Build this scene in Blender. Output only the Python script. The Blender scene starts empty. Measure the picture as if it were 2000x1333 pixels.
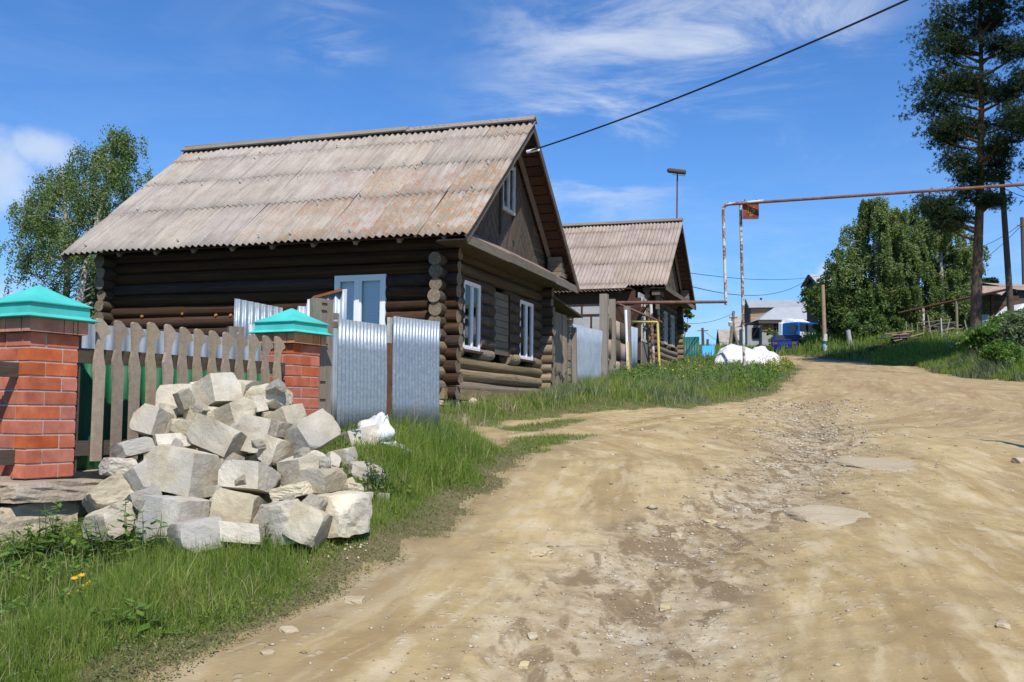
import bpy, math, random, zlib
import numpy as np
from mathutils import Vector, Matrix, Euler

# ------------------------------------------------------------------ camera, sky, sun, exposure
SC = bpy.context.scene
COL = SC.collection
EYE = 1.35
F, PITCH, ROLL = 1945.0, 0.072, 0.010
_fw = Vector((0, math.cos(PITCH), math.sin(PITCH)))
_r0 = Vector((1, 0, 0)); _u0 = Vector((0, -math.sin(PITCH), math.cos(PITCH)))
_rt = _r0 * math.cos(ROLL) + _u0 * math.sin(ROLL)
_up = -_r0 * math.sin(ROLL) + _u0 * math.cos(ROLL)
CAM = Vector((0, 0, EYE))
cd = bpy.data.cameras.new('camera'); cam = bpy.data.objects.new('camera', cd); COL.objects.link(cam)
cd.sensor_width = 36.0; cd.lens = 36.0 * F / 2000.0; cd.clip_start = 0.05; cd.clip_end = 5000
m = Matrix((_rt, _up, -_fw)).transposed().to_4x4(); m.translation = CAM
cam.matrix_world = m
SC.camera = cam

SUN_AZ = math.radians(167.0)      # clockwise from +Y
SUN_EL = math.radians(51.0)
sdir = Vector((math.sin(SUN_AZ) * math.cos(SUN_EL), math.cos(SUN_AZ) * math.cos(SUN_EL), math.sin(SUN_EL)))
sl = bpy.data.lights.new('sun', 'SUN'); sl.energy = 5.0; sl.angle = math.radians(0.55); sl.color = (1.0, 0.95, 0.87)
so = bpy.data.objects.new('sun', sl); COL.objects.link(so)
so.rotation_euler = (-sdir).to_track_quat('-Z', 'Y').to_euler()

def ray(px, py):
    return _fw + _rt * ((px - 1000.0) / F) - _up * ((py - 666.5) / F)
def W(px, py, Y):
    "world point seen at pixel (px,py) at forward distance Y metres along the street axis"
    d = ray(px, py)
    return CAM + d * (Y / d.y)

wd = bpy.data.worlds.new('World'); SC.world = wd; wd.use_nodes = True
nt = wd.node_tree; nt.nodes.clear()
def wn(t, **k):
    n = nt.nodes.new(t)
    for a, b in k.items(): setattr(n, a, b)
    return n
def wl(a, b): nt.links.new(a, b)
out = wn('ShaderNodeOutputWorld'); bg = wn('ShaderNodeBackground'); bg.inputs['Strength'].default_value = 0.115
sky = wn('ShaderNodeTexSky', sky_type='NISHITA', sun_disc=False)
sky.sun_elevation = SUN_EL; sky.sun_rotation = SUN_AZ; sky.altitude = 300; sky.air_density = 1.0; sky.dust_density = 0.25; sky.ozone_density = 3.0
tc = wn('ShaderNodeTexCoord')
# clouds: wispy cirrus plus a few low puffs, all as functions of the view direction in the world
mp = wn('ShaderNodeMapping'); mp.inputs['Rotation'].default_value = (0.0, 0.38, 0.0); mp.inputs['Scale'].default_value = (2.2, 2.0, 7.5)
wl(tc.outputs['Generated'], mp.inputs['Vector'])
n1 = wn('ShaderNodeTexNoise'); n1.inputs['Scale'].default_value = 2.3; n1.inputs['Detail'].default_value = 9; n1.inputs['Roughness'].default_value = 0.66; n1.inputs['Distortion'].default_value = 0.55
wl(mp.outputs[0], n1.inputs['Vector'])
n2 = wn('ShaderNodeTexNoise'); n2.inputs['Scale'].default_value = 9.0; n2.inputs['Detail'].default_value = 8; n2.inputs['Roughness'].default_value = 0.6
wl(tc.outputs['Generated'], n2.inputs['Vector'])
def gauss(px, py, r, squash):
    d = ray(px, py).normalized()
    s = wn('ShaderNodeVectorMath', operation='SUBTRACT'); s.inputs[1].default_value = d; wl(tc.outputs['Generated'], s.inputs[0])
    q = wn('ShaderNodeVectorMath', operation='MULTIPLY'); q.inputs[1].default_value = (1, 1, squash); wl(s.outputs[0], q.inputs[0])
    l = wn('ShaderNodeVectorMath', operation='LENGTH'); wl(q.outputs[0], l.inputs[0])
    mr = wn('ShaderNodeMapRange', interpolation_type='SMOOTHSTEP'); mr.inputs['From Min'].default_value = r; mr.inputs['From Max'].default_value = 0.0
    wl(l.outputs['Value'], mr.inputs['Value']); return mr.outputs[0]
def mth(op, a, b=None):
    n = wn('ShaderNodeMath', operation=op)
    for i, v in enumerate((a, b)):
        if v is None: continue
        if isinstance(v, (int, float)): n.inputs[i].default_value = v
        else: wl(v, n.inputs[i])
    return n.outputs[0]
def ss(v, a, b):
    mr = wn('ShaderNodeMapRange', interpolation_type='SMOOTHSTEP'); mr.inputs['From Min'].default_value = a; mr.inputs['From Max'].default_value = b
    wl(v, mr.inputs['Value']); return mr.outputs[0]
reg = None
for a in ((1200, 140, .18, 1.0), (1390, 60, .17, 1.2), (1130, 270, .16, 1.1), (1560, 10, .12, 1.5), (640, 70, .07, 1.6)):
    g = gauss(*a); reg = g if reg is None else mth('MAXIMUM', reg, g)
cir = mth('MULTIPLY', ss(n1.outputs['Fac'], .40, .74), mth('ADD', mth('MULTIPLY', reg, 0.74), 0.06))
puf = None
for a in ((90, 290, .06, 1.5), (-60, 330, .11, 1.4), (1622, 538, .030, 1.2), (30, 590, .05, 2.2)):
    g = gauss(*a); puf = g if puf is None else mth('MAXIMUM', puf, g)
pf = ss(mth('ADD', mth('MULTIPLY', puf, .55), mth('MULTIPLY', n2.outputs['Fac'], 1.3)), .82, 1.22)
sx = wn('ShaderNodeSeparateXYZ'); wl(tc.outputs['Generated'], sx.inputs[0])
hor = mth('MULTIPLY', ss(sx.outputs['Z'], .32, .02), .30)
lowb = mth('MULTIPLY', mth('MULTIPLY', ss(n1.outputs['Fac'], .42, .7), ss(sx.outputs['Z'], .26, .08)), .30)
cl = mth('MAXIMUM', mth('MAXIMUM', cir, mth('MULTIPLY', pf, .62)), lowb)
mixh = wn('ShaderNodeMix', data_type='RGBA'); mixh.inputs['B'].default_value = (3.0, 5.0, 7.5, 1)
tint = wn('ShaderNodeMix', data_type='RGBA', blend_type='MULTIPLY'); tint.inputs['Factor'].default_value = 1.0; tint.inputs['B'].default_value = (0.50, 0.86, 1.28, 1)
wl(sky.outputs[0], tint.inputs['A'])
wl(hor, mixh.inputs['Factor']); wl(tint.outputs['Result'], mixh.inputs['A'])
mix = wn('ShaderNodeMix', data_type='RGBA'); mix.inputs['B'].default_value = (6.4, 6.9, 7.6, 1)
wl(cl, mix.inputs['Factor']); wl(mixh.outputs['Result'], mix.inputs['A'])
wl(mix.outputs['Result'], bg.inputs['Color']); wl(bg.outputs[0], out.inputs['Surface'])

SC.view_settings.view_transform = 'Standard'; SC.view_settings.look = 'None'
SC.view_settings.exposure = 0.12; SC.view_settings.gamma = 1.0; SC.view_settings.use_curve_mapping = False
SC.render.engine = 'CYCLES'
SC.cycles.max_bounces = 6; SC.cycles.transparent_max_bounces = 12

# ------------------------------------------------------------------ helpers
RND = random.Random(11)
NPR = np.random.default_rng(11)

def tag(o, label=None, cat=None, group=None, kind=None):
    if label: o['label'] = label
    if cat: o['category'] = cat
    if group: o['group'] = group
    if kind: o['kind'] = kind
    return o

def empty(name, loc=(0, 0, 0), rz=0.0, mtx=None):
    o = bpy.data.objects.new(name, None); COL.objects.link(o); o.empty_display_size = 0.1
    if mtx is not None: o.matrix_world = mtx
    else: o.location = loc; o.rotation_euler = (0, 0, rz)
    return o

def link(name, me, parent=None, mtx=None):
    o = bpy.data.objects.new(name, me); COL.objects.link(o)
    if parent is not None: o.parent = parent
    if mtx is not None: o.matrix_basis = mtx
    return o

class MB:
    def __init__(s): s.v = []; s.f = []; s.mi = []; s.sm = []
    def add(s, vs, fs, mi=0, smooth=False):
        b = len(s.v); s.v += [tuple(v) for v in vs]
        for f in fs: s.f.append(tuple(i + b for i in f)); s.mi.append(mi); s.sm.append(smooth)
        return s
    def box(s, c, d, mi=0, M=None):
        x, y, z = d[0] / 2, d[1] / 2, d[2] / 2
        vs = [Vector((c[0] + a * x, c[1] + b * y, c[2] + e * z)) for a in (-1, 1) for b in (-1, 1) for e in (-1, 1)]
        if M is not None: vs = [M @ v for v in vs]
        return s.add(vs, [(0, 1, 3, 2), (4, 6, 7, 5), (0, 4, 5, 1), (2, 3, 7, 6), (0, 2, 6, 4), (1, 5, 7, 3)], mi)
    def bar(s, a, b, w, h, up=(0, 0, 1), mi=0, w2=None, h2=None):
        a = Vector(a); b = Vector(b); d = (b - a).normalized(); up = Vector(up)
        r = d.cross(up)
        if r.length < 1e-4: r = d.cross(Vector((1, 0, 0)))
        r.normalize(); u = r.cross(d)
        w2 = w2 or w; h2 = h2 or h
        vs = [p + r * (i * ww / 2) + u * (j * hh / 2) for p, ww, hh in ((a, w, h), (b, w2, h2)) for i, j in ((-1, -1), (1, -1), (1, 1), (-1, 1))]
        return s.add(vs, [(3, 2, 1, 0), (4, 5, 6, 7), (0, 1, 5, 4), (1, 2, 6, 5), (2, 3, 7, 6), (3, 0, 4, 7)], mi)
    def tube(s, pts, rs, n=8, mi=0, cap=True, capmi=None, jit=0.0):
        pts = [Vector(p) for p in pts]
        if not isinstance(rs, (list, tuple)): rs = [rs] * len(pts)
        rings = []; prev = None
        for i, p in enumerate(pts):
            d = (pts[min(i + 1, len(pts) - 1)] - pts[max(i - 1, 0)]).normalized()
            if prev is None:
                a = d.cross(Vector((0, 0, 1)))
                if a.length < 1e-3: a = d.cross(Vector((1, 0, 0)))
            else: a = prev - d * prev.dot(d)
            a.normalize(); prev = a; b = d.cross(a)
            rings.append([p + (a * math.cos(t) + b * math.sin(t)) * rs[i] * (1 + (RND.uniform(-jit, jit) if jit else 0)) for t in [2 * math.pi * k / n for k in range(n)]])
        vs = [v for r in rings for v in r]; fs = []
        for i in range(len(pts) - 1):
            for k in range(n): fs.append((i * n + k, i * n + (k + 1) % n, (i + 1) * n + (k + 1) % n, (i + 1) * n + k))
        s.add(vs, fs, mi, True)
        if cap:
            s.add(rings[0], [tuple(range(n))[::-1]], mi if capmi is None else capmi)
            s.add(rings[-1], [tuple(range(n))], mi if capmi is None else capmi)
        return s
    def prism(s, poly, h, M=None, mi=0):
        "polygon in local XY extruded by h along +Z"
        n = len(poly); vs = [Vector((p[0], p[1], 0)) for p in poly] + [Vector((p[0], p[1], h)) for p in poly]
        if M is not None: vs = [M @ v for v in vs]
        fs = [tuple(range(n))[::-1], tuple(range(n, 2 * n))] + [(i, (i + 1) % n, n + (i + 1) % n, n + i) for i in range(n)]
        return s.add(vs, fs, mi)
    def mesh(s, name, mats):
        me = bpy.data.meshes.new(name); me.from_pydata(s.v, [], s.f)
        for mt in (mats if isinstance(mats, (list, tuple)) else [mats]): me.materials.append(mt)
        me.polygons.foreach_set('material_index', s.mi); me.polygons.foreach_set('use_smooth', s.sm)
        me.update(); return me
    def build(s, name, mats, parent=None, mtx=None): return link(name, s.mesh(name, mats), parent, mtx)

def np_mesh(name, V, T, mat, tint=None, smooth=False):
    me = bpy.data.meshes.new(name); V = np.asarray(V, np.float32); T = np.asarray(T, np.int32); k = T.shape[1]
    me.vertices.add(len(V)); me.vertices.foreach_set('co', V.ravel())
    me.loops.add(T.size); me.loops.foreach_set('vertex_index', T.ravel())
    me.polygons.add(len(T)); me.polygons.foreach_set('loop_start', np.arange(0, T.size, k, dtype=np.int32))
    me.polygons.foreach_set('loop_total', np.full(len(T), k, np.int32))
    if smooth: me.polygons.foreach_set('use_smooth', np.ones(len(T), bool))
    if tint is not None:
        a = me.attributes.new('tint', 'FLOAT', 'POINT'); a.data.foreach_set('value', np.asarray(tint, np.float32))
    for mt in (mat if isinstance(mat, (list, tuple)) else [mat]): me.materials.append(mt)
    me.update(calc_edges=True); me.validate(); return me

def vnoise(x, y, seed=0):
    x = np.asarray(x, float); y = np.asarray(y, float)
    xi = np.floor(x); yi = np.floor(y); fx = x - xi; fy = y - yi
    fx = fx * fx * (3 - 2 * fx); fy = fy * fy * (3 - 2 * fy)
    def h(a, b):
        t = np.sin(a * 127.1 + b * 311.7 + seed * 74.7) * 43758.5453
        return t - np.floor(t)
    return (h(xi, yi) * (1 - fx) + h(xi + 1, yi) * fx) * (1 - fy) + (h(xi, yi + 1) * (1 - fx) + h(xi + 1, yi + 1) * fx) * fy
def fbm(x, y, seed=0, o=4):
    s = 0; a = .5; t = 0
    for i in range(o): s = s + a * vnoise(x * 2 ** i, y * 2 ** i, seed + i * 17); t += a; a *= .5
    return s / t
def sstep(x, a, b):
    t = np.clip((np.asarray(x, float) - a) / (b - a), 0, 1); return t * t * (3 - 2 * t)

# ------------------------------------------------------------------ materials
class N:
    def __init__(s, name):
        s.m = bpy.data.materials.new(name); s.m.use_nodes = True; s.t = s.m.node_tree
        s.t.nodes.clear(); s.out = s.n('ShaderNodeOutputMaterial')
    def n(s, t, **k):
        x = s.t.nodes.new(t)
        for a, b in k.items(): setattr(x, a, b)
        return x
    def l(s, a, b): s.t.links.new(a, b)
    def set(s, inp, v):
        if isinstance(v, (int, float)): inp.default_value = v
        elif isinstance(v, tuple): inp.default_value = v if len(v) == 4 or len(v) == len(inp.default_value) else (*v, 1)
        else: s.l(v, inp)
    def coord(s, scale=(1, 1, 1), rand=True, kind='Object'):
        tc = s.n('ShaderNodeTexCoord'); v = tc.outputs[kind]
        if rand:
            oi = s.n('ShaderNodeObjectInfo'); mu = s.n('ShaderNodeMath', operation='MULTIPLY'); mu.inputs[1].default_value = 53.0
            s.l(oi.outputs['Random'], mu.inputs[0]); ad = s.n('ShaderNodeVectorMath', operation='ADD'); s.l(v, ad.inputs[0]); s.l(mu.outputs[0], ad.inputs[1]); v = ad.outputs[0]
        mp = s.n('ShaderNodeMapping'); mp.inputs['Scale'].default_value = scale; s.l(v, mp.inputs['Vector']); return mp.outputs[0]
    def noise(s, vec, scale, detail=5, rough=.55, dist=0.0):
        x = s.n('ShaderNodeTexNoise'); x.inputs['Scale'].default_value = scale; x.inputs['Detail'].default_value = detail; x.inputs['Roughness'].default_value = rough; x.inputs['Distortion'].default_value = dist
        s.l(vec, x.inputs['Vector']); return x.outputs['Fac']
    def ramp(s, fac, stops):
        r = s.n('ShaderNodeValToRGB'); e = r.color_ramp.elements
        while len(e) < len(stops): e.new(.5)
        for i, (p, c) in enumerate(stops): e[i].position = p; e[i].color = (*c, 1) if len(c) == 3 else c
        s.l(fac, r.inputs['Fac']); return r.outputs['Color']
    def rng(s, v, a, b, c=0.0, d=1.0):
        r = s.n('ShaderNodeMapRange'); r.inputs['From Min'].default_value = a; r.inputs['From Max'].default_value = b; r.inputs['To Min'].default_value = c; r.inputs['To Max'].default_value = d
        s.l(v, r.inputs['Value']); return r.outputs[0]
    def mix(s, fac, a, b, mode='MIX'):
        x = s.n('ShaderNodeMix', data_type='RGBA', blend_type=mode); s.set(x.inputs['Factor'], fac); s.set(x.inputs['A'], a); s.set(x.inputs['B'], b); return x.outputs['Result']
    def math(s, op, a, b=0.0):
        x = s.n('ShaderNodeMath', operation=op); s.set(x.inputs[0], a); s.set(x.inputs[1], b); return x.outputs[0]
    def vary(s, col, amt=.25, hue=.0, sat=.1):
        oi = s.n('ShaderNodeObjectInfo'); h = s.n('ShaderNodeHueSaturation')
        s.l(s.rng(oi.outputs['Random'], 0, 1, 1 - amt, 1 + amt), h.inputs['Value'])
        wn_ = s.n('ShaderNodeTexWhiteNoise', noise_dimensions='1D'); s.l(oi.outputs['Random'], wn_.inputs['W'])
        s.l(s.rng(wn_.outputs['Value'], 0, 1, .5 - hue, .5 + hue), h.inputs['Hue']); s.l(s.rng(wn_.outputs['Value'], 0, 1, 1 - sat, 1 + sat), h.inputs['Saturation'])
        s.set(h.inputs['Color'], col); return h.outputs['Color']
    def bump(s, h, strength=.4, dist=.01):
        b = s.n('ShaderNodeBump'); b.inputs['Strength'].default_value = strength; b.inputs['Distance'].default_value = dist; s.l(h, b.inputs['Height']); return b.outputs['Normal']
    def bsdf(s, col, rough=.8, metal=0.0, normal=None, spec=.3):
        b = s.n('ShaderNodeBsdfPrincipled'); s.set(b.inputs['Base Color'], col); s.set(b.inputs['Roughness'], rough); s.set(b.inputs['Metallic'], metal); s.set(b.inputs['Specular IOR Level'], spec)
        if normal is not None: s.l(normal, b.inputs['Normal'])
        s.l(b.outputs[0], s.out.inputs['Surface']); return s.m

def pm(name, stops, scale=4, stretch=(1, 1, 1), rough=.85, metal=0, bs=.5, bd=.006, bscale=None, vary=.15, hue=.01, fine=.35, spec=.25, kind='Object'):
    k = N(name); v = k.coord(stretch, kind=kind)
    a = k.noise(v, scale, 6, .62); b = k.noise(v, scale * 6, 4, .6)
    f = k.math('ADD', k.math('MULTIPLY', a, 1 - fine), k.math('MULTIPLY', b, fine))
    c = k.ramp(f, stops)
    if vary: c = k.vary(c, vary, hue)
    h = k.noise(v, bscale or scale * 5, 6, .65)
    return k.bsdf(c, rough, metal, k.bump(h, bs, bd), spec)

def plain(name, col, rough=.6, metal=0, spec=.4): return pm(name, [(.3, tuple(x * .82 for x in col)), (.7, tuple(min(1, x * 1.1) for x in col))], 3, rough=rough, metal=metal, bs=.12, bd=.002, vary=.04, spec=spec)

def leafmat(name, cols, trans=.35, rough=.6):
    k = N(name); at = k.n('ShaderNodeAttribute', attribute_name='tint')
    c = k.ramp(at.outputs['Fac'], [(i / (len(cols) - 1), q) for i, q in enumerate(cols)])
    d = k.n('ShaderNodeBsdfPrincipled'); k.l(c, d.inputs['Base Color']); d.inputs['Roughness'].default_value = rough; d.inputs['Specular IOR Level'].default_value = .3
    t = k.n('ShaderNodeBsdfTranslucent'); k.l(k.mix(.5, c, (.16, .26, .03), 'ADD'), t.inputs['Color'])
    ms = k.n('ShaderNodeMixShader'); ms.inputs[0].default_value = trans; k.l(d.outputs[0], ms.inputs[1]); k.l(t.outputs[0], ms.inputs[2]); k.l(ms.outputs[0], k.out.inputs['Surface']); return k.m

MT = {}
def mk_brick():
    k = N('brick_clay'); v = k.coord()
    a = k.noise(v, 9, 5); b = k.noise(v, 90, 4, .7)
    c = k.ramp(a, [(.3, (.37, .092, .050)), (.55, (.475, .138, .075)), (.75, (.54, .195, .115))])
    c = k.mix(k.rng(b, .55, .8, 0, .35), c, (.55, .33, .24)); c = k.vary(c, .12, .002)
    return k.bsdf(c, .85, 0, k.bump(b, .35, .003))
MT['brick'] = mk_brick()
MT['crown_brick'] = pm('crown_brick_clay', [(.3, (.36, .15, .085)), (.5, (.50, .22, .12)), (.7, (.58, .30, .18))], 7, vary=.14)
MT['mortar'] = pm('mortar', [(.3, (.30, .28, .25)), (.7, (.50, .48, .44))], 30, bs=.6)
def mk_teal():
    k = N('teal_paint'); v = k.coord(); a = k.noise(v, 3, 5, .6); b = k.noise(v, 22, 5, .7)
    c = k.ramp(a, [(.3, (.055, .40, .345)), (.6, (.075, .53, .46)), (.8, (.14, .60, .53))])
    c = k.mix(k.rng(b, .62, .8, 0, .55), c, (.28, .33, .24)); c = k.mix(k.rng(b, .76, .8, 0, .8), c, (.25, .13, .06))
    return k.bsdf(c, .55, 0, k.bump(a, .15, .01), .35)
MT['teal'] = mk_teal()
def mk_block():
    k = N('broken_block'); v = k.coord(); a = k.noise(v, 3.2, 6, .6); b = k.noise(v, 26, 6, .7); d = k.noise(v, 1.6, 3, .5, .6)
    c = k.ramp(a, [(.28, (.31, .262, .185)), (.5, (.48, .425, .322)), (.72, (.61, .56, .455))])
    c = k.mix(k.rng(d, .49, .63, 0, .75), c, (.37, .35, .32)); c = k.mix(k.rng(b, .58, .70, 0, .45), c, (.27, .225, .16)); c = k.mix(k.rng(k.noise(v, 5.5, 5, .65, .4), .54, .68, 0, .6), c, (.36, .30, .215))
    c = k.vary(c, .17, .003, .22)
    h = k.math('ADD', k.math('MULTIPLY', b, .6), k.math('MULTIPLY', k.noise(v, 75, 4, .7), .4))
    return k.bsdf(c, .95, 0, k.bump(h, .9, .014), .15)
MT['block'] = mk_block()
MT['plinth'] = pm('plinth_stone', [(.25, (.22, .175, .12)), (.5, (.375, .31, .225)), (.75, (.50, .44, .345))], 3, bs=.9, bd=.025, bscale=10, vary=.15)
MT['rubble'] = pm('rubble_stone', [(.25, (.26, .21, .15)), (.5, (.43, .37, .28)), (.75, (.56, .50, .40))], 5, bs=.8, bd=.01, vary=.2)
MT['picket'] = pm('picket_wood', [(.2, (.19, .135, .085)), (.5, (.31, .24, .17)), (.8, (.44, .37, .28))], 3.5, (7, 7, .55), bs=.5, bd=.004, vary=.16, fine=.5)
MT['dkwood'] = pm('dark_rail_wood', [(.25, (.045, .034, .026)), (.75, (.12, .095, .072))], 3, (1, 8, 8), vary=.1)
MT['post'] = pm('old_post_wood', [(.2, (.10, .078, .055)), (.5, (.20, .165, .125)), (.8, (.31, .27, .215))], 3, (7, 7, .7), bs=.6, bd=.006, vary=.12, fine=.5)
MT['greywood'] = pm('grey_weathered_wood', [(.2, (.13, .105, .08)), (.5, (.25, .215, .17)), (.8, (.38, .335, .275))], 3, (8, 8, .7), bs=.6, bd=.006, vary=.2, fine=.5)
MT['greywoodx'] = pm('grey_weathered_board', [(.2, (.085, .070, .053)), (.5, (.165, .138, .108)), (.8, (.27, .235, .19))], 3, (.8, 8, 8), bs=.6, bd=.006, vary=.22, fine=.5)
MT['ygwood'] = pm('grey_weathered_rafter', [(.2, (.12, .098, .075)), (.5, (.22, .185, .145)), (.8, (.34, .30, .245))], 3, (8, .8, 8), bs=.6, bd=.006, vary=.2, fine=.5)
MT['brownboard'] = pm('brown_gable_board', [(.2, (.040, .030, .022)), (.5, (.088, .070, .052)), (.8, (.165, .135, .10))], 3, (3, 3, 3), vary=.22)
MT['redboard'] = pm('red_brown_boards', [(.2, (.035, .018, .012)), (.6, (.080, .040, .026)), (.85, (.13, .070, .045))], 3, (6, 6, .7), vary=.2)
MT['darkplank'] = pm('rough_torn_plank', [(.25, (.16, .115, .08)), (.5, (.31, .24, .17)), (.8, (.48, .40, .31))], 4, (6, 6, .6), bs=1, bd=.02, vary=.25)
def mk_log(name, dark, mid, lite, amt=.2):
    k = N(name); v = k.coord((1.6, 14, 14)); w = k.coord((3, 3, 3))
    a = k.noise(v, 1.6, 6, .65); b = k.noise(v, 7, 5, .7); cr = k.noise(v, 3.2, 3, .5, .4); lg = k.noise(w, .9, 4, .6)
    c = k.ramp(k.math('ADD', k.math('MULTIPLY', a, .55), k.math('MULTIPLY', b, .45)), [(.3, dark), (.5, mid), (.72, lite)])
    c = k.mix(k.rng(lg, .5, .7, 0, .55), c, tuple(x * .45 for x in mid)); ck = k.noise(k.coord((.7, 26, 26)), 1.3, 3, .5, .3); c = k.mix(k.rng(k.math('ABSOLUTE', k.math('SUBTRACT', ck, .5)), .0, .018, .8, 0), c, (.010, .007, .005))
    c = k.vary(c, amt, .012, .25)
    return k.bsdf(c, .85, 0, k.bump(k.math('ADD', b, a), .6, .012), .25)
MT['log_long'] = mk_log('dark_brown_log', (.020, .010, .0065), (.052, .027, .017), (.115, .068, .044))
MT['log_gable'] = mk_log('sunlit_tone_log', (.12, .085, .05), (.245, .185, .12), (.37, .30, .21))  # lighter copy for logs below the eave shadow, sunlight put into the colour
MT['log_grey'] = mk_log('shaded_grey_log', (.040, .029, .020), (.085, .064, .045), (.15, .12, .085))  # darker copy, eave shade put into the colour; also used for plain grey logs
def mk_end():
    k = N('log_end_grain'); tc = k.n('ShaderNodeTexCoord'); sp = k.n('ShaderNodeSeparateXYZ'); k.l(tc.outputs['Object'], sp.inputs[0])
    cb = k.n('ShaderNodeCombineXYZ'); k.l(sp.outputs['Y'], cb.inputs[0]); k.l(sp.outputs['Z'], cb.inputs[1])
    ln = k.n('ShaderNodeVectorMath', operation='LENGTH'); k.l(cb.outputs[0], ln.inputs[0])
    v = k.coord((4, 9, 9)); a = k.noise(v, 3, 5, .6)
    rg = k.math('SINE', k.math('ADD', k.math('MULTIPLY', ln.outputs['Value'], 330.0), k.math('MULTIPLY', a, 7.0)))
    c = k.ramp(a, [(.3, (.10, .075, .05)), (.55, (.20, .158, .112)), (.75, (.31, .255, .185))])
    c = k.mix(k.rng(rg, 0, 1, 0, .35), c, (.14, .095, .06)); c = k.mix(k.rng(ln.outputs['Value'], .0, .035, .5, 0), c, (.20, .10, .05)); c = k.vary(c, .2)
    return k.bsdf(c, .9, 0, k.bump(k.noise(v, 14, 4), .5, .006), .2)
MT['log_end'] = mk_end()
def mk_slate(name, base, spread, lich):
    k = N(name); v = k.coord((1, 1, 1)); st = k.coord((9, 9, .8)); g = k.coord((1, 1, 1), rand=False)
    a = k.noise(v, 2.2, 6, .6); b = k.noise(v, 46, 5, .75); s_ = k.noise(st, 1.5, 5, .6)
    c = k.ramp(k.math('ADD', k.math('MULTIPLY', a, .5), k.math('MULTIPLY', s_, .5)), [(.33, tuple(x * .68 for x in base)), (.5, base), (.68, tuple(min(.8, x * 1.22) for x in base))])
    c = k.mix(k.rng(b, .54, .68, 0, .45), c, tuple(x * y for x, y in zip(base, (.82, .56, .46))))
    c = k.mix(k.rng(k.noise(k.coord((14, 14, .5)), 1.1, 4, .6), .53, .66, 0, .5), c, tuple(x * .52 for x in base))
    c = k.mix(k.rng(b, .46, .38, 0, .3), c, (.62, .58, .52))
    oi = k.n('ShaderNodeObjectInfo'); L = k.n('ShaderNodeSeparateColor'); k.l(oi.outputs['Color'], L.inputs[0])
    l1 = k.noise(v, 1.9, 4, .6); l2 = k.noise(v, 17, 5, .75)
    lm = k.math('MULTIPLY', k.math('MULTIPLY', k.rng(l1, .40, .56), k.rng(l2, .515, .565)), k.math('MULTIPLY', L.outputs['Red'], lich * 1.35))
    c = k.mix(lm, c, (.42, .145, .035))
    c = k.mix(k.math('MULTIPLY', k.rng(l1, .42, .62), k.math('MULTIPLY', L.outputs['Red'], .6)), c, (.225, .195, .145))
    c = k.vary(c, spread, .006)
    return k.bsdf(c, .92, 0, k.bump(b, .35, .004), .15)
MT['slate'] = mk_slate('asbestos_slate', (.345, .302, .258), .08, 1.0)
MT['slate2'] = mk_slate('asbestos_slate_brown', (.335, .272, .228), .09, .6)
MT['galv'] = pm('galvanised_steel', [(.25, (.13, .165, .20)), (.5, (.235, .28, .32)), (.75, (.42, .465, .50))], 26, rough=.46, metal=.45, bs=.1, bd=.002, vary=.06, fine=.5, spec=.5)
def mk_galv2():
    k = N('weathered_galvanised'); v = k.coord(); a = k.noise(v, 3, 5, .6); b = k.noise(k.coord((14, 14, 1.2)), 2.4, 5, .65)
    c = k.ramp(k.math('ADD', k.math('MULTIPLY', a, .5), k.math('MULTIPLY', b, .5)), [(.3, (.30, .34, .38)), (.5, (.42, .47, .51)), (.7, (.55, .585, .61))])
    tc = k.n('ShaderNodeTexCoord'); sp = k.n('ShaderNodeSeparateXYZ'); k.l(tc.outputs['Generated'], sp.inputs[0])
    c = k.mix(k.math('MULTIPLY', k.rng(sp.outputs['Z'], .22, 0, 0, .9), k.rng(a, .4, .6)), c, (.40, .35, .27)); c = k.vary(c, .05)
    return k.bsdf(c, .5, .4, k.bump(a, .1, .004), .5)
MT['galv2'] = mk_galv2()
MT['galv3'] = pm('dull_zinc_sheet', [(.3, (.14, .168, .195)), (.55, (.21, .245, .275)), (.8, (.29, .325, .35))], 4, (6, 6, 1), rough=.6, metal=.3, bs=.1, vary=.04)
MT['rust'] = pm('rusty_steel', [(.3, (.075, .035, .025)), (.55, (.15, .065, .04)), (.8, (.22, .11, .07))], 8, rough=.85, bs=.4, vary=.1)
MT['rustred'] = pm('rust_red_edge', [(.3, (.13, .045, .025)), (.7, (.27, .10, .05))], 8, rough=.9, vary=.1)
def mk_pipe(name, paint):
    k = N(name); v = k.coord((1, 1, 1)); a = k.noise(v, 1.4, 6, .65); b = k.noise(v, 12, 5, .65)
    f = k.math('ADD', k.math('MULTIPLY', a, .65), k.math('MULTIPLY', b, .35))
    c = k.ramp(f, [(.40, (.13, .055, .035)), (.48, (.22, .11, .07)), (.53, paint), (.7, tuple(min(1, x * 1.15) for x in paint))])
    return k.bsdf(c, .75, 0, k.bump(b, .3, .004), .3)
MT['pipe_w'] = mk_pipe('peeling_white_pipe', (.52, .52, .48))
MT['pipe_r'] = pm('rusty_brown_pipe', [(.3, (.10, .045, .032)), (.55, (.20, .095, .065)), (.8, (.36, .24, .19))], 3, rough=.85, vary=.1)
MT['yellow'] = pm('yellow_gas_paint', [(.3, (.55, .38, .10)), (.7, (.72, .56, .22))], 4, rough=.6, vary=.05)
MT['white'] = pm('white_plastic_frame', [(.3, (.74, .75, .76)), (.7, (.82, .82, .82))], 3, rough=.35, bs=.03, vary=.02, spec=.5)
MT['oldwhite'] = pm('old_white_paint', [(.3, (.30, .29, .26)), (.55, (.52, .51, .47)), (.8, (.62, .61, .57))], 9, vary=.1)
MT['blind'] = pm('pale_blind', [(.3, (.72, .78, .80)), (.7, (.80, .83, .83))], 2, (.3, .3, 20), vary=.04)
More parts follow.
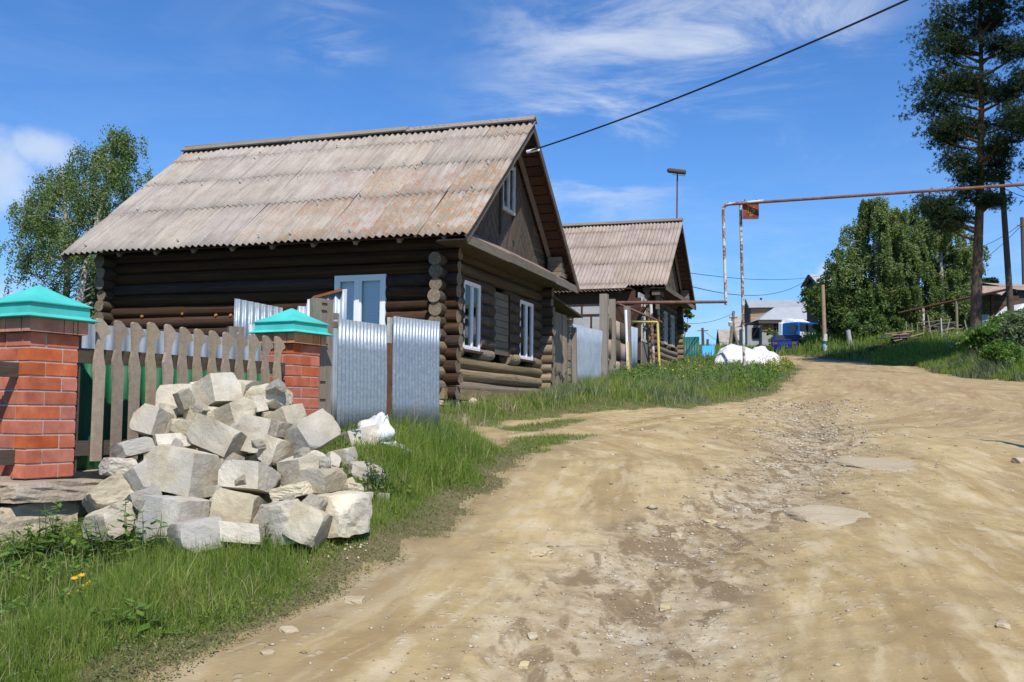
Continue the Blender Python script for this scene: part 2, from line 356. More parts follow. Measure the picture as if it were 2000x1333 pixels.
MT['tarp'] = pm('white_tarpaulin', [(.3, (.54, .54, .55)), (.7, (.68, .68, .68))], 3, rough=.6, bs=.5, bd=.06, bscale=5, vary=.04)
MT['greensheet'] = pm('green_painted_sheet', [(.3, (.012, .085, .035)), (.7, (.022, .13, .055))], 5, rough=.5, bs=.1, vary=.08, spec=.4)
MT['tealsheet'] = pm('dark_teal_sheet', [(.3, (.006, .07, .055)), (.7, (.01, .10, .075))], 5, rough=.5, bs=.1, vary=.05)
MT['bluesheet'] = pm('sky_blue_sheet', [(.3, (.06, .30, .58)), (.7, (.09, .38, .66))], 5, rough=.5, bs=.1, vary=.05)
MT['ltblue'] = pm('pale_blue_sheet', [(.3, (.30, .38, .46)), (.7, (.40, .49, .57))], 5, rough=.5, bs=.1, vary=.05)
MT['greymetal'] = pm('pale_metal_roof', [(.3, (.33, .35, .37)), (.7, (.43, .45, .47))], 1.2, (1, 1, .3), rough=.5, metal=.2, vary=.05)
MT['greywall'] = pm('grey_block_wall', [(.3, (.26, .26, .25)), (.7, (.38, .38, .36))], 1.5, vary=.05)
MT['oldgreywall'] = pm('old_grey_panel', [(.3, (.27, .265, .25)), (.55, (.38, .375, .36)), (.8, (.47, .46, .44))], 2.2, vary=.08)
MT['orange'] = pm('orange_brown_timber', [(.3, (.33, .13, .035)), (.7, (.50, .22, .06))], 3, vary=.12)
MT['tanwood'] = pm('tan_timber', [(.3, (.24, .16, .085)), (.7, (.38, .27, .16))], 2, (.8, 5, 5), vary=.15)
MT['dark'] = plain('dark_shade_paint', (.018, .017, .016), .8)
MT['black'] = plain('black_rubber', (.02, .02, .021), .6)
MT['cable'] = plain('black_cable', (.012, .013, .016), .5)
MT['bluepaint'] = pm('blue_truck_paint', [(.3, (.015, .10, .32)), (.7, (.02, .14, .42))], 2, rough=.35, bs=.02, vary=.02, spec=.5)
MT['darkblue'] = pm('dark_blue_car_paint', [(.3, (.012, .028, .12)), (.7, (.02, .045, .17))], 2, rough=.3, bs=.02, vary=.02, spec=.5)
MT['carwhite'] = pm('white_vehicle_paint', [(.3, (.72, .73, .74)), (.7, (.80, .80, .80))], 2, rough=.4, bs=.02, vary=.02, spec=.5)
MT['carglass'] = plain('vehicle_glass', (.03, .038, .045), .08, 0, .6)
MT['chrome'] = plain('bright_metal', (.55, .56, .57), .3, .8)
MT['lampglass'] = plain('clear_lamp', (.6, .6, .56), .2)
MT['orangelamp'] = plain('orange_lamp', (.7, .22, .03), .3)
def mk_glass():
    k = N('window_glass'); t = k.n('ShaderNodeBsdfTransparent'); t.inputs[0].default_value = (.97, .98, 1.0, 1); g = k.n('ShaderNodeBsdfGlossy'); g.inputs['Roughness'].default_value = .03
    f = k.n('ShaderNodeFresnel'); f.inputs['IOR'].default_value = 1.6
    nz = k.bump(k.noise(k.coord(), 1.2, 2), .08, .02); k.l(nz, g.inputs['Normal'])
    ms = k.n('ShaderNodeMixShader'); k.l(f.outputs[0], ms.inputs[0]); k.l(t.outputs[0], ms.inputs[1]); k.l(g.outputs[0], ms.inputs[2]); k.l(ms.outputs[0], k.out.inputs['Surface']); return k.m
MT['glass'] = mk_glass()
def mk_birch():
    k = N('birch_bark'); v = k.coord((1, 1, .35)); a = k.noise(k.coord((2, 2, 5)), 3, 5, .7); b = k.noise(v, 2, 4, .6)
    c = k.ramp(a, [(.40, (.05, .045, .04)), (.50, (.42, .40, .37)), (.7, (.62, .60, .56))]); c = k.mix(k.rng(b, .55, .7, 0, .5), c, (.16, .14, .12))
    return k.bsdf(c, .85)
MT['birch'] = mk_birch()
def mk_pinebark():
    k = N('pine_bark'); v = k.coord((5, 5, 1.2), rand=False); a = k.noise(v, 2, 6, .7)
    tc = k.n('ShaderNodeTexCoord'); sp = k.n('ShaderNodeSeparateXYZ'); k.l(tc.outputs['Object'], sp.inputs[0])
    lo = k.ramp(a, [(.35, (.045, .032, .024)), (.6, (.13, .098, .072)), (.8, (.21, .165, .125))])
    hi = k.ramp(a, [(.35, (.12, .06, .03)), (.6, (.27, .15, .075)), (.8, (.36, .22, .12))])
    c = k.mix(k.rng(sp.outputs['Z'], 3.5, 8.5), lo, hi); return k.bsdf(c, .9, 0, k.bump(a, .9, .05), .15)
MT['pinebark'] = mk_pinebark()
MT['bark'] = pm('grey_bark', [(.3, (.05, .04, .032)), (.7, (.14, .115, .09))], 4, (4, 4, 1), vary=.1)
MT['leaf_birch'] = leafmat('birch_leaf', [(.075, .115, .03), (.12, .175, .046), (.175, .23, .066), (.28, .315, .15)])
MT['leaf_dark'] = leafmat('dark_leaf', [(.038, .074, .02), (.070, .122, .03), (.112, .172, .045), (.175, .228, .08)])
MT['needle'] = leafmat('pine_needle', [(.009, .020, .009), (.016, .033, .012), (.028, .052, .016), (.050, .078, .024)], .2)
MT['grass'] = leafmat('grass_blade', [(.048, .098, .014), (.100, .178, .022), (.165, .245, .034), (.245, .29, .065), (.36, .31, .13)], .42)
MT['drygrass'] = leafmat('trampled_grass', [(.105, .14, .04), (.155, .19, .055), (.22, .22, .08), (.29, .25, .12)], .38)
MT['weed'] = leafmat('weed_leaf', [(.045, .10, .018), (.085, .17, .028), (.14, .24, .04), (.20, .28, .06)], .35)
MT['worm'] = leafmat('grey_green_weed', [(.07, .11, .045), (.12, .165, .07), (.18, .215, .105), (.25, .265, .155)], .3)
MT['straw'] = leafmat('pale_straw', [(.25, .21, .10), (.36, .31, .17), (.46, .40, .24)], .2)
MT['yellowbloom'] = leafmat('yellow_bloom', [(.45, .36, .02), (.60, .48, .03)], .3)
MT['orangebloom'] = leafmat('orange_bloom', [(.72, .36, .02), (.80, .50, .03)], .3)
MT['whitebloom'] = leafmat('white_bloom', [(.6, .6, .55), (.75, .75, .72)], .3)
# ------------------------------------------------------------------ the ground
_py = np.array([-30, -5, 0, 4, 8, 13, 18.5, 24, 30, 37, 45, 52, 60, 75, 100, 150, 250, 500, 3000], float)
_pz = np.array([-3.3, -1.68, -1.35, -1.09, -.835, -.50, -.165, .22, .72, 1.38, 2.12, 2.75, 3.55, 4.65, 6.0, 8.0, 10.5, 13, 15], float)
_ty = np.concatenate([np.arange(-30, 120, .25), np.arange(120, 3000, 20)])
_tz = np.interp(_ty, _py, _pz)
for _ in range(14):
    _q = _tz.copy(); _q[1:-1] = (_tz[:-2] + 2 * _tz[1:-1] + _tz[2:]) / 4; _tz = _q
ROAD = np.array([(-2.9, -6), (-2.2, 1.5), (-1.75, 3), (-1.38, 4.2), (-1.06, 5.1), (-.58, 7.3), (-.2, 9.5), (.12, 11.8), (.15, 12.8), (-.05, 13.5), (-.55, 13.9), (-1.25, 14.2), (-1.45, 15.0), (-1.0, 16.4), (-.3, 17.7), (.4, 19.2), (1.1, 20.6), (2.5, 22.2), (4.1, 23.2), (5.8, 25.5), (7.3, 28.5), (9.3, 34), (11.3, 40), (13, 45), (14.3, 50), (14.3, 55), (13.2, 60), (11, 66), (13.5, 69), (16.6, 62), (18.0, 56), (19.2, 51), (19.5, 48), (18.3, 43), (17.4, 39), (18.6, 36.7), (24, 34.6), (60, 33), (60, 27), (30, 16), (22, 5), (22, -6)], float)
PATCH = [(np.array([(.05, 16.3), (.7, 16.9), (1.35, 18.3), (1.25, 18.7), (.45, 17.7), (-.05, 16.8)]), 1.0), (np.array([(-.1, 13.2), (.35, 13.0), (.75, 14.2), (1.05, 15.6), (.7, 15.7), (.2, 14.7)]), 1.0)]
def poly_sd(x, y, P):
    "signed distance to polygon, positive inside"
    x = np.asarray(x, float); y = np.asarray(y, float)
    d = np.full(x.shape, 1e9); ins = np.zeros(x.shape, bool); n = len(P)
    for i in range(n):
        ax, ay = P[i]; bx, by = P[(i + 1) % n]; ex, ey = bx - ax, by - ay
        t = np.clip(((x - ax) * ex + (y - ay) * ey) / (ex * ex + ey * ey), 0, 1)
        d = np.minimum(d, np.hypot(x - ax - ex * t, y - ay - ey * t))
        c = ((ay > y) != (by > y))
        with np.errstate(divide='ignore', invalid='ignore'):
            c &= x < (bx - ax) * (y - ay) / np.where(by == ay, 1e-9, (by - ay)) + ax
        ins ^= c
    return np.where(ins, d, -d)
def road_sd(x, y):
    s = poly_sd(x, y, ROAD)
    for P, _ in PATCH: s = np.minimum(s, -poly_sd(x, y, P))
    k = np.clip(np.asarray(y, float) / 12, .3, 2.5)
    return s + (fbm(x * 2.2, y * 2.2, 3, 4) - .5) * .55 * k ** .5
GULLY = np.array([(.1, 3.0), (.42, 4.5), (1.19, 7.0), (1.9, 8.6), (2.73, 10.2), (3.5, 12), (4.25, 14), (5.3, 18), (6.8, 23), (8.8, 29)], float)
def line_d(x, y, P):
    d = np.full(np.shape(x), 1e9)
    for i in range(len(P) - 1):
        ax, ay = P[i]; bx, by = P[i + 1]; ex, ey = bx - ax, by - ay
        t = np.clip(((x - ax) * ex + (y - ay) * ey) / (ex * ex + ey * ey), 0, 1)
        d = np.minimum(d, np.hypot(x - ax - ex * t, y - ay - ey * t))
    return d
_by = np.array([-10, 5, 6.8, 9, 10, 11.3, 13, 18.5, 28, 41, 60, 100]); _bh = np.array([0, .02, .03, .40, .5, .50, .42, .31, .10, .16, .25, .2])
def gh(x, y, fine=True, sd=None):
    "terrain height (world z)"
    x = np.asarray(x, float); y = np.asarray(y, float)
    if sd is None: sd = poly_sd(x, y, ROAD)
    z = np.interp(y, _ty, _tz) + EYE
    left = x < np.interp(y, [0, 20, 30, 50, 60, 66, 80, 200], [3, 3, 11, 16.5, 15.5, 18.5, 30, 100])
    B = np.where(left, np.interp(y, _by, _bh) * sstep(-sd, 0.0, 1.5), 1.25 * sstep(-sd, .0, 6.5) * sstep(y, 30, 38) + .15 * sstep(-sd, 0, 1))
    z = z + B
    z = z + .05 * sstep(x, 6, 16) * sstep(y, 26, 12)
    z = z + .13 * np.exp(-(((x + 1.75) / .85) ** 2 + ((y - 6.75) / .7) ** 2))
    z = z + .10 * np.exp(-(((x + 1.15) / .5) ** 2 + ((y - 6.75) / .55) ** 2))
    gd = line_d(x, y, GULLY); wob = .35 + .5 * fbm(x * .8, y * .8, 9, 3)
    z = z - .085 * np.exp(-(gd / (wob * .9)) ** 2) * (sd > -.5) * sstep(y, 30, 20)
    # low rise in the middle of the lane, shallow wheel ruts
    z = z + .05 * np.exp(-((gd - 1.5) / .7) ** 2) * (x > np.interp(y, GULLY[:, 1], GULLY[:, 0])) * sstep(y, 24, 12)
    z = z + (fbm(x * .45, y * .45, 21, 3) - .5) * .16 * sstep(np.abs(y), 3, 8)
    if fine:
        z = z + (fbm(x * 3.2, y * 3.2, 5, 4) - .5) * .05 + (fbm(x * 16, y * 16, 8, 3) - .5) * .012 * (1 + 1.5 * np.exp(-(gd / .45) ** 2))
    return z
def gz(x, y): return float(gh(np.array([x]), np.array([y]))[0])
def G(px, py, near=2.5, far=300):
    "point of the ground seen at a pixel"
    d = ray(px, py); ys = np.concatenate([np.arange(near, 60, .04), np.arange(60, far, .5)]); t = ys / d.y
    g = gh(d.x * t, ys, False) - (CAM.z + d.z * t)
    k = np.argmax(g > 0)
    if g[k] <= 0: k = len(ys) - 1
    return Vector((d.x * t[k], ys[k], gz(d.x * t[k], ys[k])))

def make_ground():
    tt = np.concatenate([np.linspace(-1.9, -.62, 50)[:-1], np.linspace(-.62, .62, 470), np.linspace(.62, 1.9, 50)[1:]])
    ys = [1.6]
    while ys[-1] < 2600: ys.append(ys[-1] * (1.0098 if ys[-1] < 70 else 1.05))
    ys = np.array(ys); Y, T = np.meshgrid(ys, tt, indexing='ij'); X = T * (Y + 2.0)
    sd = road_sd(X, Y); sd0 = poly_sd(X, Y, ROAD); Z = gh(X, Y, True, sd0)
    nr, nc = Y.shape; V = np.stack([X, Y, Z], -1).reshape(-1, 3)
    i = (np.arange(nr - 1)[:, None] * nc + np.arange(nc - 1)[None]).ravel()
    Q = np.stack([i, i + 1, i + nc + 1, i + nc], 1)
    inside = (sd.ravel()[Q].mean(1) > 0)
    gd = line_d(X, Y, GULLY); gul = (np.exp(-(gd / (.34 + .5 * fbm(X * .9, Y * .9, 9, 3))) ** 2) * sstep(Y, 26, 15)).ravel()
    def sub(name, mask, mat):
        q = Q[mask]; u, inv = np.unique(q, return_inverse=True)
        me = np_mesh(name, V[u], inv.reshape(q.shape), mat, gul[u], True)
        a = me.attributes.new('edge', 'FLOAT', 'POINT'); a.data.foreach_set('value', np.abs(sd.ravel()[u]).astype(np.float32))
        a = me.attributes.new('lane', 'FLOAT', 'POINT'); a.data.foreach_set('value', sd0.ravel()[u].astype(np.float32))
        o = link(name, me); tag(o, kind='structure'); return o
    sub('dirt_road', inside, mk_dirt()); sub('ground', ~inside, mk_soil())
def mk_dirt():
    k = N('dry_dirt_road'); tc = k.n('ShaderNodeTexCoord'); P = tc.outputs['Object']
    mp = k.n('ShaderNodeMapping'); mp.inputs['Rotation'].default_value = (0, 0, -.33); mp.inputs['Scale'].default_value = (1, .38, 1); k.l(P, mp.inputs['Vector'])
    a = k.noise(mp.outputs[0], 1.1, 6, .62, .3); b = k.noise(P, 5.5, 6, .68); c_ = k.noise(P, 38, 5, .7); st = k.noise(mp.outputs[0], 3.2, 5, .6)
    gl = k.n('ShaderNodeAttribute', attribute_name='tint').outputs['Fac']; ed = k.n('ShaderNodeAttribute', attribute_name='edge').outputs['Fac']
    c = k.ramp(k.math('ADD', k.math('MULTIPLY', a, .6), k.math('MULTIPLY', b, .4)), [(.33, (.28, .20, .092)), (.47, (.385, .288, .140)), (.60, (.455, .352, .183)), (.74, (.505, .405, .232))])
    c = k.mix(k.math('MULTIPLY', k.rng(st, .53, .66), .45), c, (.27, .205, .115))
    c = k.mix(k.math('MULTIPLY', k.rng(st, .47, .38), .45), c, (.54, .455, .31))
    ln = k.n('ShaderNodeAttribute', attribute_name='lane').outputs['Fac']; sp0 = k.n('ShaderNodeSeparateXYZ'); k.l(P, sp0.inputs[0])
    cv = k.n('ShaderNodeCombineXYZ'); k.l(k.math('ADD', ln, k.math('MULTIPLY', b, .12)), cv.inputs[0]); k.l(k.math('MULTIPLY', sp0.outputs['Y'], .10), cv.inputs[1])
    tr = k.noise(cv.outputs[0], 1.7, 4, .6, .25); tr2 = k.noise(cv.outputs[0], 6.5, 4, .6, .2)
    c = k.mix(k.math('MULTIPLY', k.rng(tr, .49, .60), .72), c, (.262, .182, .084))
    c = k.mix(k.math('MULTIPLY', k.rng(tr2, .54, .66), .38), c, (.30, .215, .11))
    c = k.mix(k.math('MULTIPLY', k.rng(tr2, .45, .36), .35), c, (.55, .46, .30))
    gr = k.ramp(b, [(.38, (.20, .148, .092)), (.5, (.36, .29, .205)), (.62, (.47, .41, .31))])
    c = k.mix(k.math('MULTIPLY', gl, k.rng(a, .36, .56, .25, .9)), c, gr)
    dp = k.noise(mp.outputs[0], 4.2, 5, .62, .9)
    c = k.mix(k.math('MULTIPLY', k.rng(dp, .50, .58), k.math('MULTIPLY', k.rng(gl, .10, .5), .88)), c, (.195, .138, .075))
    vo = k.n('ShaderNodeTexVoronoi'); vo.inputs['Scale'].default_value = 13; k.l(P, vo.inputs['Vector'])
    peb = k.math('MULTIPLY', k.rng(vo.outputs['Distance'], .30, .20), k.rng(k.noise(P, 4, 3), .5, .62))
    c = k.mix(k.math('MULTIPLY', peb, k.math('ADD', k.math('MULTIPLY', gl, .5), .28)), c, (.52, .47, .39))
    sp = k.n('ShaderNodeSeparateXYZ'); k.l(P, sp.inputs[0])
    rr = k.math('MULTIPLY', k.rng(sp.outputs['X'], 5, 11), k.rng(a, .38, .6))
    c = k.mix(k.math('MULTIPLY', rr, .6), c, (.27, .185, .115))
    c = k.mix(k.math('MULTIPLY', k.rng(ed, .55, .0), k.rng(b, .35, .6, .2, .8)), c, (.22, .165, .10))
    h = k.math('ADD', k.math('MULTIPLY', b, .35), k.math('ADD', k.math('MULTIPLY', c_, .3), k.math('MULTIPLY', peb, .35)))
    return k.bsdf(c, .95, 0, k.bump(h, .65, .03), .12)
def mk_soil():
    k = N('grassy_soil'); P = k.n('ShaderNodeTexCoord').outputs['Object']
    a = k.noise(P, 1.4, 5, .6); b = k.noise(P, 14, 5, .65)
    c = k.ramp(a, [(.35, (.045, .060, .020)), (.55, (.075, .085, .030)), (.7, (.12, .105, .05))]); c = k.mix(k.rng(b, .5, .7, 0, .5), c, (.16, .12, .07))
    ed = k.n('ShaderNodeAttribute', attribute_name='edge').outputs['Fac']
    c = k.mix(k.math('MULTIPLY', k.rng(ed, .9, .0), k.rng(b, .3, .6, .55, 1.0)), c, (.185, .145, .080))
    return k.bsdf(c, 1, 0, k.bump(b, .8, .04), .1)
make_ground()

# irregular stone: a cube grid, rounded, cut by random planes and roughened
def stone_mesh(name, mat, n=5, seed=0, cuts=7, rnd=.22, rough=.035, keep=.78, dims=None):
    r = random.Random(seed); vs = {}; V = []; Fc = []
    def vid(p):
        if p not in vs: vs[p] = len(V); V.append(Vector([q / n * 2 - 1 for q in p]))
        return vs[p]
    for ax in range(3):
        for s in (0, n):
            for i in range(n):
                for j in range(n):
                    q = []
                    for a, b in ((i, j), (i + 1, j), (i + 1, j + 1), (i, j + 1)):
                        p = [0, 0, 0]; p[ax] = s; p[(ax + 1) % 3] = a; p[(ax + 2) % 3] = b; q.append(vid(tuple(p)))
                    Fc.append(q if s else q[::-1])
    planes = []
    for _ in range(cuts):
        d = Vector((r.choice((-1, 1)) * r.uniform(.25, 1), r.choice((-1, 1)) * r.uniform(.25, 1), r.choice((-1, 1)) * r.uniform(.25, 1))).normalized()
        planes.append((d, sum(abs(c) for c in d) * r.uniform(keep, 1.0)))
    sh = [r.uniform(-.12, .12) for _ in range(6)]
    out = []
    for v in V:
        p = v.copy(); m_ = max(abs(c) for c in p); s = p.normalized() * 1.15
        p = p.lerp(s, rnd * (p.length - 1) / .73)
        p.x += sh[0] * p.z + sh[1] * p.y; p.y += sh[2] * p.z; p.z += sh[3] * p.x
        for d, k in planes:
            e = p.dot(d) - k
            if e > 0: p -= d * e * .97
        h = math.sin(p.x * 5.1 + seed) * math.sin(p.y * 4.3 + seed * 2) + math.sin(p.z * 6.7 + p.x * 3 + seed)
        out.append(p * (1 + h * rough * .5) + Vector([r.uniform(-rough, rough) for _ in range(3)]))
    if dims: out = [Vector((q.x * dims[0], q.y * dims[1], q.z * dims[2])) for q in out]
    mb = MB(); mb.add(out, Fc, 0, False); return mb.mesh(name, mat)
# ------------------------------------------------------------------ log houses
YAW = .326
HU = Vector((math.sin(YAW), math.cos(YAW), 0)); HV = Vector((-math.cos(YAW), math.sin(YAW), 0))
def hmat(o): 
    m = Matrix((HU, HV, Vector((0, 0, 1)))).transposed().to_4x4(); m.translation = o; return m
def log_mesh(seed, mat):
    r = random.Random(seed); n = 14; k = 9; mb = MB(); R0 = .124; V = []; F_ = []
    ph = [r.uniform(0, 6) for _ in range(4)]
    for i in range(k):
        t = i / (k - 1); rr = R0 * (1 + .05 * math.sin(t * 9 + ph[0]) + .03 * math.sin(t * 23 + ph[1])); cy = .008 * math.sin(t * 7 + ph[2]); cz = .009 * math.sin(t * 5 + ph[3])
        for j in range(n):
            a = 2 * math.pi * j / n; q = rr * (1 + r.uniform(-.028, .028)); V.append((t, cy + q * math.cos(a), cz + q * math.sin(a)))
    for i in range(k - 1):
        for j in range(n): F_.append((i * n + j, (i + 1) * n + j, (i + 1) * n + (j + 1) % n, i * n + (j + 1) % n))
    mb.add(V, F_, 0, True)
    for i, rev in ((0, False), (k - 1, True)):
        ring = [Vector(V[i * n + j]) for j in range(n)]; c = sum(ring, Vector()) / n; dx = -.0 if i == 0 else .0
        inner = [c + (p - c) * .86 for p in ring]
        for p in ring: p.x += r.uniform(-.002, .002)
        mb.add(ring + inner, [(j, (j + 1) % n, n + (j + 1) % n, n + j) if not rev else (j, n + j, n + (j + 1) % n, (j + 1) % n) for j in range(n)] + [tuple(range(n, 2 * n)) if not rev else tuple(range(n, 2 * n))[::-1]], 1)
    return mb.mesh('log', [mat, MT['log_end']])
LOGS = {}
for key in ('log_long', 'log_gable', 'log_grey'): LOGS[key] = [log_mesh(s, MT[key]) for s in range(4)]
def put_log(root, a, b, key, rs=1.0):
    a = Vector(a); b = Vector(b); d = b - a; L = d.length; x = d / L
    z = Vector((0, 0, 1)); y = z.cross(x)
    flip = RND.random() < .5
    if flip: a, x, y = b, -x, -y
    m = Matrix((x, y, z)).transposed().to_4x4() @ Matrix.Diagonal((L, rs, rs, 1))
    m = Matrix.Translation(a) @ m @ Matrix.Rotation(RND.uniform(0, 6.28), 4, 'X')
    return link('log', RND.choice(LOGS[key]), root, m)

def corr_mesh(name, mat, w, h, pitch=.15, amp=.024, th=.006, top=None, seg=8, rows=1, wob=0.0, seed=0):
    "corrugated sheet: x across the waves 0..w, z along 0..h, y the wave; top(x) gives the height of the upper edge"
    n = max(4, int(round(w / pitch * seg))); V = []; Fq = []; r = random.Random(seed)
    ph = [r.uniform(0, 6) for _ in range(3)]
    for side in (0, 1):
        for j in range(rows + 1):
            for i in range(n + 1):
                x = w * i / n; H = top(x) if top else h; z = H * j / rows
                y = amp * math.sin(2 * math.pi * x / pitch) + side * th + wob * math.sin(z * 3 + ph[0]) * math.sin(x * 2 + ph[1])
                V.append((x, y, z))
    c = n + 1; S = (rows + 1) * c
    for j in range(rows):
        for i in range(n):
            a = j * c + i; Fq.append((a, a + 1, a + c + 1, a + c)); Fq.append((S + a, S + a + c, S + a + c + 1, S + a + 1))
    for i in range(n): Fq.append((i, S + i, S + i + 1, i + 1)); t = rows * c + i; Fq.append((t, t + 1, S + t + 1, S + t))
    for j in range(rows):
        a = j * c; Fq.append((a, a + c, S + a + c, S + a)); b = a + n; Fq.append((b, S + b, S + b + c, b + c))
    mb = MB(); mb.add(V, Fq, 0, True); return mb.mesh(name, mat)

def clip_poly(poly, n, k):
    "keep the part of a 2D polygon with p.n <= k"
    o = []
    for i in range(len(poly)):
        a = poly[i]; b = poly[(i + 1) % len(poly)]; da = a[0] * n[0] + a[1] * n[1] - k; db = b[0] * n[0] + b[1] * n[1] - k
        if da <= 0: o.append(a)
        if (da < 0) != (db < 0) and da != db:
            t = da / (da - db); o.append((a[0] + (b[0] - a[0]) * t, a[1] + (b[1] - a[1]) * t))
    return o

def window(root, name, M, w, h, mull=(.5,), fr=.07, frame='white', glass=True, blind=False, bars=(), depth=.07, sash=True):
    "M: x to the right, z up, y into the wall; part window > frame, pane, mullion, blind"
    wp = MB(); d = depth
    wp.box((w / 2, d / 2, fr / 2), (w, d, fr)); wp.box((w / 2, d / 2, h - fr / 2), (w, d, fr))
    wp.box((fr / 2, d / 2, h / 2), (fr, d, h - 2 * fr)); wp.box((w - fr / 2, d / 2, h / 2), (fr, d, h - 2 * fr))
    o = wp.build(name, MT[frame], root, M)
    xs = [0] + [w * q for q in mull] + [w]
    for q in mull:
        b = MB(); b.box((w * q, d / 2 - .004, h / 2), (fr * 1.0, d, h - 2 * fr)); b.build('mullion', MT[frame], o)
    for z0 in bars:
        b = MB(); b.box((w / 2, d / 2 - .002, h * z0), (w - 2 * fr, d * .8, fr * .5)); b.build('muntin', MT[frame], o)
    for i in range(len(xs) - 1):
        a = xs[i] + fr / 2 + (fr / 2 if i == 0 else 0); b_ = xs[i + 1] - fr / 2 - (fr / 2 if i == len(xs) - 2 else 0)
        if sash:
            b = MB(); s = fr * .55; y = d * .45
            for c, dd in (((a + s / 2, y, h / 2), (s, d * .7, h - 2 * fr)), ((b_ - s / 2, y, h / 2), (s, d * .7, h - 2 * fr)), (((a + b_) / 2, y, fr + s / 2), (b_ - a - 2 * s, d * .7, s)), (((a + b_) / 2, y, h - fr - s / 2), (b_ - a - 2 * s, d * .7, s))): b.box(c, dd)
            b.build('sash', MT[frame], o)
        if glass:
            b = MB(); b.box(((a + b_) / 2, d * .62, h / 2), (b_ - a, .008, h - 2 * fr)); b.build('pane', MT['glass'], o)
    if blind:
        b = MB(); nb = 26
        for i in range(nb):
            z0 = fr + (h - 2 * fr) * (i + .5) / nb; b.box((w / 2, d + .05, z0), (w - fr, .004, (h - 2 * fr) / nb * .97), 0, None)
        b.build('blind', MT['blind'], o)
    return o

def frame_mtx(o, x, y, z):
    m = Matrix((Vector(x), Vector(y), Vector(z))).transposed().to_4x4(); m.translation = Vector(o); return m

SHEETS = {}
def roof_sheets(root, Wd, L, He, Hr, oE, oG, oL, mat, rows, ncol, side, lich, seed):
    "side -1: slope towards -x, +1: towards +x"
    r = random.Random(seed); run = Wd / 2 + oE; rise = Hr - He; SL = math.hypot(run, rise)
    yl = L + oL + oG; cw = yl / ncol
    x0 = -oE if side < 0 else Wd + oE; dx = 1 if side < 0 else -1
    sdv = Vector((dx * run / SL, 0, rise / SL))                  # up the slope
    ax = Vector((0, 1 if side > 0 else -1, 0)) if False else Vector((0, -1, 0)) * (1 if side < 0 else -1)   # across
    nrm = ax.cross(sdv) * -1
    if nrm.z < 0: nrm = -nrm
    # local: X=ax, Z=sdv, Y = Z x X
    Yv = sdv.cross(ax)
    for ri in range(len(rows) - 1):
        a, b = rows[ri] * SL, rows[ri + 1] * SL; ln = b - a + .13
        key = (mat, round(ln, 2), round(cw, 3))
        if key not in SHEETS: SHEETS[key] = [corr_mesh('roof_sheet', MT[mat], cw + .075, ln, cw / 7, .026, .007, None, 8, 3, .010, s) for s in range(3)]
        for c in range(ncol):
            yb = (L + oL - c * cw) if side < 0 else (-oG + c * cw)
            o = Vector((x0, yb, He)) + sdv * (a - (.05 if ri == 0 else 0) + r.uniform(-.015, .015)) + Vector((0, 0, 1)) * 0 + (Yv if Yv.z > 0 else -Yv) * (.060 + .016 * (c % 2))
            m = frame_mtx(o, ax, Yv, sdv) @ Matrix.Rotation(r.uniform(-.004, .004), 4, 'Y') @ Matrix.Rotation((.0065 if Yv.z > 0 else -.0065) , 4, 'X')
            s = link('roof_sheet', r.choice(SHEETS[key]), root, m)
            s.color = (lich(ri, c) if lich else 0, 0, 0, 1)
    return sdv

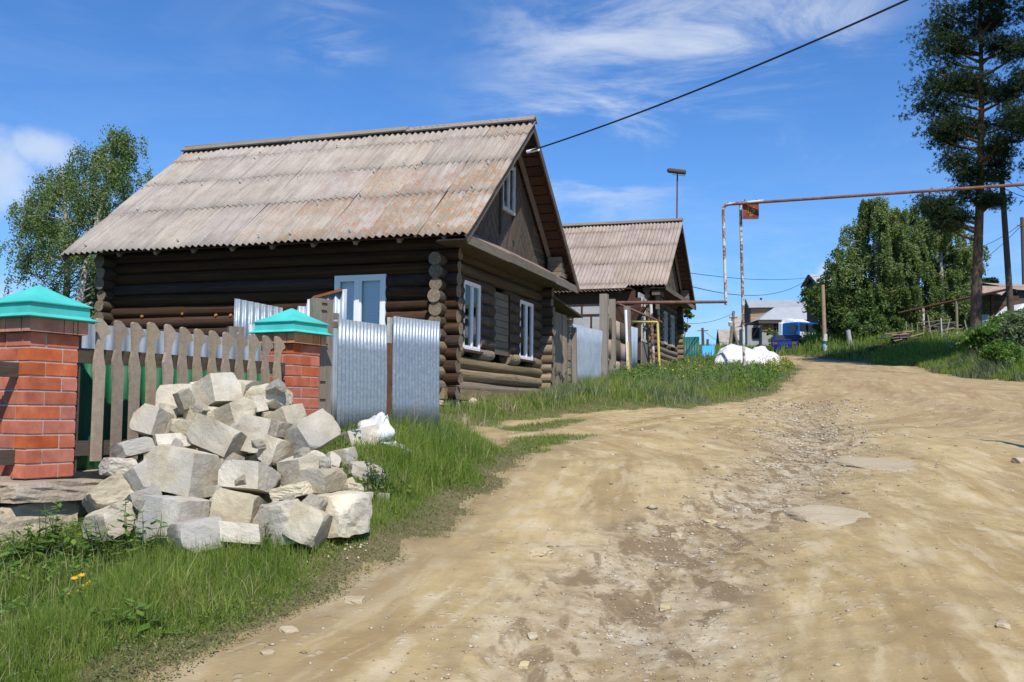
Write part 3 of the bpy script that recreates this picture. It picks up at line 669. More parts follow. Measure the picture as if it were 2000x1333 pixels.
def log_house(name, org, label, Wd=6.14, L=7.53, He=2.88, Hr=5.95, oE=.77, oG=.77, oL=.61, main=True, seed=1, slate='slate'):
    root = empty(name, mtx=hmat(org)); tag(root, label, 'house', 'log houses')
    r = random.Random(seed); p = .232; e = .33; nrow = 14
    lw = [(1.11, 2.22, .78, 2.32)] if main else []                                 # openings in the long wall (y0,y1,z0,z1)
    gw = [(.85, 1.80, .95, 2.30), (2.65, 3.62, .95, 2.30), (4.36, 5.38, .95, 2.30)]   # openings in the gable wall
    for k in range(nrow):
        z = .10 + k * p + (0 if k else -.02)
        key = 'log_long' if main else 'log_grey'
        # near long wall
        cuts = [(a, b) for a, b, c, d in lw if c - .05 < z < d + .05]
        ys = [-e - r.uniform(0, .07)] + [q for ab in cuts for q in ab] + [L + e + r.uniform(-.05, .07)]
        for i in range(0, len(ys), 2):
            if i == 0 and main:       # the bleached stub past the corner notch shows a different face, same log
                put_log(root, (0, ys[i], z), (0, ys[i + 1], z), key, r.uniform(.93, 1.06))
            else: put_log(root, (0, ys[i], z), (0, ys[i + 1], z), key, r.uniform(.93, 1.06))
        put_log(root, (Wd, -e - r.uniform(0, .06), z), (Wd, L + e, z), 'log_gable' if z < 1.6 else 'log_grey', r.uniform(.93, 1.06))  # low rows take the sunlit tone, rows above it the shaded one
        zg = z + p / 2
        if k < nrow - 1:
            cuts = [(a, b) for a, b, c, d in gw if c - .05 < zg < d + .05]
            xs = [(-e - r.uniform(-.03, .09)) if zg < 2.62 or not main else .06] + [q for ab in cuts for q in ab] + [Wd + e + r.uniform(-.05, .05)]
            gk = 'log_gable' if zg < .95 else 'log_grey'
            for i in range(0, len(xs), 2): put_log(root, (xs[i], 0, zg), (xs[i + 1], 0, zg), gk, r.uniform(.95, 1.08))
            put_log(root, (-e - r.uniform(0, .1), L, zg), (Wd + e, L, zg), 'log_grey', r.uniform(.93, 1.06))
    # sill beam and rubble footing under the gable
    b = MB(); b.box((Wd / 2, -.05, .06), (Wd + .5, .26, .20)); b.build('sill_beam', MT['log_gable'], root)
    fm = [stone_mesh('footing_stone', MT['rubble'], 3, 40 + i, 5, .2, .08) for i in range(5)]
    for i in range(64 if main else 54):
        t = i % 27 / 27; lay = i // 27
        x = -.25 + t * (Wd + .6) + r.uniform(-.08, .08); s = r.uniform(.09, .17)
        m = Matrix.Translation((x, -.08 + r.uniform(-.05, .08), -.10 - lay * .16 + r.uniform(-.02, .02))) @ Euler((r.uniform(-.3, .3), r.uniform(-.3, .3), r.uniform(0, 3))).to_matrix().to_4x4() @ Matrix.Diagonal((s, s * .8, s * r.uniform(.35, .6), 1))
        link('footing_stone', fm[i % 5], root, m)
    b = MB(); b.box((Wd / 2, .1, -.45), (Wd + .3, .2, .8)); b.box((.0, L / 2, -.45), (.24, L, .8)); b.build('footing_core', MT['rubble'], root)
    # windows: gable (third opening boarded up)
    for gi in (0, 2):
        a, bb, c, d = gw[gi]
        window(root, 'window', frame_mtx((a + .01, -.10, c), (1, 0, 0), (0, 1, 0), (0, 0, 1)), bb - a - .02, d - c, (.52,), .050, 'white' if main else 'oldwhite', bars=() if main else (.7,))
        j = MB(); j.box((a - .02, .01, (c + d) / 2), (.05, .2, d - c + .1)); j.box((bb + .02, .01, (c + d) / 2), (.05, .2, d - c + .1)); j.box(((a + bb) / 2, .01, d + .04), (bb - a + .1, .2, .06)); j.box(((a + bb) / 2, -.02, c - .03), (bb - a + .14, .24, .05)); j.build('window_jamb', MT['redboard'], root)
    a, bb, c, d = gw[1]
    if main:
        for i in range(9):
            h = (d - c) / 9; q = MB(); q.box(((a + bb) / 2, -.055 + r.uniform(-.006, .006), c + h * (i + .5)), (bb - a - .03, .05, h - .012)); q.build('infill_board', MT['greywoodx'], root)
        q = MB(); q.box((bb + .01, -.03, (c + d) / 2), (.045, .16, d - c)); q.build('window_jamb', MT['redboard'], root)
    else:
        window(root, 'window', frame_mtx((a + .01, -.10, c), (1, 0, 0), (0, 1, 0), (0, 0, 1)), bb - a - .02, d - c, (.52,), .062, 'oldwhite', bars=(.7,))
    if main:
        a, bb, c, d = lw[0]
        window(root, 'window', frame_mtx((-.11, bb - .01, c), (0, -1, 0), (1, 0, 0), (0, 0, 1)), bb - a - .02, d - c, (.46,), .075, 'white', blind=True)
    # roof
    rows = [0, .335, .615, .875, 1.0]
    lich = (lambda ri, cc: (1.0, .85, .15, .15)[ri] * max(0, (cc - 3 - (ri == 1)) / 4) + .03 + (.4 if ri == 3 and cc in (0, 8) else 0)) if main else (lambda ri, cc: .12)
    roof_sheets(root, Wd, L, He, Hr, oE, oG, oL, slate, rows, 9, -1, lich, seed)
    roof_sheets(root, Wd, L, He, Hr, oE, oG, oL, slate, rows, 9, 1, None, seed + 5)
    run = Wd / 2 + oE; rise = Hr - He; SL = math.hypot(run, rise); ang = math.atan2(rise, run)
    for sgn in (-1, 1):
        xe = -oE if sgn < 0 else Wd + oE; xr = Wd / 2
        # sheathing boards under the sheets
        for i in range(18):
            t0 = (i + .04) / 18; t1 = (i + .92) / 18
            q = MB(); pa = Vector((xe + (xr - xe) * t0, 0, He + rise * t0)); pb = Vector((xe + (xr - xe) * t1, 0, He + rise * t1)); nn = Vector((-sgn * -rise / SL, 0, run / SL)) if False else Vector(((-rise if sgn < 0 else rise) / SL, 0, run / SL))
            vs = []
            for y in (-oG + .03, L + oL - .03):
                for pt in (pa, pb): vs += [Vector((pt.x, y, pt.z)) - nn * .012, Vector((pt.x, y, pt.z)) - nn * .034]
            q.add(vs, [(0, 2, 3, 1), (4, 5, 7, 6), (0, 4, 6, 2), (1, 3, 7, 5), (0, 1, 5, 4), (2, 6, 7, 3)]); q.build('sheathing_board', MT['redboard'], root)
        for y in [-.30 + i * (L + .5) / 9 for i in range(10)]:
            q = MB(); q.bar((xe + (xr - xe) * .02, y, He + rise * .02 - .10), (xr, y, Hr - .10), .07, .11, (0, 0, 1)); q.build('rafter', MT['ygwood'], root)
        for y, nm in ((-oG - .018, 'bargeboard'), (L + oL + .018, 'bargeboard')):
            q = MB(); dd = Vector((xr - xe, 0, rise)).normalized(); nn = Vector(((-rise if sgn < 0 else rise) / SL, 0, run / SL))
            A = Vector((xe, y, He)) - dd * .10 - nn * .05; B = Vector((xr, y, Hr)) - nn * .05 - dd * .0
            q.bar(A, B, .03, .15, nn); q.build(nm, MT['greywoodx'] if sgn < 0 else MT['brownboard'], root)
    # ridge cap: two boards in V, in three lengths
    y0 = -oG - .06; y1 = L + oL + .03; N3 = 3
    for sgn in (-1, 1):
        for i in range(N3):
            a = y0 + (y1 - y0) * i / N3; bb = y0 + (y1 - y0) * (i + 1) / N3
            dx = -sgn * -1; dirv = Vector((sgn * run, 0, -rise)).normalized(); nn = Vector((sgn * rise, 0, run)).normalized()
            z = Hr + .172 + r.uniform(-.008, .008)
            c0 = Vector((Wd / 2, a, z)) + dirv * .085 + nn * (.004 + i * .004); c1 = Vector((Wd / 2, bb, z + r.uniform(-.015, .015))) + dirv * .085 + nn * (.004 + i * .004)
            q = MB(); q.bar(c0, c1, .20, .034, nn); q.build('ridge_board', MT['ygwood'], root)
    # gable face of boards, set under the overhang
    yg = -.17; zb = 3.20; sl = rise / run
    tri = [(-oE * .0 - .02, zb), (Wd + .02, zb), (Wd + .02, He + (oE - .02) * sl - .12), (Wd / 2, Hr - .14), (-.02, He + (oE - .02) * sl - .12)]
    def strips(poly, ang, wdt, nm, mat, th=.022, y=yg, gap=.008):
        c, s = math.cos(ang), math.sin(ang); n = (-s, c); ks = [q[0] * n[0] + q[1] * n[1] for q in poly]; k = min(ks)
        while k < max(ks):
            g = clip_poly(clip_poly(poly, n, k + wdt - gap), (-n[0], -n[1]), -k)
            if len(g) >= 3:
                ar = abs(sum(g[i][0] * g[(i + 1) % len(g)][1] - g[(i + 1) % len(g)][0] * g[i][1] for i in range(len(g)))) / 2
                if ar > .004:
                    q = MB(); q.prism(g, th, frame_mtx((0, y + r.uniform(-.004, .004), 0), (1, 0, 0), (0, 0, 1), (0, -1, 0))); q.build(nm, mat, root)
            k += wdt
    gx = [(-.1, 1.35, 0), (1.35, 2.0, .9), (2.0, 2.62, -.9), (3.50, 4.05, .95), (4.05, 5.0, -.85), (5.0, 7, 0)]
    for a, bb, an in gx:
        z = clip_poly(clip_poly(tri, (1, 0), bb), (-1, 0), -a)
        if len(z) > 2: strips(z, an, .115, 'gable_board', MT['brownboard'])
    wa, wb, wz0, wz1 = 2.62, 3.50, 4.05, 5.12
    mid = clip_poly(clip_poly(tri, (1, 0), wb), (-1, 0), -wa)
    strips(clip_poly(mid, (0, 1), wz0), 1.15, .115, 'gable_board', MT['brownboard']); strips(clip_poly(mid, (0, -1), -wz1), 0, .115, 'gable_board', MT['brownboard'])
    window(root, 'attic_window', frame_mtx((wa + .03, yg - .09, wz0), (1, 0, 0), (0, 1, 0), (0, 0, 1)), wb - wa - .06, wz1 - wz0, (.5,), .05, 'oldwhite')
    for xq in (wa, wb):
        q = MB(); q.box((xq, yg - .05, (wz0 + wz1) / 2 - .2), (.06, .05, wz1 - wz0 + .7)); q.build('gable_batten', MT['brownboard'], root)
    q = MB(); q.prism([(p_[0], p_[1]) for p_ in tri], .02, frame_mtx((0, yg + .05, 0), (1, 0, 0), (0, 0, 1), (0, -1, 0))); q.build('gable_backing', MT['dark'], root)
    # pent roof of boards below the gable and its fascia
    npb = 34; xa, xb = -oE + .04, Wd + oE - .04
    for i in range(npb):
        x0 = xa + (xb - xa) * i / npb; x1 = xa + (xb - xa) * (i + .93) / npb
        q = MB(); xm = x0 if x0 < Wd / 2 else x1; rz_ = He + (min(xm + oE, Wd + oE - xm)) * sl - .10; za, zc = min(3.24, rz_), min(2.90, rz_ - .0); t = .02
        q.add([(x0, yg - .025, za), (x1, yg - .025, za), (x1, -oG + .01, zc), (x0, -oG + .01, zc), (x0, yg - .025, za - t), (x1, yg - .025, za - t), (x1, -oG + .01, zc - t), (x0, -oG + .01, zc - t)],
              [(0, 3, 2, 1), (4, 5, 6, 7), (0, 1, 5, 4), (1, 2, 6, 5), (2, 3, 7, 6), (3, 0, 4, 7)])
        q.build('pent_board', MT['pent'], root)
    for a, bb, dz in ((xa, 1.6, 0), (1.6, 4.9, .012), (4.9, xb, -.004)):
        q = MB(); q.box(((a + bb) / 2, -oG - .006 - abs(dz), 2.80 + dz), (bb - a - .008, .028, .17)); q.build('fascia_board', MT['greywoodx'], root)
    q = MB(); q.box((Wd / 2, -.44, 2.79), (Wd + 1.4, .60, .02)); q.build('soffit', MT['brownboard'], root)
    # boxed cornice returns at the two ends of the gable
    for sgn in (-1, 1):
        xo = (-oE + .06) if sgn < 0 else (Wd + oE - .06); xi = -.1 if sgn < 0 else Wd - .25
        top_o = He + .02; top_i = He + (oE - .1) * sl * (1 if sgn < 0 else 1.05)
        for i in range(5):
            z0 = 3.02 + i * .12; z1 = z0 + .112
            if sgn < 0:
                xl = max(xo, -oE + (z1 - He + .14) / sl); 
                if xl > xi: continue
                q = MB(); q.box(((xl + xi) / 2, -.42, (z0 + z1) / 2), (xi - xl, .22, z1 - z0)); q.build('cornice_board', MT['brownboard'], root)
            else:
                xl = min(xo, Wd + oE - (z1 - He + .14) / sl)
                if xl < xi: continue
                q = MB(); q.box(((xl + xi) / 2, -.46, (z0 + z1) / 2), (xl - xi, .34, z1 - z0)); q.build('cornice_board', MT['greywoodx'], root)
    return root
MT['pent'] = pm('faded_maroon_board', [(.25, (.16, .09, .08)), (.5, (.25, .16, .13)), (.8, (.42, .36, .28))], 3, (7, .8, 7), vary=.3)

H1 = log_house('log_house', (-1.312, 18.5, .284 + EYE), 'dark brown log house with grey corrugated slate roof beside the metal gate')

# pale fixing caps on the roof sheets and fresh orange knots in the long wall
bm_ = MB(); bm_.tube([(0, 0, 0), (0, 0, .035)], [.024, .016], 8); BOLT = bm_.mesh('roof_bolt', MT['oldwhite'])
rb = random.Random(77); run_ = 6.14 / 2 + .77; rise_ = 5.95 - 2.88; nrm_ = Vector((-rise_, 0, run_)).normalized()
for t in (.045, .30, .36, .58, .64, .84, .90):
    for i in range(9):
        if rb.random() < .35: continue
        y = -.6 + (i + rb.uniform(.2, .9)) * .97; q = Vector((-.77 + run_ * t, y, 2.88 + rise_ * t)) + nrm_ * .088
        link('roof_bolt', BOLT, H1, Matrix.Translation(q) @ nrm_.to_track_quat('Z', 'Y').to_matrix().to_4x4())
def on_long_wall(px, py, x=0.0):
    o = Vector((-1.312, 18.5, .284 + EYE)); d = ray(px, py); t = ((o - CAM).dot(HU) + x) / d.dot(HU); v = CAM + d * t - o; return Vector((x, v.dot(HV), v.z))
for px, py in ((277, 618), (356, 613), (421, 616), (450, 616)):
    c = on_long_wall(px, py, -.118); mb = MB(); mb.tube([c + Vector((.02, 0, 0)), c + Vector((-.012, 0, 0))], [.032, .026], 9); mb.build('log_knot', MT['orange'], H1)
# ------------------------------------------------------------------ brick pillars, picket fence, metal gate
FO = Vector((-3.14, 6.83, 0)); FD = Vector((.463, .886, 0)).normalized(); FN = Vector((-FD.y, FD.x, 0))    # FN points into the yard
def fence_mtx(s, z=EYE, off=0.0):
    m = Matrix((FD, FN, Vector((0, 0, 1)))).transposed().to_4x4(); p = FO + FD * s + FN * off; m.translation = Vector((p.x, p.y, z)); return m

def brick_mesh(w, d, h, seed, mat):
    r = random.Random(seed); b = .004; V = []
    for z in (0, b, h - b, h):
        i = b if z in (0, h) else 0
        for x, y in ((i, i), (w - i, i), (w - i, d - i), (i, d - i)): V.append((x + r.uniform(-.0012, .0012), y + r.uniform(-.0012, .0012), z))
    Fq = [(3, 2, 1, 0), (12, 13, 14, 15)] + [(k * 4 + j, k * 4 + (j + 1) % 4, (k + 1) * 4 + (j + 1) % 4, (k + 1) * 4 + j) for k in range(3) for j in range(4)]
    mb = MB(); mb.add(V, Fq); return mb.mesh('brick', mat)
BR = [brick_mesh(.250, .120, .0885, s, MT['brick']) for s in range(3)]
def pillar(s0, z0, nrows, label, crown_seed):
    root = empty('brick_pillar', mtx=fence_mtx(s0, EYE + z0)); tag(root, label, 'pillar', 'brick fence pillars')
    r = random.Random(crown_seed); S = .38; rh = .0985
    for k in range(nrows):
        z = k * rh + .005
        # pinwheel bond, alternating hand
        spots = [((0, 0), 0), ((S, 0), 90), ((S, S), 180), ((0, S), 270)] if k % 2 == 0 else [((S - .25, 0), 0), ((S, S - .25), 90), ((.25, S), 180), ((0, .25), 270)]
        for (x, y), a in spots:
            m = Matrix.Translation((x + r.uniform(-.0015, .0015), y + r.uniform(-.0015, .0015), z)) @ Matrix.Rotation(math.radians(a), 4, 'Z')
            link('brick', BR[r.randrange(3)], root, m)
    H = nrows * rh
    b = MB(); b.box((S / 2, S / 2, H / 2), (S - .010, S - .010, H - .004)); b.build('mortar_core', MT['mortar'], root)
    # crown course: cut bricks standing proud of the shaft
    o = .042; n = S + 2 * o
    cuts = [[0, .27, .345, n], [0, .10, .19, .30, n], [0, .25, .34, n], [0, .12, .22, n]]
    for side in range(4):
        c = cuts[side]
        for i in range(len(c) - 1):
            L_ = c[i + 1] - c[i] - .007
            last = (i == len(c) - 2)
            if last: L_ -= .085
            if L_ < .02: continue
            q = MB(); q.box((c[i] + L_ / 2, .04, .046), (L_, .08, .092))
            m = Matrix.Translation((S / 2, S / 2, H + .004)) @ Matrix.Rotation(math.radians(90 * side), 4, 'Z') @ Matrix.Translation((-n / 2, -n / 2, 0))
            q.build('crown_brick', MT['crown_brick'], root, m)
    q = MB(); q.box((S / 2, S / 2, H + .048), (n - .02, n - .02, .086)); q.build('crown_core', MT['mortar'], root)
    # sheet metal cap: flared skirt, upright band, hipped lid
    def ring(h, z): return [Vector((S / 2 + a * h, S / 2 + b_ * h, H + z)) for a, b_ in ((-1, -1), (1, -1), (1, 1), (-1, 1))]
    def shell(rs, nm):
        V = [v for q_ in rs for v in q_]; Fq = [(i * 4 + j, i * 4 + (j + 1) % 4, i * 4 + 4 + (j + 1) % 4, i * 4 + 4 + j) for i in range(len(rs) - 1) for j in range(4)]
        Fq += [tuple(range(4))[::-1], tuple(len(V) - 4 + j for j in range(4))]
        mb = MB(); mb.add(V, Fq); return mb.build(nm, MT['teal'], root)
    shell([ring(.278, .098), ring(.282, .104), ring(.238, .128), ring(.235, .195)], 'cap_skirt')
    lid = shell([ring(.250, .196), ring(.252, .204), ring(.13, .270), ring(.008, .345)], 'cap_lid')
    return root
pillar(-.19, -.475, 10, 'large brick pillar with turquoise metal cap at the left edge', 3)
pillar(2.49, -.375, 10, 'smaller brick pillar with turquoise cap between pickets and gate post', 8)

# rubble stone plinth under the near pillar
pl = empty('stone_plinth', mtx=fence_mtx(-.2, EYE - .475)); tag(pl, 'rough brown stone plinth under the large brick pillar', 'plinth')
for i, (x, y, z, a, b, c, t) in enumerate([(.16, .05, -.075, .36, .26, .065, .03), (.02, .06, -.255, .30, .24, .115, -.05), (.46, .14, -.24, .20, .2, .12, .1), (-.38, .05, -.34, .22, .22, .19, .12), (.05, .04, -.46, .33, .24, .12, .02), (.44, .12, -.46, .22, .2, .12, -.05), (-.62, .12, -.14, .24, .2, .11, .0), (-.42, .09, -.12, .16, .2, .08, .1), (-.9, .1, -.35, .28, .22, .2, .1), (-.35, .06, -.58, .3, .22, .12, 0)]):
    m = Matrix.Translation((x, y, z)) @ Euler((0, t, t * .6)).to_matrix().to_4x4()
    link('plinth_stone', stone_mesh('plinth_stone', MT['plinth'], 7, 70 + i, 8, .14, .035, .80, (a, b, c)), pl, m)
q = MB(); q.box((1.2, .24, -.35), (4.6, .2, .74)); q.box((-.8, .24, -.35), (.9, .22, .72)); q.build('plinth_core', MT['plinth'], pl)

# picket fence
def picket_poly(H, r):
    j = lambda a: a + r.uniform(-.004, .004)
    return [(0, -H), (.082, -H), (.084, -.42), (j(.086), -.36), (j(.068), -.285), (j(.058), -.22), (j(.066), -.16), (j(.086), -.118), (j(.122), -.100), (.114, -.072), (j(.078), -.03), (j(.042), -.004), (.012, 0), (-.004, -.012), (j(.002), -.12), (j(.004), -.22), (j(-.012), -.30), (j(-.006), -.38), (0, -.45)]
fe = empty('picket_fence', mtx=fence_mtx(.25, EYE)); tag(fe, 'grey wooden picket fence with hooked tops between the two brick pillars', 'fence')
rr = random.Random(5)
for i in range(13):
    s = .32 + i * .1585 - .25
    mb = MB(); mb.prism(picket_poly(1.02, rr), .024)
    m = Matrix.Translation((s + rr.uniform(-.006, .006), -.005, .652 + rr.uniform(-.008, .008))) @ Matrix.Rotation(rr.uniform(-.012, .012), 4, 'Y') @ frame_mtx((0, 0, 0), (1, 0, 0), (0, 0, 1), (0, -1, 0))
    mb.build('picket', MT['picket'], fe, m)
for z in (.375, -.28):
    q = MB(); q.box((1.05, .03, z), (2.2, .035, .105)); q.build('rail', MT['dkwood'], fe)
q = MB(); q.box((-.035, .05, .05), (.045, .045, 1.0)); q.build('end_post', MT['dkwood'], fe)
fl = empty('picket_fence', mtx=fence_mtx(-.19, EYE)); tag(fl, 'short piece of picket fence running out of frame left of the large pillar', 'fence')
for i in range(6):
    mb = MB(); mb.prism(picket_poly(1.02, rr), .024)
    mb.build('picket', MT['picket'], fl, Matrix.Translation((-.36 - i * .158, .085, .53)) @ frame_mtx((0, 0, 0), (1, 0, 0), (0, 0, 1), (0, -1, 0)))
for z_ in (.255, -.33):
    q = MB(); q.box((-.5, .125, z_), (1.0, .04, .10)); q.build('rail', MT['dkwood'], fl)

# sheets behind the pickets
gs = link('green_sheet_fence', corr_mesh('green_sheet_fence', MT['greensheet'], 2.16, .95, .11, .012, .002, rows=3), None, fence_mtx(.26, EYE - .56, .30)); tag(gs, 'dark green corrugated sheet right behind the pickets', 'fence')
gy = link('grey_sheet_fence', corr_mesh('grey_sheet_fence', MT['galv3'], 2.9, 1.25, .12, .012, .002, rows=3), None, fence_mtx(.35, EYE - .55, .95)); tag(gy, 'low pale corrugated sheet fence behind the pickets and green sheet', 'fence')
wp = MB(); wp.box((0, 0, -.7), (.16, .12, 1.4)); o = wp.build('yard_post', MT['post'], None, Matrix.Translation(W(460, 639, 10.6)) @ Matrix.Rotation(.48, 4, 'Z')); tag(o, 'short weathered post behind the pickets left of the smaller pillar', 'post')

def sheet_on(name, pa, pb, zbot, ztop_a, ztop_b, mat, label, pitch=.075, amp=.010, rows=4, wob=.012, cat='sheet', group=None, step=None):
    "corrugated sheet standing between plan points pa and pb (world xy); tops in eye-relative z"
    d = Vector((pb[0] - pa[0], pb[1] - pa[1], 0)); w = d.length; x = d / w; y = Vector((-x.y, x.x, 0))
    tp = (lambda q: (ztop_a + (ztop_b - ztop_a) * q / w) - zbot) if step is None else (lambda q: step(q / w) - zbot)
    o = link(name, corr_mesh(name, MT[mat], w, 1, pitch, amp, .0015, tp, 8, rows, wob, len(label)), None, frame_mtx((pa[0], pa[1], EYE + zbot), x, y, (0, 0, 1)))
    tag(o, label, cat, group); return o
def fp(s, off=0): p = FO + FD * s + FN * off; return (p.x, p.y)
sheet_on('gate_sheet', fp(3.21, .05), fp(4.03, .05), -.24, .905, .905, 'galv', 'corrugated metal gate leaf between the wooden post and the rusty channel', .06, .0135, cat='gate', group='corrugated gate leaves')
sheet_on('gate_sheet', fp(4.13, .03), fp(5.07, .03), -.20, 1.01, 1.03, 'galv', 'corrugated metal gate leaf between the rusty channel and the log corner', .062, .0135, cat='gate', group='corrugated gate leaves')
q = MB(); a = Vector((*fp(4.08, .06), 0)); q.box((0, 0, .0), (.085, .05, 1.0)); q.box((.0, -.02, 0), (.07, .012, 1.0)); o = q.build('gate_channel', MT['rust'], None, Matrix.Translation((a.x, a.y, EYE + .22)) @ Matrix.Rotation(1.09, 4, 'Z')); tag(o, 'rusty brown steel channel between the two gate leaves', 'post')
q = MB(); q.box((0, 0, 0), (.06, .03, .5)); o = q.build('gate_stud', MT['oldwhite'], None, Matrix.Translation((a.x + .0, a.y + .1, EYE + .75)) @ Matrix.Rotation(1.09, 4, 'Z')); tag(o, 'short pale stud standing just above the rusty channel', 'post')
# gate post
gp = empty('gate_post', mtx=fence_mtx(3.03, EYE - .3, .12)); tag(gp, 'thick weathered wooden gate post right of the smaller brick pillar', 'post')
b = MB(); V = []
for k in range(7):
    z = 1.375 * k / 6; w = .10 + .006 * math.sin(k * 2.1)
    V += [(-w - .014 * (k == 6), -.06, z), (w, -.065, z), (w + .004, .06, z), (-w, .065, z)]
b.add(V, [(3, 2, 1, 0), (24, 25, 26, 27)] + [(k * 4 + j, k * 4 + (j + 1) % 4, (k + 1) * 4 + (j + 1) % 4, (k + 1) * 4 + j) for k in range(6) for j in range(4)]); b.build('shaft', MT['post'], gp)
for zz in (1.33, 1.26, .94, .58, .41): q = MB(); q.box((-.03 + .01 * math.sin(zz * 9), -.068, zz), (.08, .006, .008)); q.build('nail_slot', MT['dark'], gp)
for zz, t in ((1.215, .12), (1.14, .06)): q = MB(); q.box((.17, .0, zz), (.30, .05, .062), 0, Matrix.Rotation(-t * .5, 4, 'Y')); q.build('cross_stub', MT['post'], gp)
q = MB(); q.box((.135, .02, .6), (.05, .04, 1.18)); q.build('gate_stile', MT['rust_grey'] if 'rust_grey' in MT else MT['galv2'], gp)
# odd sheets leaning behind the gate
pA = W(458, 600, 11.9); pB = W(552, 600, 12.2)
sheet_on('old_sheet', (pA.x, pA.y), (pB.x, pB.y), -.3, (802 - 583) / 1945 * 11.9, (802 - 601) / 1945 * 12.2, 'galv', 'upright corrugated sheet with slanted top left of the smaller pillar cap', .078, .012, group='odd corrugated sheets in the yard', wob=.0)
pA = W(488, 600, 11.4); pB = W(600, 600, 11.4)
sheet_on('old_sheet', (pA.x, pA.y), (pB.x, pB.y), -.3, (802 - 634) / 1945 * 11.4, (802 - 590) / 1945 * 11.4, 'galv2', 'bluish corrugated sheet with stepped top behind the smaller pillar cap', .085, .016, group='odd corrugated sheets in the yard', step=lambda t: (802 - 634 + 44 * (math.floor(t * 6) / 6)) / 1945 * 11.4)
pA = W(600, 600, 11.2); pB = W(677, 600, 11.2)
sheet_on('old_sheet', (pA.x, pA.y), (pB.x, pB.y), -.2, (802 - 584) / 1945 * 11.2, (802 - 562) / 1945 * 11.2, 'galv2', 'corrugated sheet with a rusty upper edge behind the gate post', .085, .018, group='odd corrugated sheets in the yard')
pA = W(612, 582, 11.17); pB = W(668, 567, 11.17); q = MB(); q.bar(pA, pB, .05, .03); o = q.build('rusty_strip', MT['rustred'], None); tag(o, 'rust red strip along the top of the sheet behind the gate post', 'strip')
pA = W(455, 640, 11.5)

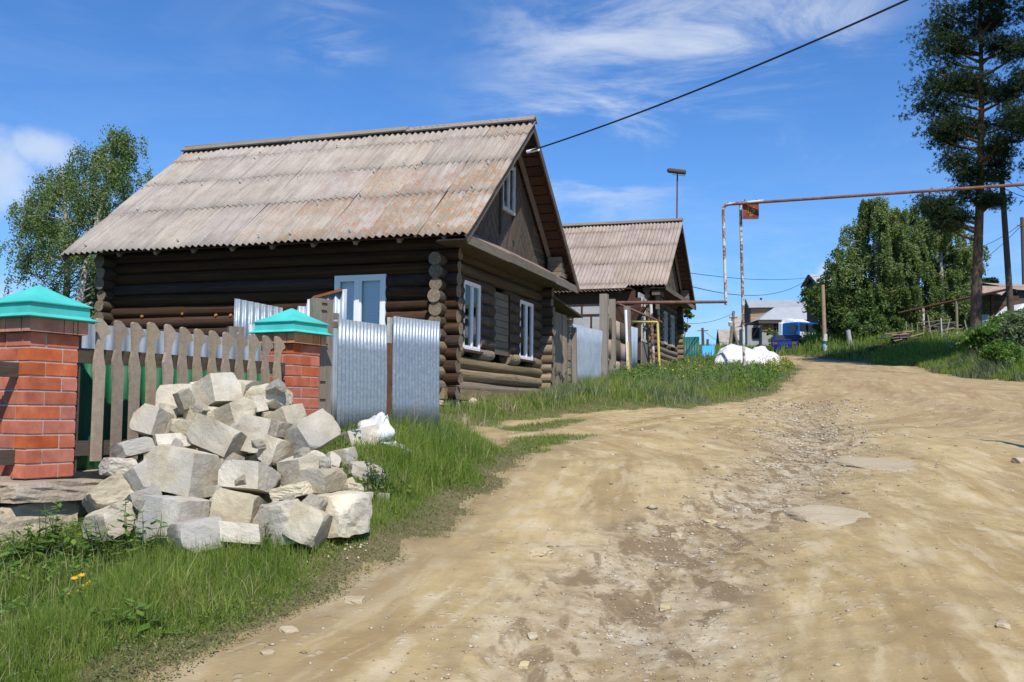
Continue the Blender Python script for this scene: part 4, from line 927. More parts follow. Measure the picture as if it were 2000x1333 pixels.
# ------------------------------------------------------------------ pile of broken blocks
PX = lambda cx: 150 + cx / 3.077
PY = lambda cy: 720 + cy / 3.077
def fenceY(px):
    k = (px - 1000) / F; s = (FO.x - k * FO.y) / (k * FD.y - FD.x) ; return FO.y + FD.y * s
blocks = [  # crop x, crop y, width, height, roll deg, yaw deg, extra depth, depth, shape seed, label
 (845, 150, 235, 200, -8, 20, .0, .30, 1, 'big pale block crowning the top of the stone pile'),
 (1012, 118, 120, 105, 10, -20, .10, .22, 2, 'small pale block behind the right of the pile top'),
 (1158, 178, 190, 150, 14, 35, .0, .26, 3, 'rough edged block at the upper right against the brick pillar'),
 (625, 195, 170, 205, 14, 40, .0, .28, 4, 'tilted block with grey right face at the upper left of the pile'),
 (1050, 222, 100, 110, -10, 30, -.02, .2, 5, 'pale wedge under the top block on its right side'),
 (938, 272, 205, 150, -27, 25, -.16, .26, 6, 'tan faced block tipped towards the viewer below the pile top'),
 (712, 112, 100, 50, 0, 10, .15, .18, 7, 'small flat piece peeking out behind the top block on the left'),
 (474, 335, 185, 195, 10, -25, .0, .28, 8, 'grey faced block on the left shoulder of the pile'),
 (533, 262, 100, 95, 20, 15, .08, .2, 9, 'small block wedged behind the left shoulder of the pile'),
 (763, 285, 150, 120, 5, 30, -.05, .24, 10, 'rounded yellowish block above the long grey block'),
 (628, 358, 170, 100, 8, 10, -.06, .2, 11, 'pale wedge left of the long grey block'),
 (855, 432, 330, 200, 24, -20, -.12, .28, 12, 'long smooth grey block lying diagonally in the middle of the pile'),
 (1082, 400, 165, 245, 24, 40, -.06, .26, 13, 'upright leaning slab right of the long grey block'),
 (1240, 320, 190, 140, -12, 30, .0, .26, 14, 'cream block with rough right edge below the brick pillar'),
 (1152, 292, 100, 70, 0, 10, .08, .2, 15, 'small block half hidden behind the leaning slab'),
 (1388, 412, 290, 220, -26, 25, -.10, .30, 16, 'large stained grey block tilted up at the right of the pile'),
 (335, 480, 225, 105, -14, 20, -.02, .22, 17, 'flat yellowish wedge jutting out at the left of the pile'),
 (562, 452, 220, 100, -5, 5, .06, .22, 18, 'flat pale block behind the biggest block'),
 (1205, 500, 130, 175, 14, -25, -.04, .22, 19, 'narrow upright block below the cream block'),
 (640, 615, 350, 290, 8, 38, -.22, .36, 20, 'biggest block with chipped left edge in the middle of the pile'),
 (1040, 655, 300, 185, -2, -20, -.14, .28, 21, 'brick shaped brown faced block set square in the pile'),
 (1368, 600, 250, 185, -22, 20, -.02, .26, 22, 'cream block leaning behind the clean cut block at the right'),
 (1480, 668, 205, 150, 2, -22, -.14, .24, 23, 'clean cut square block at the right of the pile'),
 (248, 590, 195, 115, 4, 10, .02, .22, 24, 'broken slab at the far left of the pile by the pickets'),
 (372, 678, 200, 185, -30, 30, -.08, .26, 25, 'block with a round grey stain at the left of the pile'),
 (175, 765, 255, 175, -38, 15, -.02, .26, 26, 'rough slab leaning down to the plinth at the left'),
 (190, 925, 235, 185, -18, 25, -.06, .28, 27, 'low cream block at the bottom left corner of the pile'),
 (400, 815, 200, 140, -18, 10, .0, .24, 28, 'grey block half buried under the biggest block'),
 (590, 915, 320, 310, 12, 32, -.12, .34, 29, 'large bottom block with two bright faces left of the rounded boulder'),
 (712, 1005, 310, 215, -8, 10, -.22, .30, 30, 'rounded boulder at the front foot of the pile'),
 (972, 865, 285, 230, 1, -12, -.10, .30, 31, 'smooth white faced square block at the bottom of the pile'),
 (1000, 1010, 270, 130, 2, -8, -.10, .28, 32, 'stained footing block under the smooth white block'),
 (1222, 930, 205, 275, -6, 30, -.16, .28, 33, 'rough white broken chunk at the pile foot right of the white block'),
 (1400, 945, 250, 250, 20, -15, -.12, .30, 34, 'yellowish chunk with curved side at the right foot of the pile'),
 (1565, 875, 280, 275, 4, 28, -.10, .32, 35, 'large rough corner block with a round hole at the right end of the pile'),
 (1310, 738, 240, 95, -20, -20, -.14, .2, 36, 'thin slab tilted on top of the lower right blocks'),
 (1690, 432, 245, 150, -14, 20, .20, .30, 37, 'pale chunk lying apart right of the pile near the white bag'),
 (1592, 540, 125, 120, -10, 40, .10, .22, 38, 'small grey chunk under the pale chunk right of the pile'),
 (1735, 632, 240, 130, 12, 10, .0, .26, 39, 'earth caked chunk with nettles growing over it at the right'),
 (1808, 778, 110, 62, 3, 15, -.06, .2, 40, 'small flat slab on the ground right of the pile'),
 (1630, 725, 120, 80, -4, 20, -.04, .2, 41, 'small white lump on top of the corner block'),
 (860, 560, 200, 170, 20, 30, .14, .24, 42, 'shadowed block deep inside the pile under the long grey block'),
 (1525, 560, 80, 90, 15, 10, .06, .18, 43, 'small dark chunk between the stained block and the pale chunk'),
 (830, 740, 110, 70, 0, 20, .0, .2, 44, 'small light piece left of the square white block'),
]
def pileY(px, py): return min(6.12 + (1060 - py) / 300 * 1.25 + max(0, (px - 640) / 140) * .55, fenceY(px) - .28)
for cx, cy, w, h, roll, yaw, ex, dep, sd, lb in blocks:
    px, py = PX(cx), PY(cy); Y = pileY(px, py) + ex * .6
    if sd in (37, 38, 39, 40): Y = G(px, PY(cy + h * .46)).y + {37: .25, 38: .05, 39: .05, 40: 0}[sd]
    sc = Y / F / 3.077; r = random.Random(sd)
    ww, hh, dd = w * sc * .87, h * sc * .90, dep * 1.08
    c = W(px, py, Y + dd * .28)
    m = Matrix.Translation(c) @ Matrix.Rotation(math.radians(-.0 + math.atan2(c.x, c.y) * -57.3), 4, 'Z') @ Matrix.Rotation(math.radians(roll), 4, 'Y') @ Euler((r.uniform(-.30, .10), 0, math.radians(yaw * 1.35))).to_matrix().to_4x4()
    rough_ = sd in (3, 24, 26, 33, 35, 36, 39, 41)
    o = link('stone_block', stone_mesh('stone_block', MT['block'], 9, 100 + sd, 12 if rough_ else 6, .34 if sd in (30, 10, 34) else (.14 if rough_ else .05), .030 if rough_ else .010, .62 if rough_ else .74, (ww / 2, dd / 2, hh / 2)), None, m)
    o.color = (0, 0, 0, 1); tag(o, lb, 'stone block', 'broken blocks heaped by the fence')
# rubble filling the heart of the heap
cv = []
core = MB()
for i in range(90):
    r = RND; px = r.uniform(230, 680); top = 775 + abs(px - 430) * .62; py = r.uniform(top + 40, 1035); Y = min(pileY(px, py) + .34, fenceY(px) - .15)
    s = r.uniform(.07, .14); c = W(px, py, Y)
    mm = Matrix.Translation(c) @ Euler((r.uniform(0, 3), r.uniform(0, 3), r.uniform(0, 3))).to_matrix().to_4x4() @ Matrix.Diagonal((s, s, s, 1))
    core.box((0, 0, 0), (1.6, 1.3, 1.1), 0, mm)
o = core.build('rubble_fill', MT['rubble']); tag(o, 'small rubble and dust filling the gaps inside the block pile', 'rubble', kind='stuff')
# smaller fragments wedged between the blocks
FRAG = [stone_mesh('stone_fragment', MT['block'], 4, 900 + i, 8, .12, .05, .62) for i in range(6)]
fr_ = random.Random(21)
frag_spots = [(300, 905, 'small chip on the left flank of the pile'), (345, 872, 'small chip beside the left shoulder block'), (395, 800, 'sharp chip below the top left block'), (452, 842, 'chip resting on the long grey block'), (505, 868, 'small wedge beside the leaning slab'), (548, 838, 'chip under the cream block by the pillar'), (590, 885, 'chip below the large stained block'), (470, 940, 'chip above the square white block'), (425, 985, 'chip beside the biggest block at its foot'), (560, 975, 'chip on the rough white chunk'), (615, 985, 'chip leaning on the corner block'), (330, 1040, 'chip at the foot of the large bottom block'), (470, 1078, 'flat chip in the grass before the white block'), (415, 1085, 'chip in the grass before the rounded boulder'), (655, 1045, 'chip in the grass right of the corner block'), (690, 1010, 'loose chip among the white crumbs'), (715, 960, 'loose chip below the bushy weed'), (665, 925, 'chip between the pile and the weeds'), (222, 1000, 'chip at the left end of the pile'), (278, 985, 'chip under the round stained block'), (520, 905, 'chip beside the brick shaped block'), (385, 905, 'chip wedged left of the biggest block'), (635, 905, 'chip under the stained grey block'), (360, 780, 'chip on top of the upper left block'), (540, 760, 'chip behind the pile top on the right')]
for i, (px, py, lb) in enumerate(frag_spots):
    Y = pileY(px, py) - .12 if py < 1040 and px < 650 else G(px, py).y; s_ = fr_.uniform(.035, .07)
    o = link('stone_fragment', FRAG[i % 6], None, Matrix.Translation(W(px, py, Y)) @ Euler((fr_.uniform(0, 3), fr_.uniform(0, 3), fr_.uniform(0, 3))).to_matrix().to_4x4() @ Matrix.Diagonal((s_, s_ * .8, s_ * .6, 1))); tag(o, lb, 'stone', 'chips lying in the block pile')
# crumbs round the foot of the pile
V = []; T = []
for i in range(420):
    p = G(RND.uniform(320, 720), RND.gauss(1050, 22)) if i < 300 else G(RND.uniform(660, 780), RND.uniform(940, 1010)); s = RND.uniform(.004, .016)
    b0 = len(V)
    for a in ((1, 0, 0), (-1, 0, 0), (0, 1, 0), (0, -1, 0), (0, 0, 1), (0, 0, -1)): V.append((p.x + a[0] * s * RND.uniform(.6, 1.2), p.y + a[1] * s * RND.uniform(.6, 1.2), p.z + .01 + a[2] * s * .7))
    for t in ((0, 2, 4), (2, 1, 4), (1, 3, 4), (3, 0, 4), (2, 0, 5), (1, 2, 5), (3, 1, 5), (0, 3, 5)): T.append([b0 + q for q in t])
o = link('crushed_stone', np_mesh('crushed_stone', V, T, MT['block'])); tag(o, 'white crumbs of crushed stone scattered at the foot of the pile', 'rubble', kind='stuff')
# white bag
def blob(name, mat, c, R3, seed, fold=.2, n=28, k=18, M=None):
    r = random.Random(seed); V = []; ph = [r.uniform(0, 6) for _ in range(6)]
    for j in range(k + 1):
        th = math.pi * j / k
        for i in range(n):
            a = 2 * math.pi * i / n
            d = 1 + fold * (math.sin(3 * a + ph[0] + th * 2) * .4 + math.sin(7 * a + ph[1] - th * 3) * .25 + math.sin(5 * th + ph[2] + a) * .35 + math.sin(13 * a + th * 5 + ph[3]) * .12)
            V.append(Vector((math.sin(th) * math.cos(a) * R3[0] * d, math.sin(th) * math.sin(a) * R3[1] * d, math.cos(th) * R3[2] * d)))
    Fq = [(j * n + i, (j + 1) * n + i, (j + 1) * n + (i + 1) % n, j * n + (i + 1) % n) for j in range(k) for i in range(n)]
    mb = MB(); mb.add(V, Fq, 0, True); m = Matrix.Translation(c)
    if M is not None: m = m @ M
    return mb.build(name, mat, None, m)
_bp = G(735, 874); bag = empty('white_bag', W(735, 848, _bp.y)); tag(bag, 'crumpled white plastic bag in the grass by the gate', 'bag')
o = blob('bag_body', MT['tarp'], (0, 0, .0), (.15, .12, .16), 4, .42, M=Matrix.Rotation(.5, 4, 'Y')); o.parent = bag
o = blob('bag_flap', MT['tarp'], (.16, .0, -.12), (.17, .1, .045), 6, .5, M=Matrix.Rotation(.35, 4, 'Y')); o.parent = bag
# ------------------------------------------------------------------ second log house with its porch, fence and gas pipes
H2O = Vector((5.2, 37.8, 1.92 + EYE))
H2 = log_house('log_house', H2O, 'second log house further up the lane with brown slate roof and glazed porch', main=False, seed=4, slate='slate2', oL=1.2)
# porch in front of the long wall (house local coordinates)
px_ = -1.55
q = MB(); q.box((px_, 5.0, 1.1), (.10, 8.0, 2.1)); q.build('porch_panel', MT['oldgreywall'], H2)
q = MB(); q.box((px_, 4.6, 2.38), (.12, 8.8, .44)); q.build('porch_header', MT['redboard'], H2)
for i in range(9):
    q = MB(); q.box((px_ - .065, 1.12 + i * .36, 1.95 if i % 2 else 1.45), (.03, .06, .42 if i % 2 else .6)); q.build('porch_muntin', MT['redboard'], H2)
for z in (2.14, 1.75, 1.15):
    q = MB(); q.box((px_ - .075, 3.2, z), (.03, 4.4, .05)); q.build('porch_muntin', MT['redboard'], H2)
for i in range(14):       # herringbone boarding at the near end of the porch
    q = MB(); a = 1 if i % 2 else -1
    q.box((0, 0, 0), (.04, .055, 1.1), 0, Matrix.Translation((px_ - .03, .05 + i * .065, 1.5 + .02 * (i % 3))) @ Matrix.Rotation(.5 if i < 7 else -.5, 4, 'X')); q.build('porch_board', MT['redboard'], H2)
q = MB(); q.box((px_ + .03, .48, 1.2), (.06, .98, 2.3)); q.build('porch_end_panel', MT['redboard'], H2)
window(H2, 'porch_window', frame_mtx((px_ + .25, -.02, .75), (1, 0, 0), (0, 1, 0), (0, 0, 1)), 1.15, 1.65, (.5,), .07, 'oldwhite', bars=(.33, .66), glass=True)
q = MB(); q.box((px_ + .8, .08, 1.3), (1.5, .06, 2.5)); q.build('porch_side_wall', MT['oldgreywall'], H2)
q = MB(); q.box((px_ + .8, -.03, .2), (1.6, .05, 1.0)); q.build('porch_skirt', MT['greywood'], H2)
q = MB(); q.box((px_ + .8, .1, -.8), (1.6, .3, 1.4)); q.build('porch_footing', MT['brick'], H2)
for c in range(8):
    key = 'porch'
    if key not in SHEETS: SHEETS[key] = corr_mesh('porch_sheet', MT['slate2'], 1.06, 1.15, .15, .025, .007, None, 8, 2)
    sd_ = Vector((.93, 0, .367)).normalized(); Yv = sd_.cross(Vector((0, -1, 0)))
    link('porch_sheet', SHEETS[key], H2, frame_mtx(Vector((-1.95, 8.6 - c * 1.0, 2.60)), (0, -1, 0), Yv, sd_)).color = (.1, 0, 0, 1)
q = MB(); q.box((-1.45, 4.4, 2.66), (1.0, 8.2, .03), 0, None); q.build('porch_ceiling', MT['redboard'], H2)
for y in (.7, 3.0, 5.4):
    q = MB(); q.bar((-1.92, y, 2.55), (-.9, y, 2.9), .06, .09); q.build('porch_rafter', MT['redboard'], H2)
# stepped cornice bracket on the gable end
for i, (x, y, z, w, d, h) in enumerate([(-.2, -.4, 2.62, .9, .3, .16), (-.35, -.42, 2.3, .16, .14, .55), (.1, -.42, 2.42, .5, .14, .14)]):
    q = MB(); q.box((x, y, z), (w, d, h)); q.build('cornice_bracket', MT['greywoodx'], H2)

LN = Vector((.65, 24.3, 0))
def LP(s, off=0.0):
    p = LN + HU * s + HV * off; return p
def zrel(px, py, Y): return (W(px, py, Y)).z
# rotten plank screen by the first house
ps = empty('plank_screen', (*LP(.35).xy, zrel(1085, 760, LP(.35).y)), math.atan2(HU.y, HU.x)); tag(ps, 'ragged rotten plank screen joined to the first log house', 'fence')
rr = random.Random(3)
for i in range(13):
    w = .17; x = i * .175; hgt = 2.05 - .018 * i + rr.uniform(-.08, .05); z0 = .05
    pts = [(0, z0), (w * .9, z0)] + [(w * .9, hgt - .1), (w * .7, hgt + rr.uniform(-.02, .06)), (w * .45, hgt - rr.uniform(.02, .1)), (w * .2, hgt + rr.uniform(-.02, .06)), (0, hgt - .08)]
    mb = MB(); mb.prism(pts, .03); mb.build('plank', MT['darkplank'], ps, Matrix.Translation((x, rr.uniform(-.015, .015), 0)) @ Matrix.Rotation(rr.uniform(-.015, .015), 4, 'Y') @ frame_mtx((0, 0, 0), (1, 0, 0), (0, 0, 1), (0, -1, 0)))
for i in range(9):
    x = .2 + i * .2; mb = MB(); z0 = .45 + rr.uniform(-.1, .12); hgt = 1.0
    pts = [(0, z0 + rr.uniform(0, .08)), (.06, z0 - rr.uniform(0, .1)), (.12, z0 + rr.uniform(0, .1)), (.19, z0 - rr.uniform(0, .05)), (.19, 2.0), (0, 2.0)]
    mb.prism(pts, .02); mb.build('bark_strip', MT['darkplank'], ps, Matrix.Translation((x, -.05 - .004 * (i % 2), 0)) @ frame_mtx((0, 0, 0), (1, 0, 0), (0, 0, 1), (0, -1, 0)))
for i in range(11):
    mb = MB(); mb.box((2.42, .02 * (i % 2), .15 + i * .19), (.28, .12, .16)); mb.build('stacked_block_end', MT['darkplank'], ps)
mb = MB(); mb.bar((-.3, -.12, 2.25), (2.6, -.10, 2.02), .5, .05); mb.build('lean_roof', MT['dkwood'], ps)
# leaning corrugated gate and the wooden posts
a = LP(3.05); b_ = LP(6.6)
def top_at(px, py, s): return W(px, py, LP(s).y).z - EYE
sheet_on('leaning_gate_sheet', (a.x, a.y), (b_.x, b_.y), top_at(1125, 757, 3.2), top_at(1125, 633, 3.1), top_at(1183, 647, 6.6), 'galv2', 'leaning silver corrugated sheet beside the rotten plank screen', .13, .012, 4, .03, 'gate')
def post(name, pxa, pya, pxb, pyb, Y, w, d, mat, label, group=None, cat='post'):
    A = W(pxb, pyb, Y); B = W(pxa, pya, Y); g = gz(A.x, A.y)
    A2 = A - (B - A).normalized() * max(0, A.z - g + .3)
    o = empty(name, A2); dv = B - A2
    mb = MB(); mb.bar((0, 0, 0), dv, w, d, HV); mb.build('shaft', MT[mat], o); tag(o, label, cat, group); return o
post('gate_post', 1121, 640, 1123, 752, 27.0, .12, .12, 'greywood', 'thin grey post left of the leaning silver sheet')
post('gate_post', 1180, 575, 1179, 742, 31.2, .24, .24, 'greywood', 'thick tall grey post right of the leaning silver sheet')
post('gate_post', 1196, 585, 1197, 735, 31.9, .18, .18, 'greywood', 'second tall grey post before the glazed porch')
post('gate_post', 1225, 599, 1228, 732, 34.0, .20, .2, 'post', 'weathered post behind the white and yellow riser pipe')
# patchwork of slate pieces as a low fence
pw = empty('patchwork_fence', LP(7.6), math.atan2(HU.y, HU.x)); tag(pw, 'patchwork fence of striped slate pieces between the grey posts', 'fence')
pw.location.z = top_at(1212, 742, 8.5) + EYE
for i in range(3):
    for j in range(3):
        if j == 0 and i == 0: continue
        mb = MB(); me = corr_mesh('slate_patch', MT['slate2'] if (i + j) % 2 else MT['dkwood'], .82, .66, .13, .02, .006)
        link('slate_patch', me, pw, Matrix.Translation((i * .84, .03 * ((i + j) % 2), .0 + j * .64)))
a = LP(10.9); b_ = LP(12.1)
sheet_on('pale_blue_sheet', (a.x, a.y), (b_.x, b_.y), top_at(1238, 735, 11.4), top_at(1233, 638, 11.0), top_at(1244, 641, 12), 'ltblue', 'plain pale blue sheet in front of the second house', .6, .012, 2, .01, 'sheet')

def pipe(name, pts, r, mat, label, cat='pipe', n=10, group=None):
    o = empty(name, pts[0]); p0 = Vector(pts[0]); mb = MB(); mb.tube([Vector(p) - p0 for p in pts], r, n); mb.build('pipe_run', mat, o); tag(o, label, cat, group); return o
def bend(pts, rad=.15, n=5):
    o = [Vector(pts[0])]
    for i in range(1, len(pts) - 1):
        p = Vector(pts[i]); a = (Vector(pts[i - 1]) - p).normalized(); b = (Vector(pts[i + 1]) - p).normalized()
        for k in range(n + 1):
            t = k / n; o.append((p + a * rad) * (1 - t) ** 2 + p * 2 * t * (1 - t) + (p + b * rad) * t * t)
    o.append(Vector(pts[-1])); return o
# overhead gas pipe across the lane
YP = 41.0
gp_ = empty('gas_pipe_gantry', G(1456, 714)); tag(gp_, 'tall rusty gas pipe gantry crossing over the lane', 'gas pipe')
g0 = gp_.location.copy()
A = W(1412, 398, YP); B = W(2160, 350, 35.6); C = W(1418, 596, YP - .1)
mb = MB(); mb.tube([p - g0 for p in bend([C, A + Vector((0, 0, -.05)), B], .28, 6)], .062, 10); mb.build('crossing_pipe', MT['pipe_r'], gp_)
mb = MB(); mb.tube([p - g0 for p in bend([C, A + Vector((0, 0, -.05)), A.lerp(B, .12)], .28, 6)], .065, 10); mb.build('painted_section', MT['pipe_w'], gp_)
mb = MB(); mb.tube([W(1425, 396.5, YP - .3) - g0 + Vector((0, 0, 0)), B - g0], .089, 10); 
mb = MB(); mb.tube([W(1454, 722, YP) - g0 - Vector((0, 0, .3)), W(1446, 394, YP) - g0], .060, 10); mb.build('support_post', MT['pipe_w'], gp_)
D = W(1203, 592, 34.5); Cl = W(1418, 590, YP - .1)
mb = MB(); mb.tube([Cl - g0, D - g0], .062, 10); mb.build('branch_pipe', MT['pipe_r'], gp_)
D2 = W(1292, 630, 36.4)
mb = MB(); mb.tube([D - g0, D2 - g0], .045, 8); mb.build('branch_pipe', MT['pipe_r'], gp_)
mb = MB(); mb.tube([W(1271, 592, 37.0) - g0, W(1277, 722, 37.0) - g0], .06, 8); mb.build('branch_support', MT['pipe_w'], gp_)
o = pipe('gas_riser', bend([W(1222, 606, 33.8), W(1224, 668, 33.8), W(1227, 742, 33.8)], .05, 2), .05, MT['white'], 'white and yellow gas riser pipe in front of the weathered post'); 
mb = MB(); p0 = o.location; mb.tube([W(1225, 668, 33.8) - p0, W(1227.5, 745, 33.8) - p0], .054, 10); mb.build('yellow_section', MT['yellow'], o)
o = pipe('gas_riser', bend([W(1232, 628, 35.5), W(1284, 629, 36.2), W(1289, 742, 36.2)], .08, 4), .046, MT['yellow'], 'yellow gas pipe bent down beside the log end of the second house')
# rusty height sign hanging from the gantry
sp = W(1466, 413, YP - .25); sg = empty('height_sign', sp, -.08); tag(sg, 'rusty square sign plate hanging from the overhead pipe', 'sign')
S_ = .335
rc = []
for cx, cz, a0 in ((S_ - .05, S_ - .05, 0), (-S_ + .05, S_ - .05, 90), (-S_ + .05, -S_ + .05, 180), (S_ - .05, -S_ + .05, 270)):
    for k in range(4): a = math.radians(a0 + 30 * k); rc.append((cx + .05 * math.cos(a), cz + .05 * math.sin(a)))
MT['sign'] = pm('rusted_sign_paint', [(.3, (.085, .026, .02)), (.5, (.16, .045, .03)), (.62, (.25, .085, .045)), (.75, (.36, .15, .12))], 3.2, rough=.8, vary=.02)
MT['sign_rim'] = pm('faded_red_rim', [(.3, (.30, .07, .055)), (.7, (.45, .15, .13))], 6, rough=.8, vary=.02)
MT['sign_text'] = pm('faded_yellow_mark', [(.35, (.20, .075, .03)), (.6, (.50, .34, .12))], 5, rough=.8, vary=0)
mb = MB(); mb.prism(rc, .02, frame_mtx((0, 0, 0), (1, 0, 0), (0, 0, 1), (0, -1, 0))); mb.build('plate', MT['sign'], sg)
mb = MB(); n = len(rc)
for i in range(n): mb.bar((rc[i][0] * .95, -.026, rc[i][1] * .95), (rc[(i + 1) % n][0] * .95, -.026, rc[(i + 1) % n][1] * .95), .012, .035, (0, 1, 0))
mb.build('rim', MT['sign_rim'], sg)
for tx, x, z, s in (('4,5', -.22, -.06, .34), ('м', -.05, -.22, .17)):
    cu = bpy.data.curves.new('marking', 'FONT'); cu.body = tx; cu.size = s; cu.extrude = .003; cu.materials.append(MT['sign_text'])
    t = bpy.data.objects.new('marking_source', cu); me = bpy.data.meshes.new_from_object(t); bpy.data.objects.remove(t)
    t = link('marking', me, sg); t.location = (x, -.024, z); t.rotation_euler = (math.pi / 2, 0, 0)
for x in (-.24, .24): mb = MB(); mb.bar((x, -.01, S_ - .02), (x, -.01, S_ + .16), .05, .03, (0, 1, 0)); mb.build('hanger', MT['rust'], sg)
# drum lamp on a mast behind the second house
lm = empty('street_lamp', W(1319, 600, 46)); tag(lm, 'dark drum shaped lamp on a thin mast above the second house', 'lamp'); l0 = lm.location.copy()
mb = MB(); mb.tube([Vector((0, 0, -3)), W(1323, 331, 46) - l0], .035, 8); mb.build('mast', MT['rust'], lm)
c0 = W(1304, 333, 45.6) - l0; c1 = W(1338, 337, 45.9) - l0
mb = MB(); mb.tube([c0, c0.lerp(c1, .06), c1], [.07, .115, .115], 14); mb.build('drum', MT['dkwood'], lm)
mb = MB(); mb.bar(c0.lerp(c1, .25) - Vector((0, 0, .17)), c0.lerp(c1, 1.0) - Vector((0, 0, .17)), .02, .02); mb.build('bracket', MT['rust'], lm)

# white covered heap, green and blue sheets
def heap(name, c, R3, seed, label, mat='tarp', fold=.22, cat='heap'):
    o = blob(name, MT[mat], c, R3, seed, fold, 44, 26); tag(o, label, cat); return o
tp = MB()
def tarp(name, prof, Y0, depth, label, seed):
    "draped sheet: silhouette profile in pixels, given depth"
    r = random.Random(seed); n = len(prof); V = []; k = 9; Fq = []
    for i, (px, py, pb) in enumerate(prof):
        base = W(px, pb, Y0); top = W(px, py, Y0); H = top.z - base.z
        for j in range(k):
            t = j / (k - 1); a = t * math.pi
            V.append(Vector((base.x * (1 + (-math.cos(a)) * depth * .5 / Y0), Y0 - math.cos(a) * depth / 2 , base.z - .3 + (H + .3) * max(0, math.sin(a)) ** .75 + r.uniform(-.05, .05) * math.sin(a))) + Vector((r.uniform(-.04, .04), 0, 0)))
    for i in range(n - 1):
        for j in range(k - 1): Fq.append((i * k + j, (i + 1) * k + j, (i + 1) * k + j + 1, i * k + j + 1))
    mb = MB(); mb.add(V, Fq, 0, False); o = mb.build(name, MT['tarp']); tag(o, label, 'tarpaulin', 'white covered heaps'); return o
tarp('tarpaulin_heap', [(1393, 712, 722), (1398, 695, 722), (1408, 684, 722), (1420, 675, 722), (1430, 672, 722), (1442, 675, 722), (1455, 679, 722), (1466, 682, 722), (1478, 684, 722), (1488, 688, 722), (1496, 700, 722), (1502, 716, 722)], 44, 3.0, 'large white tarpaulin heap behind the gantry post', 2)
tarp('tarpaulin_heap', [(1462, 700, 720), (1468, 684, 720), (1476, 677, 720), (1486, 675, 720), (1494, 678, 720), (1502, 686, 720), (1510, 688, 720), (1520, 694, 720), (1527, 712, 720)], 46.5, 2.6, 'smaller pale tarpaulin heap to the right of the large one', 5)
pA = W(1326, 700, 49); pB = W(1365, 700, 50)
sheet_on('green_sheet_fence', (pA.x, pA.y), (pB.x, pB.y), pA.z - EYE - 1.2, W(1326, 659, 49).z - EYE, W(1365, 658, 50).z - EYE, 'tealsheet', 'dark teal profiled sheet fence right of the second house', .2, .03, 1, 0, 'fence')
pA = W(1371, 700, 50.5); pB = W(1396, 700, 50.5)
sheet_on('blue_gate', (pA.x, pA.y), (pB.x, pB.y), pA.z - EYE - 1.2, W(1371, 676, 50.5).z - EYE, W(1396, 675, 50.5).z - EYE, 'bluesheet', 'bright blue sheet gate beyond the teal fence', .8, .01, 1, 0, 'gate')
MT['slategrey'] = mk_slate('grey_slate', (.36, .335, .305), .05, .1)
# ------------------------------------------------------------------ far houses
def face_part(root, name, quads, mat, th=.05, nrm=None):
    mb = MB()
    for q in quads:
        q = [Vector(v) for v in q]; n = (q[1] - q[0]).cross(q[2] - q[0]).normalized() * th
        k = len(q); mb.add(q + [v + n for v in q], [tuple(range(k))[::-1], tuple(range(k, 2 * k))] + [(i, (i + 1) % k, k + (i + 1) % k, k + i) for i in range(k)])
    return mb.build(name, MT[mat], root)
def gable_house(name, base, rz, Wd, L, hw, hr, over, label, wallm, roofm, gablem, wins=(), rows=3, cat='house', fascia='dkwood', wz=(1.0, 2.0)):
    "local: ridge along x (length L), slopes towards -y and +y, gable ends at x=0 and x=L"
    root = empty(name, base, rz); tag(root, label, cat, 'houses up the hill')
    t = .2
    mb = MB(); mb.box((L / 2, t / 2, hw / 2 - .5), (L, t, hw + 1)); mb.box((L / 2, Wd - t / 2, hw / 2 - .5), (L, t, hw + 1)); mb.box((t / 2, Wd / 2, hw / 2 - .5), (t, Wd - 2 * t, hw + 1)); mb.box((L - t / 2, Wd / 2, hw / 2 - .5), (t, Wd - 2 * t, hw + 1)); mb.build('wall', MT[wallm], root)
    for x in (0.02, L - .14):
        mb = MB(); mb.prism([(0, hw), (Wd, hw), (Wd / 2, hr - .05)], .12, frame_mtx((x, 0, 0), (0, 1, 0), (0, 0, 1), (1, 0, 0))); mb.build('gable', MT[gablem], root)
    sl = (hr - hw) / (Wd / 2); rf = None
    for s in (-1, 1):
        for r_ in range(rows):
            t0 = r_ / rows; t1 = (r_ + 1) / rows + (.02 if r_ < rows - 1 else 0)
            ye = -over if s < 0 else Wd + over; ze = hw - over * sl
            def P(t, x, dz=0): return Vector((x, ye + (Wd / 2 - ye) * t, ze + (hr - ze) * t + .06 + dz))
            dz = .03 * (r_ % 2)
            q = [P(t0, -over, dz + .02), P(t0, L + over, dz + .02), P(t1, L + over, dz), P(t1, -over, dz)]
            if s > 0: q = q[::-1]
            face_part(root, 'roof_slope', [q], roofm, .04)
        for x in (-over, L + over):
            ye = -over if s < 0 else Wd + over
            mb = MB(); mb.bar((x, ye, hw - over * sl), (x, Wd / 2, hr), .05, .22); mb.build('bargeboard', MT[fascia], root)
    for x, w, face in wins:
        if face == 'front': window(root, 'window', frame_mtx((x, -.06, wz[0]), (1, 0, 0), (0, 1, 0), (0, 0, 1)), w, wz[1] - wz[0], (.5,), .09, 'oldwhite')
        else: window(root, 'window', frame_mtx((-.06, x + w, wz[0]), (0, -1, 0), (1, 0, 0), (0, 0, 1)), w, wz[1] - wz[0], (.5,), .09, 'oldwhite')
    return root
def gbase(px, py, Y): p = W(px, py, Y); return p
